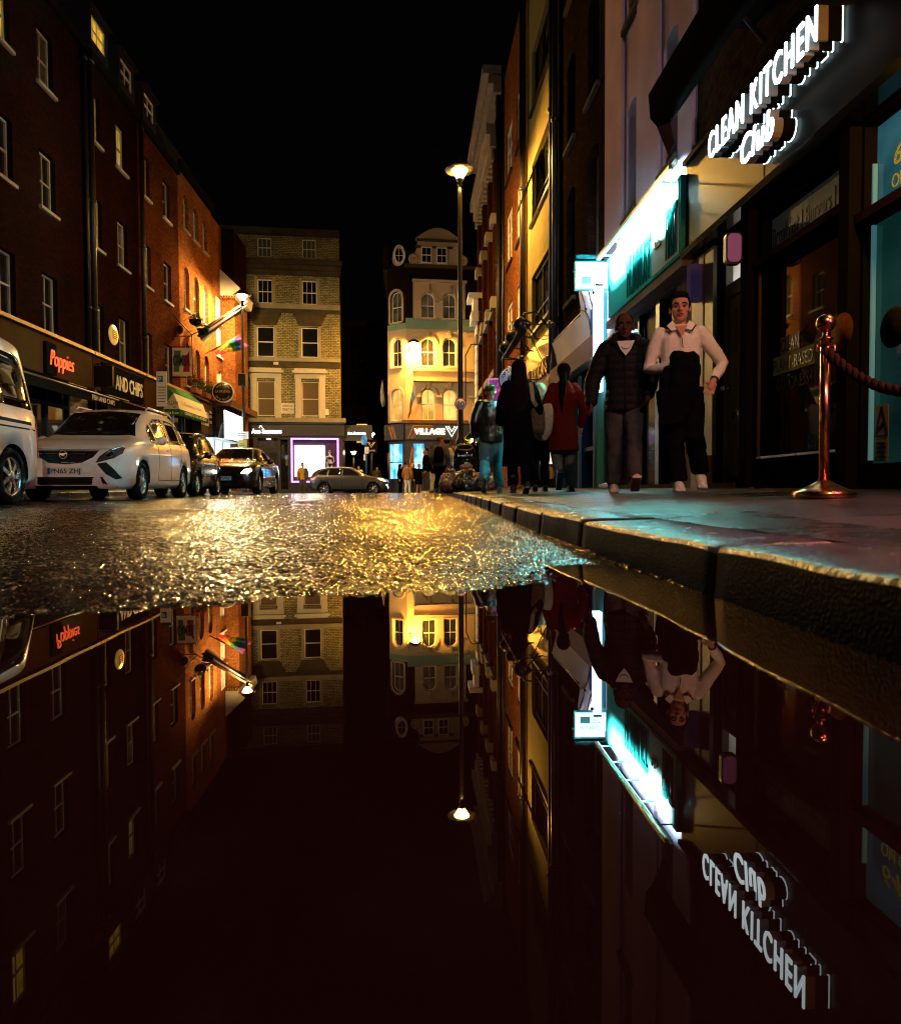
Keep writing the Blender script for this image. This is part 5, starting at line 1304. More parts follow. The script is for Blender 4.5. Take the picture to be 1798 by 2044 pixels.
for s in (5.75, 6.4, 7.1, 7.8, 8.45): m = MB(); m.tube([R.pt(s, 4.0, .195), R.pt(s, 4.0, .43)], .010, 6); m.build('arm', teal, t)
li = bpy.data.lights.new('strip_light', 'AREA'); li.shape = 'RECTANGLE'; li.size = 2.5; li.size_y = .05; li.spread = rad(125); li.energy = 2200; li.color = (.55, 1.0, .97)
lo = bpy.data.objects.new('strip_light', li); COL.objects.link(lo); lo.location = R.pt(7.08, 4.30, .50)
zd = (-R.n * .85 + V3((0, 0, -.12))).normalized(); xd = R.e; yd = (-zd).cross(xd)
lo.matrix_world = Matrix((xd, yd, -zd)).transposed().to_4x4(); lo.location = R.pt(7.25, 3.97, .38)
ORG_strip = lo
# small projecting sign facing up the street, white panel strip below it
t = thing('projecting_sign', 'overexposed cyan white projecting box sign at the far end of the turquoise fascia', 'sign', R.pt(9.45, 3.7, .4))
y0 = 12.42; xa, xb = 2.20, 2.78
m = MB(); m.box((xa, y0, 3.74), (xb, y0 + .1, 4.24)); m.build('box', mk('teal_box', (.10, .6, .58), .4), t)
m = MB(); m.box((xa + .02, y0 - .012, 3.76), (xb - .02, y0 - .002, 4.20)); m.build('face', glow('cyan_white_face', (.45, .95, 1.0), 14), t)
m = MB(); m.box((xa + .02, y0 + .102, 3.76), (xb - .02, y0 + .112, 4.20)); m.build('added_rear_glow', glow('lavender_fill_face', (.80, .82, 1.0), 45), t)  # rear glow added to throw light on the torn banner
m = MB(); m.box((xa + .10, y0 - .02, 3.83), (xa + .28, y0 - .014, 3.96)); m.build('grey_block', mk('grey_blue_block', (.2, .45, .5), .5, emit=(.3, .6, .65), es=.8), t)
m = MB(); m.text('ERST', (xa + .30, y0 - .016, 3.84), (1, 0, 0), (0, 0, 1), .11, depth=.004, width=.17); m.text('HOUNIND', (xa + .10, y0 - .016, 4.0), (1, 0, 0), (0, 0, 1), .07, depth=.004, width=.36); m.build('lettering', mk('grey_letters', (.3, .45, .5), .5, emit=(.4, .65, .7), es=.8), t)
m = MB(); m.tube([(xa - .01, y0 - .12, 4.27), (xb, y0 - .12, 4.27)], .035, 8); m.tube([(xb - .05, y0 - .1, 4.27), (xb + .05, y0 + .1, 4.27)], .012, 6); m.ball((xa - .04, y0 - .1, 4.02), .025); m.build('picture_lamp', bpy.data.materials['teal_arm'], t)
t = thing('light_strip', 'tall white light strip hanging at the corner of the turquoise shop', 'light strip', R.pt(9.35, 1.7, .1))
m = MB(); R.box(m, 9.38, 9.52, 1.95, 3.78, .12, .26); m.build('panel', glow('white_strip', (.60, .86, 1.0), 8), t)
m = MB(); R.box(m, 9.38, 9.52, 3.785, 3.82, .12, .26); m.ball(R.pt(9.42, 3.68, .28), .03); m.build('cap', M['black'], t)
# --- R4: dark brick house with arched windows
b4 = thing('dark_brick_house', 'dark brown brick house with segmental arched windows between pink stucco and ochre front', 'building', R.pt(11.7, .2, -3))
o4 = []
for s0_, s1_ in ((12.05, 12.85), (10.15, 10.98)):
    for z0_, z1_ in ((4.35, 6.75), (7.72, 9.6), (10.8, 12.6)): o4.append((s0_, s1_, z0_, z1_, .22))
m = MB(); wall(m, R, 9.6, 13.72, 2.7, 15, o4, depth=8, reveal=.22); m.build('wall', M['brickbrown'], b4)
for o in o4: window(R, b4, *o[:4], rise=o[4], rec=.17, fmat=M['stonedirty'], pmat=M['glass'], smat=M['stonedirty'])
pipe(b4, R, 13.62, 2.9, 14.8, .07, .12)
m = MB(); wall(m, R, 9.6, 13.72, .1, 2.7, [(12.0, 13.4, .5, 2.5), (10.3, 11.4, .15, 2.5)], closed=False, reveal=.15); m.build('shopfront', M['navy'], b4)
m = MB(); R.quad(m, 12.0, 13.4, .5, 2.5, -.14); R.quad(m, 10.3, 11.4, .15, 2.5, -.14); m.build('shop_window', M['shopglass'], b4)
rpart(b4, 'door_frame', mk('blue_grey_frame', (.16, .2, .27), .5), (10.2, 10.29, .15, 2.55, .003, .06), (11.41, 11.5, .15, 2.55, .003, .06), (10.3, 11.4, 1.0, 1.08, -.13, -.05))
rpart(b4, 'fascia', mk('mauve_fascia', (.34, .27, .27), .6, var=.2), (9.62, 13.7, 2.62, 3.02, .003, .22))
rpart(b4, 'corner_pilaster', mk('teal_corner', (.05, .22, .25), .7, bump=.5, bscale=30), (9.57, 10.05, .1, 4.3, .003, .05))
rpart(b4, 'edge_strip', mk('blue_strip', (.03, .10, .22), .5), (9.98, 10.12, 2.9, 4.2, .06, .16))
# torn white banner above it
t = thing('torn_banner', 'torn white banner board with ragged flaps leaning over the navy shopfront', 'banner', R.pt(11.8, 3.0, .3))
def slope(s, z): return R.pt(s - .15, z, .03 + (z - 3.05) * .20)
pts = [(13.75, 3.06), (9.95, 3.06), (9.9, 3.35), (10.0, 3.7), (10.15, 4.05), (10.35, 4.12), (10.42, 3.86), (10.6, 4.08), (10.8, 4.02), (10.85, 3.75), (11.0, 3.62), (11.3, 3.64), (12.0, 3.66), (12.8, 3.64), (13.75, 3.66)]
nn = (R.n + V3((0, 0, -.22))).normalized() * .03
m = MB(); m.prism([slope(*p) for p in pts], nn); m.build('board', mk('white_banner', (.82, .80, .88), .55, var=.18, scale=1.6), t)
m = MB()
for ps in (((10.62, 4.0), (10.5, 3.75), (10.55, 3.6), (10.42, 3.45), (10.46, 3.25)), ((10.12, 4.0), (10.1, 3.7), (10.02, 3.5)), ((10.85, 3.72), (10.6, 3.62), (10.45, 3.64))):
    m.tube([slope(*p) + nn * 1.1 for p in ps], .018, 5)
m.build('tear', M['text_black'], t)
m = MB(); m.tube([slope(9.9, 3.67) - nn, slope(13.75, 3.70) - nn], .035, 6); m.tube([slope(13.75, 3.66), R.pt(13.75, 2.75, .2)], .03, 6); m.build('frame', M['iron'], t)
# --- R3: ochre stucco with wide window bands
b3 = thing('ochre_stucco_building', 'ochre stucco building with wide metal window bands and an open top light', 'building', R.pt(16, .2, -3))
o3 = [(14.2, 17.5, 4.7, 6.35), (14.2, 17.5, 7.85, 9.55), (14.2, 17.5, 11.0, 12.7)]
m = MB(); wall(m, R, 13.78, 18.35, 3.0, 15.5, o3, depth=8, reveal=.2); m.build('wall', M['stucco_yellow'], b3)
for k, o in enumerate(o3):
    fo = window(R, b3, *o, rec=.1, fw=.07, cols=3, rows=(.34,), fmat=M['black'], pmat=M['glass'], smat=M['black'], bar=.09)
    if k == 1:
        m = MB(); h0 = 8.75
        for a, b_ in (((16.45, 9.48, -.08), (16.45, 8.15, .45)), ((17.42, 9.48, -.08), (17.42, 8.15, .45)), ((16.45, 8.15, .45), (17.42, 8.15, .45)), ((16.45, 9.48, -.08), (17.42, 9.48, -.08))): m.bar(R.pt(*a), R.pt(*b_), .05, .04, up=R.n)
        sash_ = m.build('open_sash', M['black'], b3)
        m = MB(); m.add([R.pt(16.47, 9.46, -.075), R.pt(17.4, 9.46, -.075), R.pt(17.4, 8.17, .445), R.pt(16.47, 8.17, .445)], [(0, 1, 2, 3)]); m.build('pane', M['glass'], sash_)
pipe(b3, R, 18.3, 3.0, 15.4, .10, .14); pipe(b3, R, 13.9, 3.0, 15.4, .09, .12)
m = MB(); wall(m, R, 13.78, 18.35, .1, 3.0, [(14.2, 17.9, .5, 2.45)], closed=False); m.build('shopfront', M['blackmatt'], b3)
m = MB(); R.quad(m, 14.2, 17.9, .5, 2.45, -.1); m.build('shop_window', M['shopglass'], b3)
rpart(b3, 'shop_rail', M['steel'], (14.0, 18.2, 2.55, 2.6, .003, .06))
t = thing('gold_fascia', 'gold lit fascia panel with dark relief lettering under three black spot lamps', 'sign', R.pt(16.1, 2.7, .1))
m = MB(); R.box(m, 13.85, 18.25, 2.68, 4.15, .003, .13); m.build('panel', mk('gilded_panel', (.48, .30, .10), .35, .25, var=.15, scale=2), t)
brz = mk('bronze_letters', (.14, .10, .06), .3, .7)
m = MB(); R.text(m, 'TALON', 17.9, 3.1, .133, .46, depth=.05, width=1.1, bold=.02); m.build('lettering', brz, t)
m = MB(); R.text(m, 'OPTICIANS', 16.35, 3.12, .133, .40, depth=.05, width=2.1, bold=.02); m.build('lettering', brz, t)
for i, s in enumerate((15.0, 16.5, 17.9)):
    t = thing('spot_lamp', ['nearest black spot lamp over the gold fascia', 'middle black spot lamp over the gold fascia', 'farthest black spot lamp over the gold fascia'][i], 'spot lamp', R.pt(s, 4.0, .5), 'spot lamps over the gold fascia')
    m = MB(); m.tube([R.pt(s, 4.35, .003), R.pt(s, 4.75, .3), R.pt(s, 4.7, .62), R.pt(s, 4.5, .72)], .025, 8); m.tube([R.pt(s, 4.05, .13), R.pt(s, 4.15, .8)], .018, 6); m.build('arm', M['iron'], t)
    m = MB(); m.lathe(R.pt(s, 4.5, .82), [(.06, -.05), (.17, .0), (.19, .1), (.22, .36), (.2, .36)], 14, axis=(-R.n * .8 + V3((0, 0, -.6)))); m.build('housing', M['black'], t)
m = MB(); m.tube([R.pt(13.9, 4.22, .8), R.pt(18.2, 4.12, .8)], .022, 6); m.tube([R.pt(13.95, 4.2, .8), R.pt(14.05, 4.2, .003)], .018, 6); m.tube([R.pt(14.0, 4.25, .8), R.pt(13.9, 3.0, .2)], .012, 5); m.tube([R.pt(18.1, 4.12, .8), R.pt(18.2, 4.12, .003)], .018, 6); solo(m, 'lamp_rail', M['iron'], 'thin black lamp rail in front of the gold fascia', 'rail', R.pt(16, 4.1, .8))
# --- R2: orange brick with pale framed windows
b2 = thing('orange_brick_house', 'narrow orange brick house with tall pale framed windows', 'building', R.pt(21.4, .2, -3))
o2 = []
for s0_, s1_ in ((18.95, 20.45), (21.5, 22.95)):
    for z0_, z1_ in ((5.2, 6.85), (8.25, 10.1), (11.3, 13.1)): o2.append((s0_, s1_, z0_, z1_))
m = MB(); wall(m, R, 18.4, 24.4, .1, 15.5, o2, depth=8, reveal=.1); m.build('wall', M['brickorange'], b2)
for o in o2: window(R, b2, *o, rec=.04, fw=.12, cols=2, rows=(.6,), fmat=M['white'], pmat=M['glass'] if o[2] > 10 else M['blind'], smat=M['black'], bar=.07)
pipe(b2, R, 24.35, 2.5, 15.3, .09, .14); pipe(b2, R, 23.3, 2.5, 15.3, .05, .09)
rpart(b2, 'shop_fascia', M['stonedirty'], (18.5, 24.3, 3.0, 3.6, .003, .15))
# --- R1: ornate red brick corner block
b1 = thing('ornate_corner_block', 'ornate red brick corner block with pale stone cornices beyond the lamp post', 'building', R.pt(28.5, .2, -3))
o1 = []
for s0_ in (25.1, 27.4, 29.7):
    for z0_, z1_ in ((5.0, 7.2), (8.4, 10.4), (11.3, 13.0)): o1.append((s0_, s0_ + 1.2, z0_, z1_))
m = MB(); wall(m, R, 24.45, 32.0, .1, 16.2, o1, depth=9); m.build('wall', M['brickred'], b1)
for o in o1: window(R, b1, *o, fmat=M['offwhite'], pmat=M['glass'])
for s in (24.6, 26.6, 28.9, 31.3):
    rpart(b1, 'brick_pier', M['brickred'], (s, s + .55, 3.6, 13.4, .003, .28))
    rpart(b1, 'stone_cap', M['stone'], (s - .06, s + .61, 7.3, 7.75, .003, .4), (s - .06, s + .61, 10.55, 10.95, .003, .4))
for z0_, d0_ in ((13.45, .45), (13.9, .6)): rpart(b1, 'cornice', M['stone'], (24.45, 32.1, z0_, z0_ + .42, .003, d0_))
for i in range(16): rpart(b1, 'cornice_bracket', M['stone'], (24.6 + i * .47, 24.82 + i * .47, 13.0, 13.44, .003, .38))
for z0_, d0_ in ((15.5, .3), (15.83, .5), (16.2, .72)): rpart(b1, 'cornice', M['stone'], (24.45, 32.2, z0_, z0_ + .32, .003, d0_))
for s0_ in (25.0, 27.3, 29.6):
    m = MB(); m.prism([R.pt(s0_ - .1, 7.25, .003), R.pt(s0_ + 1.5, 7.25, .003), R.pt(s0_ + .7, 8.0, .003)], R.n * .3); R.box(m, s0_ - .1, s0_ + 1.5, 4.75, 4.99, .003, .3); m.build('window_pediment', M['stone'], b1)
m = MB()
for i in range(14): R.box(m, 31.45, 32.5, .2 + i * .58, .72 + i * .58, .003, .35)
R.box(m, 31.3, 32.6, 8.4, 8.9, .003, .6); R.box(m, 31.4, 32.55, 8.9, 9.5, .003, .5); R.box(m, 31.2, 32.6, 9.503, 9.75, .003, .75)
m.build('rusticated_pilaster', M['white'], b1)
rpart(b1, 'shop_cornice', M['stone'], (24.5, 32.0, 3.5, 3.75, .003, .7), (24.5, 32.0, 3.2, 3.497, .003, .5))
m = MB(); m.tube([R.pt(28, 6.2, .003), R.pt(28, 6.6, .4), R.pt(28, 6.6, .9), R.pt(28, 6.1, 1.15), R.pt(28, 4.0, 1.15)], .03, 8); solo(m, 'curved_bracket', M['iron'], 'thin curved iron bracket arching from the ornate brick block', 'bracket', R.pt(28, 4, .6))
# --- projecting signs, canopy and shop glow panel of the far right pavement
t = thing('magenta_sign', 'square magenta projecting sign with a pink frame and orange lettering', 'sign', (1.10, 20.9, 2.3))
y0 = 20.95; xa, xb = 1.12, 1.78
m = MB()
for a, b_ in (((xa, y0, 2.72), (xb, y0 + .1, 2.77)), ((xa, y0, 3.50), (xb, y0 + .1, 3.55)), ((xa, y0, 2.773), (xa + .05, y0 + .1, 3.497)), ((xb - .05, y0, 2.773), (xb, y0 + .1, 3.497))): m.box(a, b_)
m.build('frame', mk('pink_frame', (.7, .35, .5), .4, emit=(.8, .3, .6), es=.35), t)
m = MB(); m.box((xa + .05, y0 + .03, 2.77), (xb - .05, y0 + .07, 3.5)); m.build('panel', mk('magenta_panel', (.28, .02, .22), .4, var=.4, scale=4, emit=(.45, .02, .40), es=.35), t)
m = MB(); m.text('A', (1.45, y0 + .028, 3.3), (1, 0, 0), (0, 0, 1), .15, depth=.006, align='CENTER'); m.text('IMPORTED', (1.45, y0 + .028, 3.15), (1, 0, 0), (0, 0, 1), .09, depth=.006, width=.5, align='CENTER'); m.build('lettering', mk('orange_letters', (.7, .15, .06), .4, emit=(.9, .2, .08), es=.5), t)
m = MB(); m.tube([(xb, y0 + .05, 3.4), (2.4, y0 + .05, 3.4)], .02, 6); m.build('bracket', M['iron'], t)
t = thing('optician_sign', 'round white optician disc sign with black lettering', 'sign', (1.6, 18.3, 2.6))
c = V3((1.62, 18.4, 3.10)); ax = V3((-.15, -1, 0)).normalized(); rx = V3((1, -.15, 0)).normalized()
m = MB(); m.lathe(c, [(.34, -.05), (.36, -.04), (.36, .02), (.335, .03)], 32, axis=ax); m.build('rim', M['black'], t)
m = MB(); m.lathe(c + ax * .031, [(.33, 0), (.33, .006)], 32, axis=ax); m.build('disc', mk('pale_blue_disc', (.48, .54, .72), .5, emit=(.3, .36, .6), es=.22), t)
m = MB(); m.lathe(c + ax * .038, [(.12, 0), (.07, .004), (.02, .004)], 20, axis=ax); m.build('eye', mk('teal_eye', (.10, .25, .32), .5), t)
m = MB(); o = c + ax * .04
for i, ch in enumerate('OPTICIAN'):
    a = (i - 3.5) * .33; up = rx * math.sin(a) + V3((0, 0, 1)) * math.cos(a); xd = rx * math.cos(a) - V3((0, 0, 1)) * math.sin(a); m.text(ch, o + up * .21, xd, up, .085, align='CENTER', bold=.03)
for i, ch in enumerate('W1'):
    a = 3.6 - i * .3; up = rx * math.sin(a) + V3((0, 0, 1)) * math.cos(a); m.text(ch, o + up * .27, rx, V3((0, 0, 1)), .08, align='CENTER', bold=.03)
m.build('lettering', M['text_black'], t)
m = MB(); m.tube([c + rx * .36, c + rx * .95], .02, 6); m.build('bracket', M['iron'], t)
t = thing('black_canopy', 'black sloping canopy over the far right pavement', 'awning', R.pt(26, 2.2, .8))
m = MB(); m.add([R.pt(19, 3.15, .16), R.pt(31.5, 3.15, .16), R.pt(31.5, 2.35, 1.35), R.pt(19, 2.35, 1.35), R.pt(19, 3.12, .16), R.pt(31.5, 3.12, .16), R.pt(31.5, 2.32, 1.35), R.pt(19, 2.32, 1.35)], [(0, 1, 2, 3), (7, 6, 5, 4), (0, 3, 7, 4)]); m.build('canvas', M['blackmatt'], t)
m = MB(); R.box(m, 19, 31.5, 2.1, 2.318, 1.33, 1.35); m.build('valance', M['blackmatt'], t)
m = MB(); m.tube([R.pt(19.0, 2.33, 1.37), R.pt(31.5, 2.33, 1.37)], .025, 6); m.build('front_bar', M['stone'], t)
t = thing('shop_glow_panel', 'bright white lit display panel below the black canopy', 'display', (1.0, 25, .2))  # glowing panel put in for the light of a shop interior
m = MB(); m.box((.72, 25.0, 1.15), (1.25, 25.08, 2.05)); m.build('panel', glow('warm_white_panel', (1.0, .93, .66), 3.0), t)
m = MB(); m.box((.68, 25.02, .15), (.74, 25.1, 2.1)); m.box((1.25, 25.02, .15), (1.31, 25.1, 2.1)); m.build('stand', M['iron'], t)
m = MB(); rnd = random.Random(3); leafball(m, (.55, 24.9, 1.9), .22, 26, rnd, .09); m.build('yellow_streamers', mk('acid_yellow', (.55, .55, .05), .5, emit=(.6, .6, .05), es=.5), t)
m = MB(); m.tube([(.32, 24, 1.15), (.85, 24, 1.75)], .025, 6); solo(m, 'slanted_rail', M['steel'], 'slanted pale bar in front of the bright lit panel', 'barrier')
# ------------------------------------------------------------------ vehicles
def interp(tab, x):
    """smooth interpolation of rows (x, v1, v2, ...)"""
    if x <= tab[0][0]: return tab[0][1:]
    if x >= tab[-1][0]: return tab[-1][1:]
    for i in range(len(tab) - 1):
        if tab[i][0] <= x <= tab[i + 1][0]:
            p0 = tab[max(i - 1, 0)]; p1 = tab[i]; p2 = tab[i + 1]; p3 = tab[min(i + 2, len(tab) - 1)]
            h = p2[0] - p1[0]; t = (x - p1[0]) / h
            out = []
            for k in range(1, len(p1)):
                d1 = (p2[k] - p1[k]) / h; d0 = (p1[k] - p0[k]) / max(1e-6, p1[0] - p0[0]) if i > 0 else d1
                d2 = (p3[k] - p2[k]) / max(1e-6, p3[0] - p2[0]) if i < len(tab) - 2 else d1
                m1 = 0 if d0 * d1 <= 0 else 2 * d0 * d1 / (d0 + d1); m2 = 0 if d1 * d2 <= 0 else 2 * d1 * d2 / (d1 + d2)
                t2, t3 = t * t, t * t * t
                out.append((2 * t3 - 3 * t2 + 1) * p1[k] + (t3 - 2 * t2 + t) * h * m1 + (-2 * t3 + 3 * t2) * p2[k] + (t3 - t2) * h * m2)
            return tuple(out)
    return tab[-1][1:]

class Car:
    """local frame: x = metres behind the front bumper, y = left (+) / right (-) of the driver, z up from the ground"""
    def __init__(c, name, label, loc_front, heading, paint, tab, wheels, wr, ground=0.0, cat='car', tw=.2, group='vehicles parked along the left kerb', arch=1.14):
        f = V3((heading[0], heading[1], 0)).normalized()
        c.f = f; c.l = V3((-f.y, f.x, 0)); c.o = V3((loc_front[0], loc_front[1], ground))
        c.root = thing(name, label, cat, (c.P(wheels[0] * .5 + wheels[1] * .5, 0, 0)), group)
        c.paint = paint; c.wr = wr
        mb = MB(); x0, x1 = tab[0][0], tab[-1][0]
        xs_ = [x0 + (x1 - x0) * (.5 - .5 * math.cos(math.pi * i / 60)) * .6 + (x1 - x0) * i / 60 * .4 for i in range(61)]
        rings = []
        for x in xs_:
            zl, zb, zt, wm, wb, wt = interp(tab, x)
            half = [(wm * .90, zl), (wm * .985, zl + .10), (wm, zl + (zb - zl) * .45), (wm * .995, zl + (zb - zl) * .75), (wb + (wm - wb) * .35, zb - .02), (wb, zb), (wb + (wt - wb) * .35, zb + (zt - zb) * .38), (wb + (wt - wb) * .72, zb + (zt - zb) * .72), (wt, zb + (zt - zb) * .90), (wt * .88, zb + (zt - zb) * .975), (wt * .5, zt), (0, zt + .008)]
            ring = [(x, y, z) for y, z in half] + [(x, -y, z) for y, z in reversed(half[:-1])]
            rings.append([V3(p) for p in ring])
        mb.loft(rings)
        mesh_local = mb
        # wheel arches cut out of the shell
        bodyl = bpy.data.meshes.new('shell'); bodyl.from_pydata(mb.v, [], mb.f)
        bm = bmesh.new(); bm.from_mesh(bodyl); bmesh.ops.recalc_face_normals(bm, faces=bm.faces); bm.to_mesh(bodyl); bm.free()
        for p in bodyl.polygons: p.use_smooth = len(p.vertices) <= 4
        bodyl.materials.append(paint); bodyl.materials.append(M['blackmatt'])
        tmp = bpy.data.objects.new('shell', bodyl); COL.objects.link(tmp)
        cm = MB()
        for xw in wheels:
            cm.tube([(xw, -2, wr), (xw, 2, wr)], wr * arch, 28)
        cme = bpy.data.meshes.new('cutter'); cme.from_pydata(cm.v, [], cm.f); cme.materials.append(M['blackmatt']); cme.materials.append(M['blackmatt'])
        for p in cme.polygons: p.material_index = 1
        bm = bmesh.new(); bm.from_mesh(cme); bmesh.ops.recalc_face_normals(bm, faces=bm.faces); bm.to_mesh(cme); bm.free()
        cut = bpy.data.objects.new('cutter', cme); COL.objects.link(cut)
        md = tmp.modifiers.new('arches', 'BOOLEAN'); md.operation = 'DIFFERENCE'; md.object = cut; md.solver = 'EXACT'; md.use_self = False
        dg = bpy.context.evaluated_depsgraph_get()
        c.bvh = BVHTree.FromPolygons([v for v in mesh_local.v], [f_ for f_ in mesh_local.f])
        res = bpy.data.meshes.new_from_object(tmp.evaluated_get(dg))
        org = ORG[c.root.name]
        for v in res.vertices: v.co = c.P(*v.co) - org
        bpy.data.objects.remove(tmp); bpy.data.objects.remove(cut)
        # local frame may be mirrored: keep normals outward
        bm = bmesh.new(); bm.from_mesh(res); bmesh.ops.recalc_face_normals(bm, faces=bm.faces); bm.to_mesh(res); bm.free()
        res.name = 'body'
        o = bpy.data.objects.new('body', res); COL.objects.link(o); o.parent = c.root
        c.body = o
        # wheels
        c.wheel_o = []
        for xw in wheels:
            for sg in (1, -1):
                zl, zb, zt, wm, wb, wt = interp(tab, xw)
                c.wheel(xw, sg * (wm - .015), sg, wr, tw)
    def P(c, x, y, z): return c.o - c.f * x + c.l * y + V3((0, 0, z))
    def wheel(c, x, y, sg, r, tw):
        ax = c.l * sg
        ctr = c.P(x, y, r)
        rim_r = r * .70
        m = MB(); m.lathe(ctr - ax * tw, [(rim_r, 0), (r * .94, .0), (r, .03), (r, tw - .03), (r * .95, tw), (rim_r, tw), (rim_r * .97, tw - .05)], 32, axis=ax)
        ty = m.build('wheel', M['tyre'], c.root)
        m = MB(); m.lathe(ctr - ax * .10, [(rim_r * .99, 0), (rim_r * .99, .085), (rim_r * .93, .092), (rim_r * .90, .05), (rim_r * .88, .0)], 32, axis=ax)
        m.build('rim', M['alloy'], ty)
        up = V3((0, 0, 1)); sd = ax.cross(up)
        m = MB()
        k = c.spokes if hasattr(c, 'spokes') else 7
        for i in range(k):
            a = 2 * math.pi * i / k + .2
            d = up * math.cos(a) + sd * math.sin(a)
            m.bar(ctr + d * .03 - ax * .02, ctr + d * rim_r * .94 - ax * .035, rim_r * .20, .025, up=ax)
        m.lathe(ctr - ax * .03, [(.075, 0), (.075, .02), (.05, .03)], 16, axis=ax)
        m.build('spokes', M['alloy'], ty)
        m = MB(); m.lathe(ctr - ax * .12, [(rim_r * .9, 0), (rim_r * .9, .01)], 24, axis=ax); m.build('brake_disc', M['blackmatt'], ty)
        c.wheel_o.append(ty)
    def decal(c, name, poly, direction, mat, off=.006, cuts=4, parent=None, label=None, th=.012):
        """a part lying on the shell: outline given across the shell and thrown on to it along a direction"""
        d = V3(direction)
        bm = bmesh.new()
        vs = [bm.verts.new(V3(p)) for p in poly]
        fc = bm.faces.new(vs)
        bmesh.ops.triangulate(bm, faces=[fc])
        bmesh.ops.subdivide_edges(bm, edges=bm.edges, cuts=cuts, use_grid_fill=True)
        pts = []; ok = True
        bm.verts.index_update()
        hit0 = []
        for v in bm.verts:
            h = c.bvh.ray_cast(v.co, d)
            hit0.append(h)
        good = [h[0] for h in hit0 if h[0] is not None]
        out = []
        for v, h in zip(bm.verts, hit0):
            if h[0] is None:
                n = c.bvh.find_nearest(v.co if not good else min(good, key=lambda g: (g - v.co).cross(d).length))
                loc, nor = n[0], n[1]
            else: loc, nor = h[0], h[1]
            if nor.dot(d) > 0: nor = -nor
            out.append((loc + nor * off, loc - nor * .004))
        faces = [[v.index for v in f.verts] for f in bm.faces]
        border = [[v.index for v in e.verts] for e in bm.edges if len(e.link_faces) == 1]
        bm.free()
        m = MB(); n = len(out)
        vv = [c.P(*o[0]) for o in out] + [c.P(*o[1]) for o in out]
        m.add(vv, faces, 0, None, True); m.m = m.m; 
        b0 = 0
        for a, b_ in border: m.f.append([a, b_, n + b_, n + a]); m.m.append(0); m.sm.append(False)
        return m.build(name, mat, parent or c.root, label)
    def sides(c, name, pts, mat, both=True, **k):
        """pts = (x, z) outline on the flank"""
        r = None
        for sg in ((1, -1) if both else (1,)):
            r = c.decal(name, [(x, sg * 3, z) for x, z in pts], (0, -sg, 0), mat, **k)
        return r
    def front(c, name, pts, mat, mirror=False, **k):
        r = c.decal(name, [(-2, y, z) for y, z in pts], (1, 0, 0), mat, **k)
        if mirror: r = c.decal(name, [(-2, -y, z) for y, z in pts], (1, 0, 0), mat, **k)
        return r
    def back(c, name, pts, mat, mirror=False, **k):
        r = c.decal(name, [(9, y, z) for y, z in pts], (-1, 0, 0), mat, **k)
        if mirror: r = c.decal(name, [(9, -y, z) for y, z in pts], (-1, 0, 0), mat, **k)
        return r
    def box(c, name, p0, p1, mat, parent=None):
        m = MB(); q = [(x, y, z) for x in (p0[0], p1[0]) for y in (p0[1], p1[1]) for z in (p0[2], p1[2])]
        m.add([c.P(*p) for p in q], [(0, 1, 3, 2), (4, 6, 7, 5), (0, 4, 5, 1), (2, 3, 7, 6), (0, 2, 6, 4), (1, 5, 7, 3)])
        return m.build(name, mat, parent or c.root)
    def plate(c, txt, y0, z0, w=.52, h=.11, x=-.02, col=None, lean=0, parent=None, dirx=1):
        p = c.box('number_plate', (x - .012, y0 - w / 2, z0), (x, y0 + w / 2, z0 + h), col or M['plate'], parent)
        m = MB(); m.text(txt, c.P(x - .0125, y0 - w / 2 + .05, z0 + .02), c.l, (0, 0, 1), h * .66, depth=.002, width=w - .08, bold=.02)
        m.build('characters', M['text_black'], p)
        b_ = c.box('blue_band', (x - .0135, y0 - w / 2 + .002, z0 + .004), (x - .0122, y0 - w / 2 + .04, z0 + h - .004), M['eu_blue'], p)
        return p
    def mirror(c, x, y, z, mat):
        for sg in (1, -1):
            m = MB(); ctr = c.P(x, sg * y, z)
            m.ball(ctr + c.l * sg * .09, (.09, .09, .085)); m.bar(ctr - c.l * sg * .02 - V3((0, 0, .06)), ctr + c.l * sg * .06, .05, .05)
            o = m.build('wing_mirror', mat, c.root)

M['tyre'] = mk('tyre_rubber', (.012, .012, .012), .7, bump=.3, bscale=60)
M['alloy'] = mk('alloy_wheel', (.55, .55, .56), .25, .9, var=.08)
def carpaint(name, col, metal=0.0, rough=.30, coat=1.0):
    m = mk(name, col, rough, metal, var=.04, scale=2, rvar=.04, coat=coat); m.node_tree.nodes['Principled BSDF'].inputs['Coat Roughness'].default_value = .04
    return m
M['carwhite'] = carpaint('white_car_paint', (.80, .79, .78))
M['carblack'] = carpaint('black_car_paint', (.012, .011, .010), .0, .25)
M['cargrey'] = carpaint('dark_grey_car_paint', (.06, .058, .056), .4, .3)
M['carglass'] = mk('car_glass', (.010, .010, .011), .03, var=.2, spec=.8, rvar=.01)
M['plate'] = mk('white_plate', (.62, .62, .66), .4, var=.05)
M['eu_blue'] = mk('plate_blue', (.03, .08, .3), .5)
M['lamp'] = mk('headlamp_lens', (.42, .41, .40), .06, .8, var=.6, scale=25, rvar=.03)
M['plastic'] = mk('black_plastic', (.015, .015, .015), .5, var=.3)
M['seam'] = mk('shut_line', (.02, .02, .02), .8)
M['redlamp'] = mk('red_lens', (.35, .02, .015), .15, emit=(.5, .02, .01), es=.15)

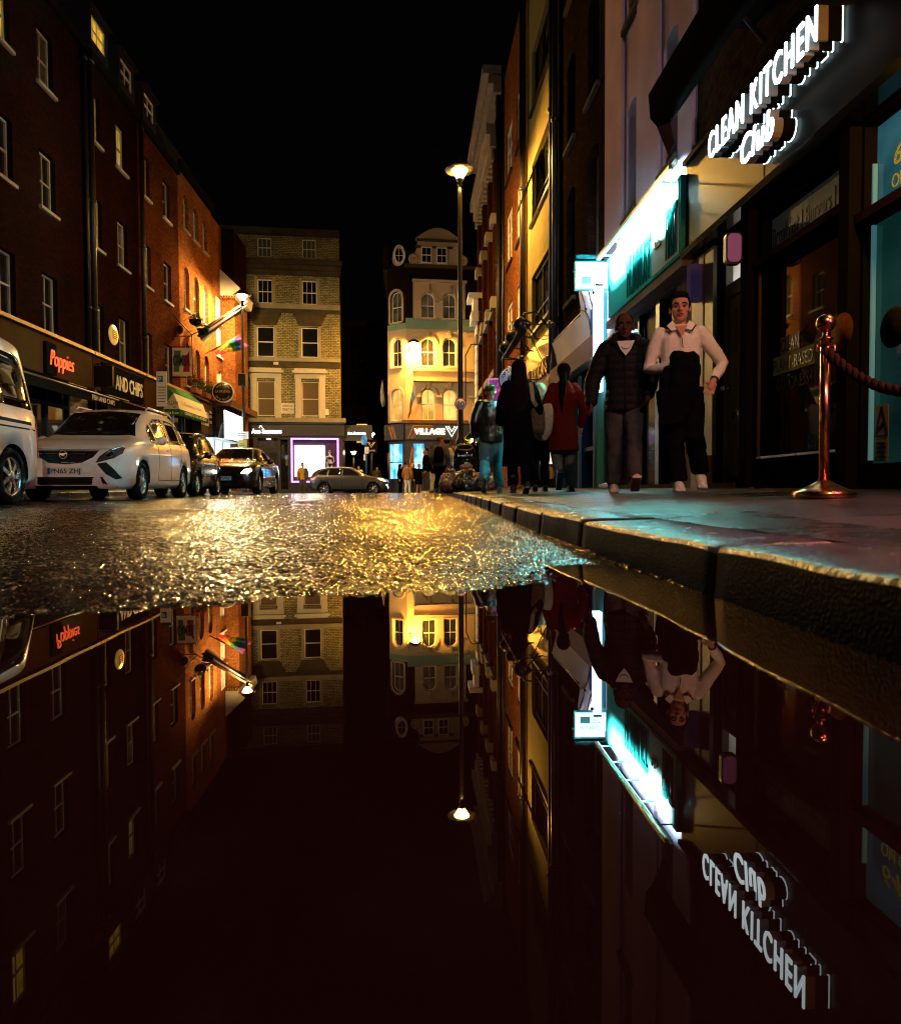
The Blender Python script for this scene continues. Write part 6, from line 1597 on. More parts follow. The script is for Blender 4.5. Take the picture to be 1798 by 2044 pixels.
def seam(c, pts, both=True, w=.011):
    m = MB()
    for sg in ((1, -1) if both else (1,)):
        last = None
        for x, z in pts:
            h = c.bvh.ray_cast(V3((x, sg * 3, z)), V3((0, -sg, 0)))
            if h[0] is None: last = None; continue
            p = c.P(*(h[0] + V3((0, sg * .001, 0))))
            if last is not None: m.bar(last, p, w, .006, up=c.l)
            last = p
    if m.v: m.build('door_seam', M['seam'], c.root)
def densify(pts, n=8):
    out = []
    for (a, b), (c_, d_) in zip(pts, pts[1:]): out += [(a + (c_ - a) * i / n, b + (d_ - b) * i / n) for i in range(n)]
    return out + [pts[-1]]

# --- white people carrier
gz = .082
heading = V3((.125, -.992, 0))
W0 = V3((-5.30, 12.12, 0)); l_ = V3((.992, .125, 0))
fa = W0 - l_ * .90                       # centre of the front axle
c = Car('people_carrier', 'white people carrier with swept headlights parked facing the viewer', (fa + heading.normalized() * .93), heading, M['carwhite'],
        # x   zlow  zbelt ztop  wmid wbelt wtop
        [(.00, .26, .56, .60, .50, .46, .40), (.05, .20, .62, .68, .68, .62, .52), (.16, .18, .74, .80, .80, .74, .62), (.34, .18, .84, .90, .875, .82, .70), (.62, .19, .92, .985, .905, .86, .72), (.95, .20, .965, 1.06, .915, .875, .70), (1.22, .20, .985, 1.15, .92, .88, .66), (1.60, .20, 1.00, 1.42, .92, .885, .65), (2.0, .20, 1.01, 1.62, .92, .885, .66), (2.4, .20, 1.02, 1.70, .92, .885, .67), (3.2, .20, 1.04, 1.725, .92, .88, .665), (3.9, .20, 1.06, 1.67, .915, .865, .64), (4.25, .22, 1.07, 1.57, .895, .84, .59), (4.5, .26, 1.05, 1.32, .86, .80, .56), (4.62, .30, .95, 1.06, .80, .74, .55), (4.66, .36, .80, .86, .70, .65, .5)],
        (.93, 3.69), .325, gz)
c.decal('windscreen', [(x, y, 3) for x, y in ((1.20, -.70), (1.14, -.35), (1.12, 0), (1.14, .35), (1.20, .70), (1.55, .60), (1.93, .585), (2.0, 0), (1.93, -.585), (1.55, -.60))], (0, 0, -1), M['carglass'], cuts=5)
c.sides('window', [(1.52, 1.05), (1.62, 1.24), (1.80, 1.38), (1.86, 1.07)], M['carglass'])
c.sides('window', [(1.93, 1.07), (1.90, 1.40), (2.12, 1.50), (2.62, 1.545), (2.66, 1.08)], M['carglass'])
c.sides('window', [(2.74, 1.085), (2.70, 1.55), (3.3, 1.55), (3.52, 1.53), (3.58, 1.11)], M['carglass'])
c.sides('window', [(3.66, 1.12), (3.60, 1.525), (3.95, 1.475), (4.22, 1.38), (4.30, 1.18)], M['carglass'])
c.sides('window_trim', [(1.5, 1.02), (4.30, 1.13), (4.31, 1.155), (1.5, 1.045)], M['chrome'], off=.009)
c.front('grille', [(-.46, .80), (.46, .80), (.40, .69), (.25, .60), (0, .575), (-.25, .60), (-.40, .69)], M['plastic'], cuts=4)
for zz, w_ in ((.765, .45), (.725, .42)): c.front('grille_bar', [(-w_, zz + .012), (w_, zz + .012), (w_, zz - .006), (-w_, zz - .006)], M['chrome'], cuts=3, off=.016)
c.front('lower_intake', [(-.55, .375), (.55, .375), (.62, .255), (-.62, .255)], M['plastic'], cuts=4)
c.front('bumper_lip', [(-.74, .235), (.74, .235), (.70, .185), (-.70, .185)], M['plastic'], cuts=4)
c.front('headlight', [(.46, .60), (.50, .685), (.62, .80), (.74, .87), (.80, .855), (.80, .76), (.70, .675)], M['lamp'], mirror=True, cuts=4)
c.front('lamp_bezel', [(.455, .595), (.495, .70), (.61, .815), (.735, .885), (.70, .865), (.60, .79), (.52, .69)], M['plastic'], mirror=True, cuts=3, off=.010)
c.front('fog_light_blade', [(.47, .585), (.60, .61), (.70, .51), (.80, .36), (.73, .335), (.60, .42)], M['plastic'], mirror=True, cuts=3)
c.front('bonnet_seam', [(-.60, .835), (0, .822), (.60, .835), (.60, .827), (0, .814), (-.60, .827)], M['seam'], cuts=3, off=.003)
c.front('bumper_seam', [(-.72, .44), (.72, .44), (.72, .433), (-.72, .433)], M['seam'], cuts=3, off=.003)
c.front('lamp_projector', [(.58, .73), (.62, .78), (.67, .78), (.69, .735), (.65, .70), (.60, .70)], M['chrome'], mirror=True, cuts=2, off=.014)
m = MB(); bc = c.P(-.055, 0, .725); m.lathe(bc, [(.055, 0), (.068, .012), (.055, .02), (.048, .006), (.01, .006)], 24, axis=c.f); m.bar(bc + c.f * .012 - c.l * .05, bc + c.f * .012 + c.l * .05 + V3((0, 0, .02)), .02, .014, up=c.f); m.build('badge', M['chrome'], c.root)
c.plate('PN65 ZHJ', 0, .415, x=-.005)
for pts in ([(1.88, 1.05), (1.86, .7), (1.80, .35)], [(2.70, 1.07), (2.72, .7), (2.70, .35)], [(3.60, 1.1), (3.55, .85), (3.36, .62)], [(1.8, .35), (2.7, .35), (3.3, .36)]): seam(c, densify(pts))
m = MB()
for sg in (1, -1):
    for x in (2.45, 3.35): m.bar(c.P(x, sg * .905, .93), c.P(x + .2, sg * .905, .945), .03, .03, up=c.l)
m.build('door_handle', M['carwhite'], c.root)
c.mirror(1.66, .93, 1.06, M['carwhite'])
m = MB()
for sg in (1, -1): m.tube([c.P(2.1, sg * .62, 1.66), c.P(2.25, sg * .62, 1.73), c.P(3.7, sg * .62, 1.745), c.P(3.95, sg * .61, 1.68)], .018, 6)
m.build('roof_rail', M['carwhite'], c.root)
m = MB()
for y in (-.25, .1): m.box((0, 0, 0), (0, 0, 0)) if False else m.tube([c.P(1.15, y, 1.13), c.P(1.3, y + .35, 1.205)], .01, 5)
m.build('wiper', M['plastic'], c.root)

# --- white van, rear part in view
hv = V3((.125, -.992, 0)); lv = V3((.992, .125, 0))
ra = V3((-5.27, 8.46, 0)) - lv * .94
c = Car('panel_van', 'large white van cut off by the left edge of the picture', ra + hv.normalized() * 3.93, hv, M['carwhite'],
        [(.00, .30, .60, .66, .62, .58, .5), (.10, .24, .80, .86, .80, .76, .64), (.35, .22, .98, 1.04, .92, .86, .72), (.85, .22, 1.10, 1.18, .95, .90, .74), (1.15, .22, 1.13, 1.36, .955, .91, .73), (1.7, .22, 1.15, 1.84, .955, .915, .74), (2.1, .22, 1.16, 2.04, .955, .92, .76), (2.8, .22, 1.17, 2.10, .955, .92, .77), (4.3, .22, 1.17, 2.10, .955, .92, .77), (4.55, .24, 1.17, 2.06, .93, .89, .74), (4.74, .28, 1.16, 1.86, .88, .84, .67), (4.84, .36, 1.12, 1.45, .83, .79, .65), (4.88, .44, .95, 1.1, .77, .73, .62)],
        (.90, 3.93), .345, .07, cat='van')
c.decal('windscreen', [(x, y, 4) for x, y in ((1.12, -.72), (1.1, 0), (1.12, .72), (1.95, .66), (1.97, 0), (1.95, -.66))], (0, 0, -1), M['carglass'], cuts=4)
c.sides('window', [(1.75, 1.2), (1.95, 1.78), (2.55, 1.88), (2.6, 1.2)], M['carglass'])
c.sides('window', [(2.72, 1.2), (2.70, 1.88), (3.55, 1.88), (3.58, 1.2)], M['carglass'])
c.sides('window', [(3.68, 1.2), (3.66, 1.88), (4.22, 1.86), (4.34, 1.80), (4.56, 1.24), (4.54, 1.2)], M['carglass'])
c.sides('window_trim', [(4.22, 1.89), (4.38, 1.83), (4.61, 1.24), (4.58, 1.19), (4.55, 1.21), (4.345, 1.80), (4.22, 1.86)], M['chrome'], off=.009)
c.sides('sill_trim', [(1.3, .30), (3.45, .30), (3.45, .36), (1.3, .36)], M['plastic'])
for pts in ([(2.65, 1.95), (2.65, 1.1), (2.6, .4)], [(3.62, 1.95), (3.62, 1.1), (3.5, .7)], [(1.2, .92), (4.84, .95)], [(3.0, 1.03), (4.45, 1.03)]): seam(c, densify(pts, 14), w=.02)
c.sides('slide_rail', [(3.62, 1.0), (4.45, 1.0), (4.45, 1.02), (3.62, 1.02)], M['plastic'])
c.back('tail_light', [(.80, .62), (.90, .62), (.90, 1.05), (.80, 1.05)], M['redlamp'], mirror=True, cuts=3)
c.back('rear_window', [(-.66, 1.2), (.66, 1.2), (.6, 1.8), (-.6, 1.8)], M['carglass'], cuts=3)
c.box('rear_bumper', (4.62, -.84, .36), (4.96, .84, .60), M['carwhite'])
c.mirror(1.6, .98, 1.2, M['carwhite'])

# --- small black two seater
hv = V3((.07, -.997, 0)); lv = V3((.997, .07, 0))
fa = V3((-6.03, 16.75, 0)) - lv * .78
c = Car('city_car', 'tiny tall black city car squeezed between the white people carrier and the saloon', fa + hv.normalized() * .42, hv, M['carblack'],
        [(.0, .24, .58, .64, .55, .5, .44), (.08, .2, .72, .78, .70, .64, .54), (.28, .2, .86, .93, .79, .73, .6), (.55, .2, .93, 1.04, .81, .75, .58), (.9, .2, .96, 1.36, .815, .76, .55), (1.25, .2, .97, 1.56, .815, .76, .57), (1.7, .2, .98, 1.60, .815, .755, .57), (2.2, .22, 1.0, 1.54, .81, .74, .55), (2.5, .26, 1.0, 1.40, .79, .72, .53), (2.66, .32, .95, 1.12, .74, .68, .52), (2.70, .4, .8, .9, .66, .6, .5)],
        (.42, 2.29), .29, .105)
c.decal('windscreen', [(x, y, 3) for x, y in ((.57, -.6), (.54, 0), (.57, .6), (1.18, .52), (1.2, 0), (1.18, -.52))], (0, 0, -1), M['carglass'], cuts=4)
c.sides('window', [(.85, 1.0), (1.08, 1.40), (1.25, 1.48), (1.85, 1.5), (1.9, 1.03)], M['carglass'])
c.sides('window', [(1.98, 1.04), (1.94, 1.49), (2.3, 1.42), (2.42, 1.2), (2.4, 1.06)], M['carglass'])
c.sides('silver_cell', [(.58, .98), (.70, 1.02), (1.05, 1.46), (1.3, 1.56), (1.25, 1.50), (1.03, 1.41), (.80, 1.0), (.70, .9)], M['cargrey'], off=.01, cuts=2)
c.front('headlight', [(.36, .66), (.46, .78), (.64, .80), (.66, .70), (.54, .62)], M['lamp'], mirror=True)
c.front('grille', [(-.3, .60), (.3, .60), (.36, .42), (-.36, .42)], M['plastic'])
c.front('lower_intake', [(-.5, .36), (.5, .36), (.5, .25), (-.5, .25)], M['plastic'])
c.plate('', 0, .5, x=-.005) if False else None
c.mirror(.98, .80, 1.0, M['carblack'])
for pts in ([(1.92, 1.02), (1.93, .6), (1.88, .34)], [(.88, .98), (.86, .4)]): seam(c, densify(pts))

# --- black saloon with its headlight on
hv = V3((.082, -.9966, 0)); lv = V3((.9966, .082, 0))
fa = V3((-5.62, 20.75, 0)) - lv * .90
c = Car('saloon_car', 'black saloon with one dazzling headlight parked behind the tiny city car', fa + hv.normalized() * .84, hv, M['carblack'],
        [(.0, .26, .54, .60, .58, .54, .46), (.06, .2, .64, .70, .74, .70, .58), (.2, .17, .74, .80, .85, .80, .64), (.5, .16, .82, .88, .905, .86, .70), (1.0, .16, .88, .955, .925, .885, .70), (1.38, .16, .90, 1.02, .925, .885, .64), (1.8, .16, .92, 1.23, .925, .88, .57), (2.25, .16, .93, 1.42, .925, .88, .57), (2.9, .16, .94, 1.475, .925, .875, .57), (3.5, .17, .95, 1.40, .92, .865, .55), (4.05, .18, .96, 1.16, .905, .845, .55), (4.4, .2, .95, 1.04, .88, .82, .6), (4.75, .25, .92, .98, .82, .77, .6), (4.86, .34, .8, .84, .74, .7, .55)],
        (.84, 3.72), .335, .125)
c.decal('windscreen', [(x, y, 3) for x, y in ((1.38, -.68), (1.34, 0), (1.38, .68), (2.15, .53), (2.2, 0), (2.15, -.53))], (0, 0, -1), M['carglass'], cuts=4)
c.sides('window', [(1.75, .97), (2.0, 1.17), (2.4, 1.33), (2.75, 1.37), (2.78, .98)], M['carglass'])
c.sides('window', [(2.86, .985), (2.83, 1.37), (3.4, 1.30), (3.8, 1.15), (3.9, 1.02)], M['carglass'])
c.front('headlight', [(.52, .60), (.60, .70), (.76, .745), (.80, .68), (.70, .585)], glow('headlamp_on', (1.0, .98, .88), 14), cuts=3)
c.front('headlight', [(-.52, .60), (-.60, .70), (-.76, .745), (-.80, .68), (-.70, .585)], M['lamp'], cuts=3)
c.front('grille', [(-.38, .66), (.38, .66), (.44, .5), (.3, .42), (-.3, .42), (-.44, .5)], M['plastic'])
c.front('lower_intake', [(-.7, .34), (.7, .34), (.64, .22), (-.64, .22)], M['plastic'])
c.plate('    WVV', 0, .40, x=-.012)
c.mirror(1.85, .94, 1.0, M['carblack'])
for pts in ([(2.82, .97), (2.82, .6), (2.74, .3)], [(1.72, .95), (1.62, .5), (1.6, .3)]): seam(c, densify(pts))
m = MB(); m.tube([c.P(2.0, 0, 1.33), c.P(2.02, 0, 1.30)], .01); c.box('licence_disc', (1.62, .45, 1.05), (1.63, .6, 1.2), M['plate']) if False else None

# --- grey crossover crossing at the junction
hv = V3((1, .03, 0))
c = Car('crossover_car', 'dark grey crossover driving across the junction under amber light', (-3.45, 39.7), hv, M['cargrey'],
        [(.0, .28, .58, .64, .56, .52, .46), (.06, .22, .70, .77, .72, .68, .56), (.2, .2, .84, .90, .84, .79, .64), (.5, .2, .92, .99, .895, .85, .68), (1.0, .2, .98, 1.06, .90, .86, .66), (1.25, .2, 1.0, 1.13, .90, .86, .62), (1.7, .2, 1.02, 1.38, .90, .86, .58), (2.1, .2, 1.03, 1.53, .90, .86, .59), (2.7, .2, 1.04, 1.57, .90, .855, .6), (3.4, .2, 1.06, 1.54, .90, .85, .58), (3.9, .22, 1.08, 1.44, .88, .83, .56), (4.2, .28, 1.05, 1.24, .84, .79, .55), (4.33, .36, .92, 1.0, .78, .73, .55), (4.36, .42, .8, .85, .7, .66, .5)],
        (.83, 3.53), .335, -.04, group=None)
c.sides('window', [(1.55, 1.08), (1.85, 1.30), (2.15, 1.42), (2.5, 1.46), (2.52, 1.08)], M['carglass'])
c.sides('window', [(2.6, 1.08), (2.57, 1.46), (3.25, 1.44), (3.35, 1.10)], M['carglass'])
c.sides('window', [(3.42, 1.11), (3.32, 1.43), (3.7, 1.36), (3.95, 1.16)], M['carglass'])
c.sides('roof_band', [(1.9, 1.46), (2.4, 1.53), (3.3, 1.515), (3.9, 1.40), (3.9, 1.43), (3.3, 1.55), (2.4, 1.56), (1.9, 1.49)], M['carwhite'], off=.01, cuts=3)
c.decal('windscreen', [(x, y, 3) for x, y in ((1.2, -.62), (1.17, 0), (1.2, .62), (1.98, .55), (2.0, 0), (1.98, -.55))], (0, 0, -1), M['carglass'], cuts=4)
ow = glow('orange_headlamp', (1.0, .55, .15), 9)
c.sides('headlight', [(.12, .74), (.30, .88), (.62, .93), (.40, .80)], ow, cuts=3)
m = MB()
for sg in (1, -1): m.ball(c.P(.12, sg * .74, .55), .06); m.ball(c.P(.06, sg * .66, .42), .05)
m.build('fog_light', glow('day_lamp', (.9, 1.0, 1.0), 4), c.root)
c.sides('tail_light', [(3.98, 1.0), (4.28, .92), (4.30, .82), (4.1, .86)], mk('pink_tail_light', (.5, .05, .06), .2, emit=(1.0, .18, .2), es=1.6), cuts=2)
c.mirror(1.5, .92, 1.07, M['cargrey'])
m = MB()
for sg in (1, -1): m.ball(c.P(1.42, sg * 1.0, 1.10), .05)
m.build('indicator', glow('amber_indicator', (1.0, .5, .06), 8), c.root)
for pts in ([(2.56, 1.05), (2.56, .3)], [(1.5, 1.03), (1.42, .3)], [(3.4, 1.07), (3.3, .6)]): seam(c, densify(pts))
c.sides('sill_trim', [(1.25, .22), (3.1, .22), (3.1, .34), (1.25, .34)], M['plastic'])
# ------------------------------------------------------------------ people
M['skin_light'] = mk('light_skin', (.50, .25, .16), .5, var=.08, scale=20)
M['skin_dark'] = mk('dark_brown_skin', (.085, .035, .02), .42, var=.1, scale=20)
def wrinkle(o, amt, size, seed=0):
    tx = bpy.data.textures.get('cloth_folds_%s' % size) or bpy.data.textures.new('cloth_folds_%s' % size, 'CLOUDS'); tx.noise_scale = size; tx.noise_depth = 2
    m_ = o.modifiers.new('folds', 'DISPLACE'); m_.texture = tx; m_.strength = amt; m_.mid_level = .5; m_.texture_coords = 'LOCAL'
M['hair_black'] = mk('black_hair', (.010, .008, .007), .45, var=.4, scale=60, bump=.6, bscale=120)
M['hair_blonde'] = mk('blonde_hair', (.45, .36, .24), .45, var=.35, scale=40, bump=.6, bscale=90)
M['hair_brown'] = mk('brown_hair', (.10, .05, .025), .5, var=.3, scale=40)
M['cl_black'] = mk('black_cloth', (.0055, .005, .0055), .75, var=.3, scale=12, bump=.5, bscale=18, bdist=.01)
M['cl_jeans'] = mk('dark_grey_jeans', (.055, .050, .050), .8, var=.5, scale=5, bump=.4, bscale=16, bdist=.012)
M['cl_blue'] = mk('pale_blue_jeans', (.13, .26, .32), .8, var=.25, scale=6, bump=.4, bscale=16, bdist=.012)
M['cl_cream'] = mk('cream_knit', (.78, .70, .62), .85, var=.06, scale=9, bump=.6, bscale=22, bdist=.012)
M['cl_white'] = mk('white_cotton', (.62, .60, .58), .8, var=.06)
M['cl_red'] = mk('dark_red_wool', (.11, .010, .007), .9, var=.2, scale=9, bump=.5, bscale=26, bdist=.008)
M['cl_grey'] = mk('grey_cloth', (.10, .09, .085), .8, var=.3, scale=6, bump=.4, bscale=18, bdist=.01)
M['cl_olive'] = mk('olive_jacket', (.13, .09, .03), .8, var=.3, scale=8)
M['cl_tan'] = mk('tan_jacket', (.30, .15, .05), .8, var=.3, scale=8)
M['cl_mustard'] = mk('mustard_shirt', (.55, .32, .02), .8)
M['cl_leather'] = mk('black_leather', (.012, .012, .013), .3, var=.3, bump=.4, bscale=20)
M['shoe_pale'] = mk('pale_trainers', (.55, .42, .36), .6, var=.12)
M['shoe_white'] = mk('white_trainers', (.66, .60, .54), .6, var=.1)
M['shoe_black'] = mk('black_boots', (.010, .010, .010), .4)
M['eyewhite'] = mk('eye_white', (.22, .19, .17), .5)
M['lip'] = mk('lips', (.30, .10, .07), .45)
M['lip_dark'] = mk('dark_lips', (.10, .035, .025), .45)
def puffer_mat():
    m, nt, b = _new('black_puffer')
    b.inputs['Base Color'].default_value = (.012, .0115, .012, 1); b.inputs['Roughness'].default_value = .55
    tc = N(nt, 'ShaderNodeTexCoord'); sx = N(nt, 'ShaderNodeSeparateXYZ'); nt.links.new(tc.outputs['Object'], sx.inputs[0])
    mu = N(nt, 'ShaderNodeMath', operation='MULTIPLY'); mu.inputs[1].default_value = 12.5; nt.links.new(sx.outputs[2], mu.inputs[0])
    fr_ = N(nt, 'ShaderNodeMath', operation='PINGPONG'); fr_.inputs[1].default_value = .5; nt.links.new(mu.outputs[0], fr_.inputs[0])
    pw = N(nt, 'ShaderNodeMath', operation='POWER'); pw.inputs[1].default_value = .45; nt.links.new(fr_.outputs[0], pw.inputs[0])
    bp = N(nt, 'ShaderNodeBump'); bp.inputs['Strength'].default_value = .6; bp.inputs['Distance'].default_value = .02; b.inputs['Specular IOR Level'].default_value = .04
    nt.links.new(pw.outputs[0], bp.inputs['Height']); nt.links.new(bp.outputs[0], b.inputs['Normal'])
    return m
M['puffer'] = puffer_mat()

def ring(c, rx, ry, n=18, p=2.4, yaw=0):
    out = []
    for k in range(n):
        t = 2 * math.pi * k / n; ct, st = math.cos(t), math.sin(t)
        x = rx * abs(ct) ** (2 / p) * (1 if ct > 0 else -1); y = ry * abs(st) ** (2 / p) * (1 if st > 0 else -1)
        out.append(V3((c[0] + x * math.cos(yaw) - y * math.sin(yaw), c[1] + x * math.sin(yaw) + y * math.cos(yaw), c[2])))
    return out

def person(label, x, y, z, H, yaw, pose, wear, vox=.011, group=None, face=False, name='person'):
    """figure modelled at 1.80 m facing -y, x to its left, then turned by yaw and scaled to height H.
    pose: legs = [(knee, ankle, toe_dir_pitch)] left(+x) then right; arms = [(elbow, wrist)]"""
    k = H / 1.80
    cy, sy = math.cos(yaw), math.sin(yaw)
    def T(p): p = V3(p) * k; return V3((x + p.x * cy - p.y * sy, y + p.x * sy + p.y * cy, z + p.z))
    def put(mb): mb.v = [T(v) for v in mb.v]; return mb
    skin = M[wear.get('skin', 'skin_light')]
    fem = wear.get('fem', False)
    sh = .160 if fem else .188; HS = pose.get('hs', 1.12)
    lean = pose.get('lean', 0.0)          # chest moved forward (-y)
    legs = pose.get('legs', [((.10, -.02, .50), (.10, .02, .09), 0), ((-.10, -.02, .50), (-.10, .02, .09), 0)])
    arms = pose.get('arms', [((.27, .03, 1.16), (.28, -.06, .92)), ((-.27, .03, 1.16), (-.28, -.06, .92))])
    hips = [(.09, 0, .94), (-.09, 0, .94)]
    shl = [(sh, -lean, 1.47), (-sh, -lean, 1.47)]
    hd = V3(pose.get('head', (0, -.015 - lean, 1.675)))
    hy = pose.get('head_yaw', 0)
    root = thing(name, label, 'person', (x, y, z), group)
    # ---- body, one continuous surface
    b = MB()
    b.loft([ring((0, 0, .86), .14, .10), ring((0, 0, .95), .165, .115), ring((0, -lean * .3, 1.10), .14 if not fem else .125, .10), ring((0, -lean * .7, 1.27), .145, .10), ring((0, -lean, 1.38), .14, .09), ring((0, -lean, 1.49), .10, .075)])
    b.tube([(0, -lean + .01, 1.44), (0, -lean * .9, 1.53), hd + V3((0, .02, -.06))], [.075, .058, .056], 12, round_ends=True)
    for (kn, an, pt), hp in zip(legs, hips):
        b.tube([hp, (V3(hp) + V3(kn)) / 2, kn, V3(kn) * .6 + V3(an) * .4 + V3((0, .02, 0)), an], [.088, .078, .055, .056, .036], 12, round_ends=True)
        ft = V3((0, -1, 0)); c_, s_ = math.cos(pt), math.sin(pt); ft = V3((0, -c_, s_)); dn = V3((0, -s_, -c_))
        b.tube([V3(an) + dn * .03 - ft * .05, V3(an) + dn * .045 + ft * .04, V3(an) + dn * .055 + ft * .11], [.032, .034, .024], 10, round_ends=True)
    for (el, wr), s0_ in zip(arms, shl):
        b.tube([V3(s0_) * .92 + V3((0, 0, .09)), (V3(s0_) + V3(el)) / 2, el, V3(el) * .6 + V3(wr) * .4, wr], [.042, .040, .034, .034, .026], 12, round_ends=True)
    for i, (el, wr) in enumerate(arms):
        d = pose.get('hand_dir', [None, None])[i]
        d = V3(d).normalized() if d else (V3(wr) - V3(el)).normalized()
        sg = 1 if i == 0 else -1
        w_ = V3(pose['palm'][i]).normalized() if pose.get('palm') and pose['palm'][i] else d.cross(V3((sg, 0, 0))).normalized()
        w_ = (w_ - d * w_.dot(d)).normalized(); nrm = d.cross(w_)
        pc = V3(wr) + d * .055
        b.tube([V3(wr) + d * .01, V3(wr) + d * .05, V3(wr) + d * .09], [.026, .030, .028], 10, round_ends=True)
        for j in (-1, 0, 1): b.ball(pc + w_ * j * .022, (.022, .022, .022), 8, 6)
        curl = pose.get('curl', .5)
        for j in range(4):
            o = V3(wr) + d * .095 + w_ * (j - 1.5) * .021
            ln = (.062, .075, .070, .055)[j] * (1 if True else 1)
            sp = w_ * (j - 1.5) * .10
            d1 = (d + sp).normalized(); d2 = (d1 * math.cos(curl) + nrm * sg * math.sin(curl)).normalized(); d3 = (d1 * math.cos(curl * 1.9) + nrm * sg * math.sin(curl * 1.9)).normalized()
            b.tube([o - d1 * .02, o + d1 * ln * .4, o + d1 * ln * .4 + d2 * ln * .35, o + d1 * ln * .4 + d2 * ln * .35 + d3 * ln * .3], [.0105, .0098, .0092, .0085], 8, round_ends=True)
        o = V3(wr) + d * .035 - w_ * .028
        b.tube([o, o + (d * .5 - w_).normalized() * .035, o + (d * .5 - w_).normalized() * .035 + (d - w_ * .3).normalized() * .04], [.013, .0115, .0095], 8, round_ends=True)
    def ringH(c_, a_, b_): return ring(c_, a_ * HS, b_ * HS)
    # head
    Rh = Matrix.Rotation(hy, 3, 'Z')
    def Hp(p): return hd + Rh @ (V3(p) * HS)
    b.ball(Hp((0, .012, .030)), V3((.076, .094, .098)) * HS, 18, 12, rot=Rh)
    b.ball(Hp((0, -.022, -.045)), V3((.060, .068, .078)) * HS, 16, 10, rot=Rh)
    b.ball(Hp((0, -.052, -.092)), V3((.034, .030, .028)) * HS, 12, 8, rot=Rh)
    for sg in (1, -1):
        b.ball(Hp((sg * .042, -.052, -.022)), V3((.026, .026, .022)) * HS, 10, 8, rot=Rh)
        b.ball(Hp((sg * .079, .012, -.008)), V3((.011, .020, .033)) * HS, 10, 8, rot=Rh)
        b.tube([Hp((sg * .052, -.066, .022)), Hp((sg * .012, -.082, .020))], [.012, .012], 8, round_ends=True)
    b.tube([Hp((0, -.084, .018)), Hp((0, -.098, -.018)), Hp((0, -.106, -.030))], [.009, .012, .014], 9, round_ends=True)
    for sg in (1, -1): b.ball(Hp((sg * .012, -.094, -.033)), V3((.010, .010, .008)) * HS, 8, 6)
    b.tube([Hp((-.022, -.078, -.064)), Hp((0, -.088, -.062)), Hp((.022, -.078, -.064))], [.007, .010, .007], 8, round_ends=True)
    body = put(b).build('body', skin, root); remesh(body, vox * .62 * k, 3, .5)
    if face:
        m = MB()
        for sg in (1, -1): m.ball(Hp((sg * .032, -.079, .000)), V3((.0135, .008, .0075)) * HS, 10, 8)
        ey = put(m).build('eyes', M['eyewhite'], root)
        m = MB()
        for sg in (1, -1): m.ball(Hp((sg * .032, -.0855, .000)), V3((.0062, .004, .0062)) * HS, 8, 6)
        put(m).build('irises', M['hair_black'], ey)
        m = MB()
        for sg in (1, -1): m.tube([Hp((sg * .054, -.072, .020)), Hp((sg * .034, -.088, .027)), Hp((sg * .014, -.091, .022))], [.004, .006, .005], 7, round_ends=True)
        put(m).build('eyebrows', M[wear.get('brow', 'hair_black')], root)
        m = MB(); m.tube([Hp((-.024, -.080, -.064)), Hp((-.010, -.0925, -.059)), Hp((.010, -.0925, -.059)), Hp((.024, -.080, -.064))], [.004, .006, .006, .004], 7, round_ends=True); m.tube([Hp((-.020, -.082, -.070)), Hp((0, -.093, -.075)), Hp((.020, -.082, -.070))], [.004, .0065, .004], 7, round_ends=True)
        put(m).build('lips', M[wear.get('lip', 'lip')], root)
    # ---- hair
    h = MB(); st = wear.get('hairstyle', 'short')
    if st == 'short':
        h.ball(Hp((0, .024, .052)), V3((.082, .093, .084)) * HS, 18, 12, rot=Rh); h.ball(Hp((0, -.035, .098)), V3((.066, .055, .035)) * HS, 14, 9, rot=Rh)
        for sg in (1, -1): h.ball(Hp((sg * .066, .02, .03)), V3((.018, .055, .05)) * HS, 10, 8, rot=Rh)
    elif st == 'crop':
        h.ball(Hp((0, .022, .046)), V3((.079, .092, .085)) * HS, 18, 12, rot=Rh)
    elif st == 'long':
        h.ball(Hp((0, .022, .042)), V3((.092, .104, .098)) * HS, 18, 12, rot=Rh)
        h.loft([ringH(Hp((0, .03, .04)), .092, .085), ringH(Hp((0, .055, -.10)), .098, .07), ringH(Hp((0, .085, -.25)), .12, .055), ringH(Hp((0, .10, -.40)), .115, .045), ringH(Hp((.01, .10, -.52)), .06, .03)])
    elif st == 'ponytail':
        h.ball(Hp((0, .022, .040)), V3((.088, .103, .094)) * HS, 18, 12, rot=Rh); h.ball(Hp((0, .06, -.04)), V3((.07, .06, .07)) * HS, 14, 9)
        h.tube([Hp((.02, .10, -.02)), Hp((.03, .15, -.14)), Hp((.05, .14, -.32)), Hp((.045, .12, -.50))], [.045, .05, .038, .014], 10, round_ends=True)
    elif st == 'bob':
        h.ball(Hp((0, .016, .036)), V3((.096, .104, .096)) * HS, 18, 12, rot=Rh); h.loft([ringH(Hp((0, .02, .03)), .098, .098), ringH(Hp((0, .03, -.08)), .105, .085), ringH(Hp((0, .035, -.15)), .09, .06)])
    hair = put(h).build('hair', M[wear.get('hair', 'hair_black')], root); remesh(hair, vox * .8 * k, 2)
    # ---- trousers
    t = MB(); e = wear.get('loose', .018)
    t.loft([ring((0, 0, .83), .15, .118), ring((0, 0, .93), .178, .128), ring((0, -lean * .2, 1.03), .158, .118)])
    for (kn, an, pt), hp in zip(legs, hips):
        kn, an, hp = V3(kn), V3(an), V3(hp); low = kn + (an - kn) * 1.0
        t.tube([hp, hp * .5 + kn * .5, kn, kn * .5 + low * .5 + V3((0, .015, 0)), low], [.096 + e, .088 + e, .062 + e, .058 + e, .046 + e * 1.3], 14)
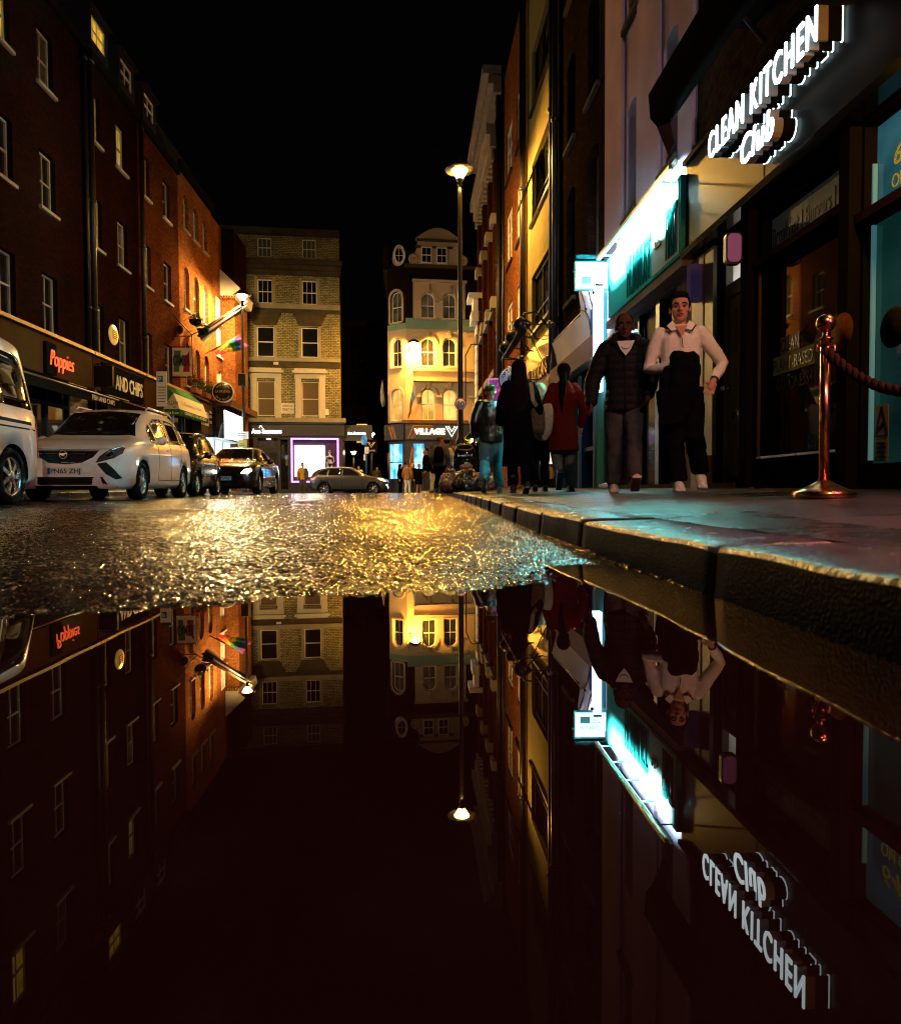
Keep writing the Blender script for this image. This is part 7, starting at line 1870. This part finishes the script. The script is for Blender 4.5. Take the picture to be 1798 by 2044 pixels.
    if not wear.get('skirt'):
        tr = put(t).build('trousers', M[wear.get('legs', 'cl_black')], root); remesh(tr, vox * k, 3); wrinkle(tr, .026, .10)
    # ---- shoes
    for (kn, an, pt) in legs:
        s_ = MB(); an = V3(an); c_, q_ = math.cos(pt), math.sin(pt); ft = V3((0, -c_, q_)); dn = V3((0, -q_, -c_)); rt = V3((1, 0, 0))
        Rm = Matrix((rt, -ft, -dn)).transposed()
        s_.ball(an + dn * .025 - ft * .02, (.050, .075, .066), 12, 8, rot=Rm); s_.ball(an + dn * .045 + ft * .06, (.050, .10, .048), 12, 8, rot=Rm); s_.ball(an + dn * .058 + ft * .12, (.048, .085, .036), 12, 8, rot=Rm); s_.obox(an + dn * .076 + ft * .06, rt * .044, ft * .14, dn * .014)
        if wear.get('boots'): s_.tube([an - dn * .16, an + dn * .03], [.055, .05], 12)
        so = put(s_).build('shoe', M[wear.get('shoes', 'shoe_black')], root); remesh(so, vox * .75 * k, 3)
    # ---- upper garment
    g = MB(); kind = wear.get('top', 'jacket'); q = wear.get('bulk', .02)
    zb = wear.get('hem', .84 if kind != 'sweater' else .93)
    fl = wear.get('flare', .0)
    rings = []
    prof = [(1.03, .16, .118), (1.12, .155 if not fem else .138, .112), (1.27, .172 if not fem else .150, .120), (1.40, .176 if not fem else .150, .112), (1.475, .135 if not fem else .115, .09), (1.525, .082, .078)]
    nz = max(1, int((1.0 - zb) / .12))
    for i in range(nz + 1):
        zz = zb + (.99 - zb) * i / (nz + 1); u = (.99 - zz) / max(.05, .99)
        rings.append(ring((0, -lean * .1, zz), .168 + q + fl * u, .122 + q + fl * .8 * u))
    for zz, rx, ry in prof: rings.append(ring((0, -lean * min(1, max(0, (zz - .95) / .45)), zz), rx + q, ry + q))
    g.loft(rings)
    for (el, wr), s0_ in zip(arms, shl):
        el, wr, s0_ = V3(el), V3(wr), V3(s0_); cf = el + (wr - el) * wear.get('cuff', .93)
        g.tube([s0_ + V3((-.012 if s0_.x > 0 else .012, 0, -.008)), s0_ * .5 + el * .5, el, el * .5 + cf * .5, cf], [.064 + q, .059 + q, .051 + q, .047 + q, .040 + q * .7], 14, round_ends=True)
    if wear.get('collar') == 'hood':
        g.tube([(.11, -.085 - lean, 1.515), (.125, .0, 1.555), (.09, .09, 1.575), (0, .115, 1.58), (-.09, .09, 1.575), (-.125, .0, 1.555), (-.11, -.085 - lean, 1.515)], [.045, .055, .06, .06, .06, .055, .045], 10, round_ends=True)
        g.tube([(.10, -.06, 1.57), (.13, .03, 1.60), (0, .12, 1.60), (-.13, .03, 1.60), (-.10, -.06, 1.57)], .035, 8, round_ends=True)
    if wear.get('collar') == 'stand':
        g.loft([ring((0, -lean + .005, 1.49), .10, .095), ring((0, -lean + .005, 1.56), .085, .088)])
    go = put(g).build('coat' if kind == 'coat' else kind, M[wear.get('topmat', 'cl_black')], root); remesh(go, vox * k, 3); wrinkle(go, wear.get('folds', .024), .13)
    return root, T, put, Hp

WALKB = dict(legs=[((.09, -.05, .50), (.09, .04, .09), 0), ((-.09, .02, .50), (-.09, .26, .22), -.9)])   # away from the viewer when yaw = pi: right foot kicked up
def stand(a=.10): return dict(legs=[((a, -.01, .50), (a + .02, .02, .09), 0), ((-a, -.03, .50), (-a - .02, 0, .09), 0)])
gp = lambda x_, y_: pave_z(x_, y_) + .002

# --- the two men walking towards the viewer
px, py = 2.185, 6.72
r, T, put, Hp = person('person in a cream half-zip jumper and black trousers walking towards the viewer', px, py, gp(px, py), 1.85, -.20,
    dict(legs=[((.125, -.05, .51), (.215, .16, .19), -.45), ((-.055, -.06, .50), (-.012, -.06, .09), 0)],
         arms=[((.385, .06, 1.175), (.285, -.13, 1.01)), ((-.275, .05, 1.145), (-.085, -.20, 1.12))],
         hand_dir=[(-.35, -.25, -.85), (.9, -.2, -.1)], palm=[(.75, -.2, -.3), (0, 0, 1)], curl=.28, head_yaw=-.10, head=(.0, -.02, 1.685)),
    dict(skin='skin_light', topmat='cl_cream', top='sweater', hem=.92, bulk=.006, legs='cl_black', shoes='shoe_white', hair='hair_black', hairstyle='short', loose=.028, cuff=.90), vox=.0095, face=True)
m = MB()       # polo collar and zip placket
for sg in (1, -1):
    m.prism([(sg * .02, -.122, 1.475), (sg * .075, -.075, 1.555), (sg * .125, -.085, 1.515), (sg * .085, -.128, 1.455)], (0, -.012, .004))
put(m).build('collar', M['cl_cream'], r)
m = MB()
for sg in (1, -1): m.bar((sg * .128, -.094, 1.513), (sg * .088, -.139, 1.453), .012, .008)
put(m).build('collar_stripe', mk('brown_stripe_knit', (.05, .02, .02), .8), r)
m = MB(); m.prism([(-.052, -.130, 1.505), (.052, -.130, 1.505), (0, -.150, 1.40)], (0, -.006, 0)); put(m).build('open_neck', M['skin_light'], r)
m = MB(); m.tube([(0, -.152, 1.40), (.012, -.153, 1.30)], .004, 6); put(m).build('zip', M['black'], r)
m = MB()
wv = (V3((.285, -.13, 1.01)) - V3((.385, .06, 1.175))).normalized(); wc_ = V3((.285, -.13, 1.01)) - wv * .01
m.tube([wc_ - wv * .018, wc_ + wv * .018], .036, 16); m = put(m); m.build('watch_strap', M['black'], r)
# jacket carried over his right forearm: a thing of its own
j = MB()
sec = [((.01, -.235, 1.245), .09, .05), ((.02, -.245, 1.20), .125, .055), ((.02, -.24, 1.05), .125, .06), ((-.01, -.23, .85), .13, .055), ((-.05, -.22, .70), .12, .045), ((-.09, -.215, .60), .08, .035)]
j.loft([ring(*s_) for s_ in sec])
j.tube([(-.13, -.20, 1.10), (-.16, -.21, .85), (-.165, -.205, .60)], [.04, .045, .035], 10, round_ends=True)
j.tube([(.10, -.235, 1.20), (.125, -.245, 1.05), (.11, -.24, .92)], [.03, .04, .03], 10, round_ends=True)
put(j); cj = T((0, -.26, .55)); j.v = [v - cj for v in j.v]
o = j.build('folded_jacket', M['cl_black']); o.location = cj; tag(o, 'black jacket draped over the forearm of the cream jumper', 'jacket'); remesh(o, .010, 3); wrinkle(o, .05, .11)

px, py = 1.76, 7.12
r, T, put, Hp = person('person in a black hooded puffer jacket with short cropped hair', px, py, gp(px, py), 1.79, -.18,
    dict(legs=[((.085, -.14, .52), (.085, -.33, .125), .5), ((-.10, .0, .50), (-.10, .05, .09), 0)],
         arms=[((.27, .04, 1.17), (.22, -.12, .97)), ((-.315, .03, 1.15), (-.335, -.10, .905))], curl=.75, head_yaw=-.06),
    dict(skin='skin_dark', topmat='puffer', top='jacket', hem=.82, bulk=.032, legs='cl_jeans', shoes='shoe_pale', hair='hair_black', hairstyle='crop', collar='hood', lip='lip_dark', loose=.016), vox=.0095, face=True)
m = MB(); m.prism([(-.085, -.165, 1.505), (.085, -.165, 1.505), (.05, -.178, 1.42), (.0, -.188, 1.355), (-.05, -.178, 1.42)], (0, -.008, 0)); put(m).build('tshirt', M['cl_white'], r)
m = MB(); m.tube([(-.05, -.178, 1.46), (-.03, -.189, 1.43), (0, -.194, 1.42), (.03, -.189, 1.43), (.05, -.178, 1.46)], .0035, 6); put(m).build('necklace', M['chrome'], r)
m = MB(); m.tube([(0, -.19, 1.35), (0, -.178, 1.2), (0, -.175, 1.0), (0, -.178, .84)], .006, 6); put(m).build('zip', M['plastic'], r)

# --- people walking away on the pavement
PI = math.pi
px, py = .885, 9.1
r, T, put, Hp = person('person with long dark hair in a long black coat seen from behind', px, py, gp(px, py), 1.70, PI,
    dict(legs=[((.085, -.05, .50), (.085, .05, .10), 0), ((-.08, .03, .50), (-.09, .16, .13), -.35)], arms=[((.24, .05, 1.16), (.25, -.10, .98)), ((-.27, .02, 1.17), (-.29, -.02, .93))]),
    dict(fem=True, top='coat', topmat='cl_black', hem=.38, flare=.05, bulk=.025, legs='cl_black', shoes='shoe_black', boots=True, hairstyle='long', hair='hair_black'), vox=.013)
bg = MB(); c0 = T((-.26, .03, .98))
bg.loft([ring(c0 + V3((0, 0, .22)), .05, .03), ring(c0 + V3((0, 0, .12)), .09, .045), ring(c0 + V3((0, 0, -.08)), .095, .05), ring(c0 + V3((0, 0, -.16)), .06, .03)])
t = thing('shoulder_bag', 'patterned shoulder bag on a pale strap hanging from the long black coat', 'bag', c0 + V3((0, 0, -.16)))
bg.build('bag_body', mk('leopard_bag', (.14, .09, .05), .7, var=.9, scale=22), t)
m = MB(); a_, b_ = T((-.15, .125, 1.50)), T((-.18, .16, 1.25)); 
m.bar(a_, b_, .05, .012, up=(0, -1, 0)); m.bar(b_, c0 + V3((-.02, -.05, .2)), .05, .012, up=(0, -1, 0)); m.build('strap', mk('sand_strap', (.42, .27, .17), .7), t)

px, py = 1.50, 9.3
r, T, put, Hp = person('person with a dark ponytail in a dark red wool coat seen from behind', px, py, gp(px, py), 1.68, PI,
    dict(legs=[((.10, -.02, .50), (.10, .24, .24), -1.05), ((-.09, -.05, .50), (-.10, .03, .09), 0)], arms=[((.26, .06, 1.17), (.24, -.14, 1.02)), ((-.28, .02, 1.17), (-.27, -.10, .95))]),
    dict(fem=True, top='coat', topmat='cl_red', hem=.58, flare=.05, bulk=.022, legs='cl_grey', shoes='shoe_black', boots=True, hairstyle='ponytail', hair='hair_black', collar='stand'), vox=.012)
c0 = T((.30, .10, .98))
t = thing('tote_bag', 'pale knitted tote bag on the shoulder of the dark red coat', 'bag', c0 + V3((0, 0, -.3)))
m = MB(); m.loft([ring(c0 + V3((.06, 0, .24)), .045, .03), ring(c0 + V3((.03, 0, .16)), .10, .06), ring(c0 + V3((0, 0, 0)), .13, .08), ring(c0 + V3((-.01, 0, -.15)), .115, .07), ring(c0 + V3((-.01, 0, -.24)), .05, .03)]); o = m.build('bag_body', mk('chunky_knit', (.52, .42, .34), .85, var=.2, scale=30, bump=1.0, bscale=55, bdist=.012), t); remesh(o, .012, 2)
m = MB(); m.tube([c0 + V3((.05, 0, .22)), T((.17, .12, 1.40)), T((.14, .03, 1.52))], .012, 6); m.tube([c0 + V3((.07, .02, .22)), T((.18, .02, 1.45)), T((.14, .0, 1.52))], .012, 6); m.build('handle', M['cl_red'], t)

px, py = .66, 11.4
r, T, put, Hp = person('person in a dark jacket and pale blue jeans with one sole lifted', px, py, gp(px, py), 1.74, PI,
    dict(legs=[((.11, -.03, .50), (.13, .28, .20), -1.1), ((-.10, -.06, .50), (-.14, .0, .09), 0)], arms=[((.27, .05, 1.17), (.27, -.06, .95)), ((-.26, .04, 1.17), (-.25, -.16, 1.02))]),
    dict(top='jacket', topmat='cl_leather', bulk=.035, legs='cl_blue', shoes='shoe_white', hairstyle='crop', hair='hair_brown', loose=.026), vox=.014)
px, py = 1.36, 10.7
r, T, put, Hp = person('person with a short blonde bob in a black leather jacket', px, py, gp(px, py), 1.64, PI,
    dict(legs=[((.09, -.03, .50), (.09, .08, .09), 0), ((-.09, -.03, .50), (-.09, .0, .09), 0)]),
    dict(fem=True, top='jacket', topmat='cl_leather', bulk=.03, legs='cl_black', shoes='shoe_black', hairstyle='bob', hair='hair_blonde', hem=.86), vox=.014)

# --- smaller figures farther off
def extra(label, x_, y_, z_, H, yaw, wear, pose=None, vox=.022):
    return person(label, x_, y_, z_, H, yaw, pose or stand(), wear, vox)
r, T, put, Hp = extra('person with a black backpack beyond the kerb, head turned aside', -.33, 23.0, .17, 1.78, PI - .2, dict(top='jacket', topmat='cl_grey', bulk=.03, legs='cl_black', hairstyle='short', hair='hair_brown'), dict(stand(), head_yaw=-1.0))
m = MB(); c0 = T((0, .20, 1.22)); m.loft([ring(c0 + V3((0, 0, z_)), a_, b_) for z_, a_, b_ in ((-.26, .11, .07), (-.2, .16, .10), (.05, .165, .10), (.2, .13, .08), (.26, .07, .05))]); solo(m, 'backpack', M['cl_black'], 'black backpack worn by the figure beyond the kerb', 'backpack')
extra('person in a pale top standing close to the backpack wearer', -.12, 23.8, .17, 1.74, PI + .8, dict(top='sweater', topmat='cl_white', legs='cl_grey', hairstyle='short', hair='hair_black'))
extra('person in a black cap-dark jacket and grey jeans left of the backpack wearer', -.95, 27.5, .11, 1.74, -1.4, dict(top='jacket', topmat='cl_black', bulk=.03, legs='cl_grey', shoes='shoe_white', hairstyle='crop'))
extra('person in pale trousers half hidden left of the backpack wearer', -.65, 28.6, .10, 1.70, PI, dict(top='jacket', topmat='cl_black', legs='cl_white', hairstyle='short'))
extra('person in an olive jacket behind the lamp post', .12, 24.3, .2, 1.76, PI, dict(top='jacket', topmat='cl_olive', bulk=.05, legs='cl_black', hairstyle='short', hair='hair_brown'))
extra('person with ginger hair in a black jacket right of the litter bin', .86, 21.6, .2, 1.74, PI + .3, dict(top='jacket', topmat='cl_black', bulk=.03, legs='cl_black', hairstyle='short', hair='hair_brown'))
extra('person in a black top at the left of the far group by the blue window', -2.75, 38.6, -.02, 1.66, 1.2, dict(fem=True, top='jacket', topmat='cl_black', legs='cl_black', hairstyle='long'))
extra('person in a dark jacket at the back of the far group', -2.50, 39.4, -.02, 1.78, PI, dict(top='jacket', topmat='cl_black', legs='cl_grey', hairstyle='short'))
extra('person in a tan jacket in the middle of the far group', -2.32, 38.3, -.02, 1.74, PI - .3, dict(top='jacket', topmat='cl_tan', bulk=.03, legs='cl_white', hairstyle='short', hair='hair_brown'))
extra('person with blonde hair in the far group by the blue window', -2.08, 39.0, -.02, 1.72, .3, dict(fem=True, top='jacket', topmat='cl_black', legs='cl_grey', hairstyle='bob', hair='hair_blonde'))
extra('person with bare legs and a short dark coat at the right of the far group', -1.72, 38.4, -.02, 1.66, .2, dict(fem=True, top='coat', topmat='cl_black', hem=.6, flare=.05, skirt=True, hairstyle='short', hair='hair_brown'))
extra('person in a mustard shirt and open dark jacket crossing before the white screen', -8.45, 40.2, -.03, 1.82, .35, dict(top='jacket', topmat='cl_mustard', legs='cl_grey', hairstyle='short', hair='hair_brown', bulk=.015), dict(legs=[((.12, -.06, .50), (.16, .08, .09), 0), ((-.10, -.02, .50), (-.16, .10, .12), -.3)]))
m = MB()
for sg in (1, -1): m.loft([ring((-8.45 + sg * .17, 40.24, z_), .085, .15) for z_ in (.85, 1.1, 1.42, 1.5)]); m.tube([(-8.45 + sg * .22, 40.24, 1.42), (-8.45 + sg * .29, 40.2, 1.12), (-8.45 + sg * .28, 40.12, .9)], [.08, .07, .055], 10)
o = m.build('open_jacket', M['cl_grey'], [q for q in bpy.data.objects if q.get('label', '').startswith('person in a mustard')][0]); remesh(o, .02, 2)
extra('person in a pale top beyond the bonnet of the crossover', -5.75, 44.0, .06, 1.70, .2, dict(top='sweater', topmat='cl_white', legs='cl_black', hairstyle='short'))
extra('person with a lit blue-white phone side turned, half hidden by the crossover', -4.75, 45.5, .06, 1.70, .5, dict(top='jacket', topmat='cl_grey', legs='cl_black', hairstyle='short'))

# ------------------------------------------------------------------ litter bin, rubbish bags, stanchions
bx, by = .36, 17.5; bz = pave_z(bx, by)
t = thing('litter_bin', 'round black litter bin with a domed hood and pale lettering near the kerb', 'litter bin', (bx, by, bz))
m = MB(); m.lathe((bx, by, bz), [(.28, 0), (.30, .05), (.305, .40), (.30, .62), (.31, .64), (.31, .67), (.30, .69), (.30, .72), (.31, .74), (.31, .77), (.295, .80)], 28); m.build('drum', M['blackgloss'], t)
m = MB(); m.lathe((bx, by, bz + .803), [(.295, 0), (.29, .10), (.25, .24), (.18, .34), (.08, .39), (.01, .40)], 28); m.build('hood', M['blackgloss'], t)
m = MB(); ctr = V3((bx, by - .235, bz + 1.06)); ax = V3((0, -.80, .6)).normalized(); up = V3((0, .6, .8)); rx = V3((1, 0, 0))
oo = [ctr + rx * .19 * math.cos(a * .3142) + up * .085 * math.sin(a * .3142) for a in range(20)]
m.tube(oo + [oo[0]], .018, 8); m.build('mouth_rim', M['black'], t)
m = MB(); m.add([p + ax * .01 for p in oo], [tuple(range(20))]); m.build('mouth', M['blackmatt'], t)
m = MB(); m.text('general litter', (bx, by - .300, bz + .85), (1, 0, 0), (0, .15, 1), .045, depth=.006, align='CENTER')
for sg in (-1, 1): m.tube([(bx + sg * .16, by - .26, bz + .84), (bx + sg * .175, by - .25, bz + .88), (bx + sg * .165, by - .25, bz + .91)], .008, 5)
m.build('lettering', M['text_white'], t)
M['bag'] = mk('brown_refuse_sack', (.26, .07, .035), .32, var=.4, scale=7, bump=.8, bscale=16, bdist=.02, rvar=.1, spec=.6)
M['bagdark'] = mk('black_refuse_sack', (.03, .013, .010), .26, var=.4, scale=7, bump=1.0, bscale=11, bdist=.03, rvar=.08, spec=.6)
def sack(x_, y_, r_, h_, label, mat, seed, lean=(0, 0)):
    rnd = random.Random(seed); z_ = pave_z(x_, y_) - .01
    m = MB(); n = 26; rings = []
    prof = [(.70, 0), (1.02, .10), (1.10, .28), (1.02, .48), (.84, .64), (.58, .78), (.36, .86), (.27, .90), (.40, .97), (.34, 1.04), (.12, 1.07)]
    ph = [rnd.uniform(0, 6) for _ in range(6)]
    for q, t_ in prof:
        rg = []
        for k_ in range(n):
            a = 2 * math.pi * k_ / n
            wv = 1 + .08 * math.sin(3 * a + ph[0] + t_ * 3) + .07 * math.sin(7 * a + ph[1] - t_ * 4) * (.4 + t_) + .10 * math.sin(11 * a + ph[2]) * max(0, t_ - .35)
            rg.append(V3((x_ + lean[0] * t_ + r_ * q * wv * math.cos(a), y_ + lean[1] * t_ + r_ * q * wv * math.sin(a), z_ + h_ * t_ + .02 * h_ * math.sin(5 * a + ph[3]) * t_)))
        rings.append(rg)
    m.loft(rings)
    o = solo(m, 'rubbish_bag', mat, label, 'rubbish bag', V3((x_, y_, z_)), 'rubbish bags by the litter bin')
    md = o.modifiers.new('sub', 'SUBSURF'); md.levels = 1; md.render_levels = 2; wrinkle(o, .17, .13); wrinkle(o, .07, .045)
    return o
sack(.06, 16.1, .30, .50, 'reddish rubbish bag leaning at the kerb end of the pile', M['bag'], 1, (-.05, 0))
sack(.38, 15.75, .34, .46, 'shiny dark rubbish bag in front of the pile', M['bagdark'], 2)
sack(.40, 16.35, .34, .58, 'reddish rubbish bag at the middle back of the pile', M['bag'], 3)
sack(.76, 16.2, .33, .52, 'reddish rubbish bag at the shop side of the pile', M['bag'], 4, (.06, 0))
sack(.0, 16.7, .24, .45, 'small greenish rubbish bag at the far kerb corner of the pile', mk('green_refuse_sack', (.06, .10, .03), .3, bump=1, bscale=11, bdist=.03), 5)
# copper rope stanchion
M['copper'] = mk('polished_copper', (.62, .28, .10), .22, 1.0, var=.08, scale=5, rvar=.06)
def stanchion(x_, y_, label):
    z_ = pave_z(x_, y_)
    t = thing('rope_stanchion', label, 'stanchion', (x_, y_, z_), 'rope stanchions')
    m = MB(); m.lathe((x_, y_, z_), [(.158, 0), (.162, .006), (.162, .030), (.155, .036), (.10, .060), (.045, .090), (.032, .10)], 40); m.build('base', M['copper'], t)
    m = MB(); m.lathe((x_, y_, z_ + .095), [(.027, 0), (.027, .76)], 28); m.build('post', M['copper'], t)
    m = MB(); m.lathe((x_, y_, z_ + .855), [(.029, 0), (.03, .025), (.038, .03), (.042, .034), (.038, .038), (.020, .045), (.014, .06), (.018, .068), (.012, .075)], 24); m.build('collar', M['copper'], t)
    m = MB(); m.ball((x_, y_, z_ + .975), .052, 28, 18); m.build('finial', M['copper'], t)
    m = MB()
    for a in (0, 3.1416): m.tube([(x_ + .028 * math.cos(a), y_, z_ + .85), (x_ + .05 * math.cos(a), y_ - .005, z_ + .855), (x_ + .05 * math.cos(a), y_ - .005, z_ + .82), (x_ + .028 * math.cos(a), y_, z_ + .82)], .005, 6)
    m.build('hook', M['copper'], t)
    return V3((x_, y_, z_ + .83))
p0 = stanchion(2.10, 3.95, 'polished copper rope stanchion with a ball finial on the wet pavement')
p1 = stanchion(2.35, 2.55, 'second copper stanchion holding the far end of the dark rope')
pts = []
for i in range(41):
    u = i / 40; p = p0 * (1 - u) + p1 * u; p.z -= .36 * 4 * u * (1 - u) * .9; pts.append(p)
m = MB()
for sidx in range(3):
    q = []
    for i in range(len(pts) * 3 - 2):
        u = i / 3; a, b_ = int(min(u, len(pts) - 1)), int(min(u + 1, len(pts) - 1)); p = pts[a] * (1 - (u - a)) + pts[b_] * (u - a)
        d_ = (pts[b_] - pts[a]).normalized() if a != b_ else V3((0, -1, 0)); s1 = d_.orthogonal().normalized(); s2 = d_.cross(s1); an_ = i * .55 + sidx * 2.094
        q.append(p + (s1 * math.cos(an_) + s2 * math.sin(an_)) * .014)
    m.tube(q, .0155, 8)
solo(m, 'barrier_rope', mk('dark_twisted_rope', (.035, .016, .010), .8, var=.4, scale=60), 'dark twisted rope sagging to the right from the copper stanchion', 'rope', p0)
# litter on the pavement
for x_, y_, lab in ((2.30, 10.6, 'clear plastic cup lying by the white light strip'), (2.62, 9.9, 'crumpled pale wrapper near the shop plinth')):
    z_ = pave_z(x_, y_); m = MB()
    if 'cup' in lab: m.lathe((x_ - .05, y_, z_ + .045), [(.03, 0), (.045, .11), (.048, .115), (.043, .11), (.028, .005)], 16, axis=(1, .3, .1))
    else:
        rnd = random.Random(2); m.ball((x_, y_, z_ + .02), (.05, .03, .022), 10, 7); m.v = [v + V3((rnd.uniform(-.01, .01), rnd.uniform(-.01, .01), rnd.uniform(0, .01))) for v in m.v]
    solo(m, 'plastic_cup' if 'cup' in lab else 'wrapper', mk('clear_plastic' if 'cup' in lab else 'white_paper', (.55, .6, .62), .2), lab, 'litter')
m = MB(); rnd = random.Random(11)
for _ in range(46):
    x_ = rnd.uniform(2.75, 3.05); y_ = rnd.uniform(5.0, 7.3); z_ = pave_z(x_, y_) + .004; a = rnd.uniform(0, 6); s_ = rnd.uniform(.008, .022)
    m.add([(x_ + s_ * math.cos(a + k_ * 1.57), y_ + s_ * math.sin(a + k_ * 1.57), z_ + rnd.uniform(0, .008)) for k_ in range(4)], [(0, 1, 2, 3)])
o = m.build('ground_debris', mk('dry_scraps', (.18, .10, .05), .8)); o['kind'] = 'stuff'
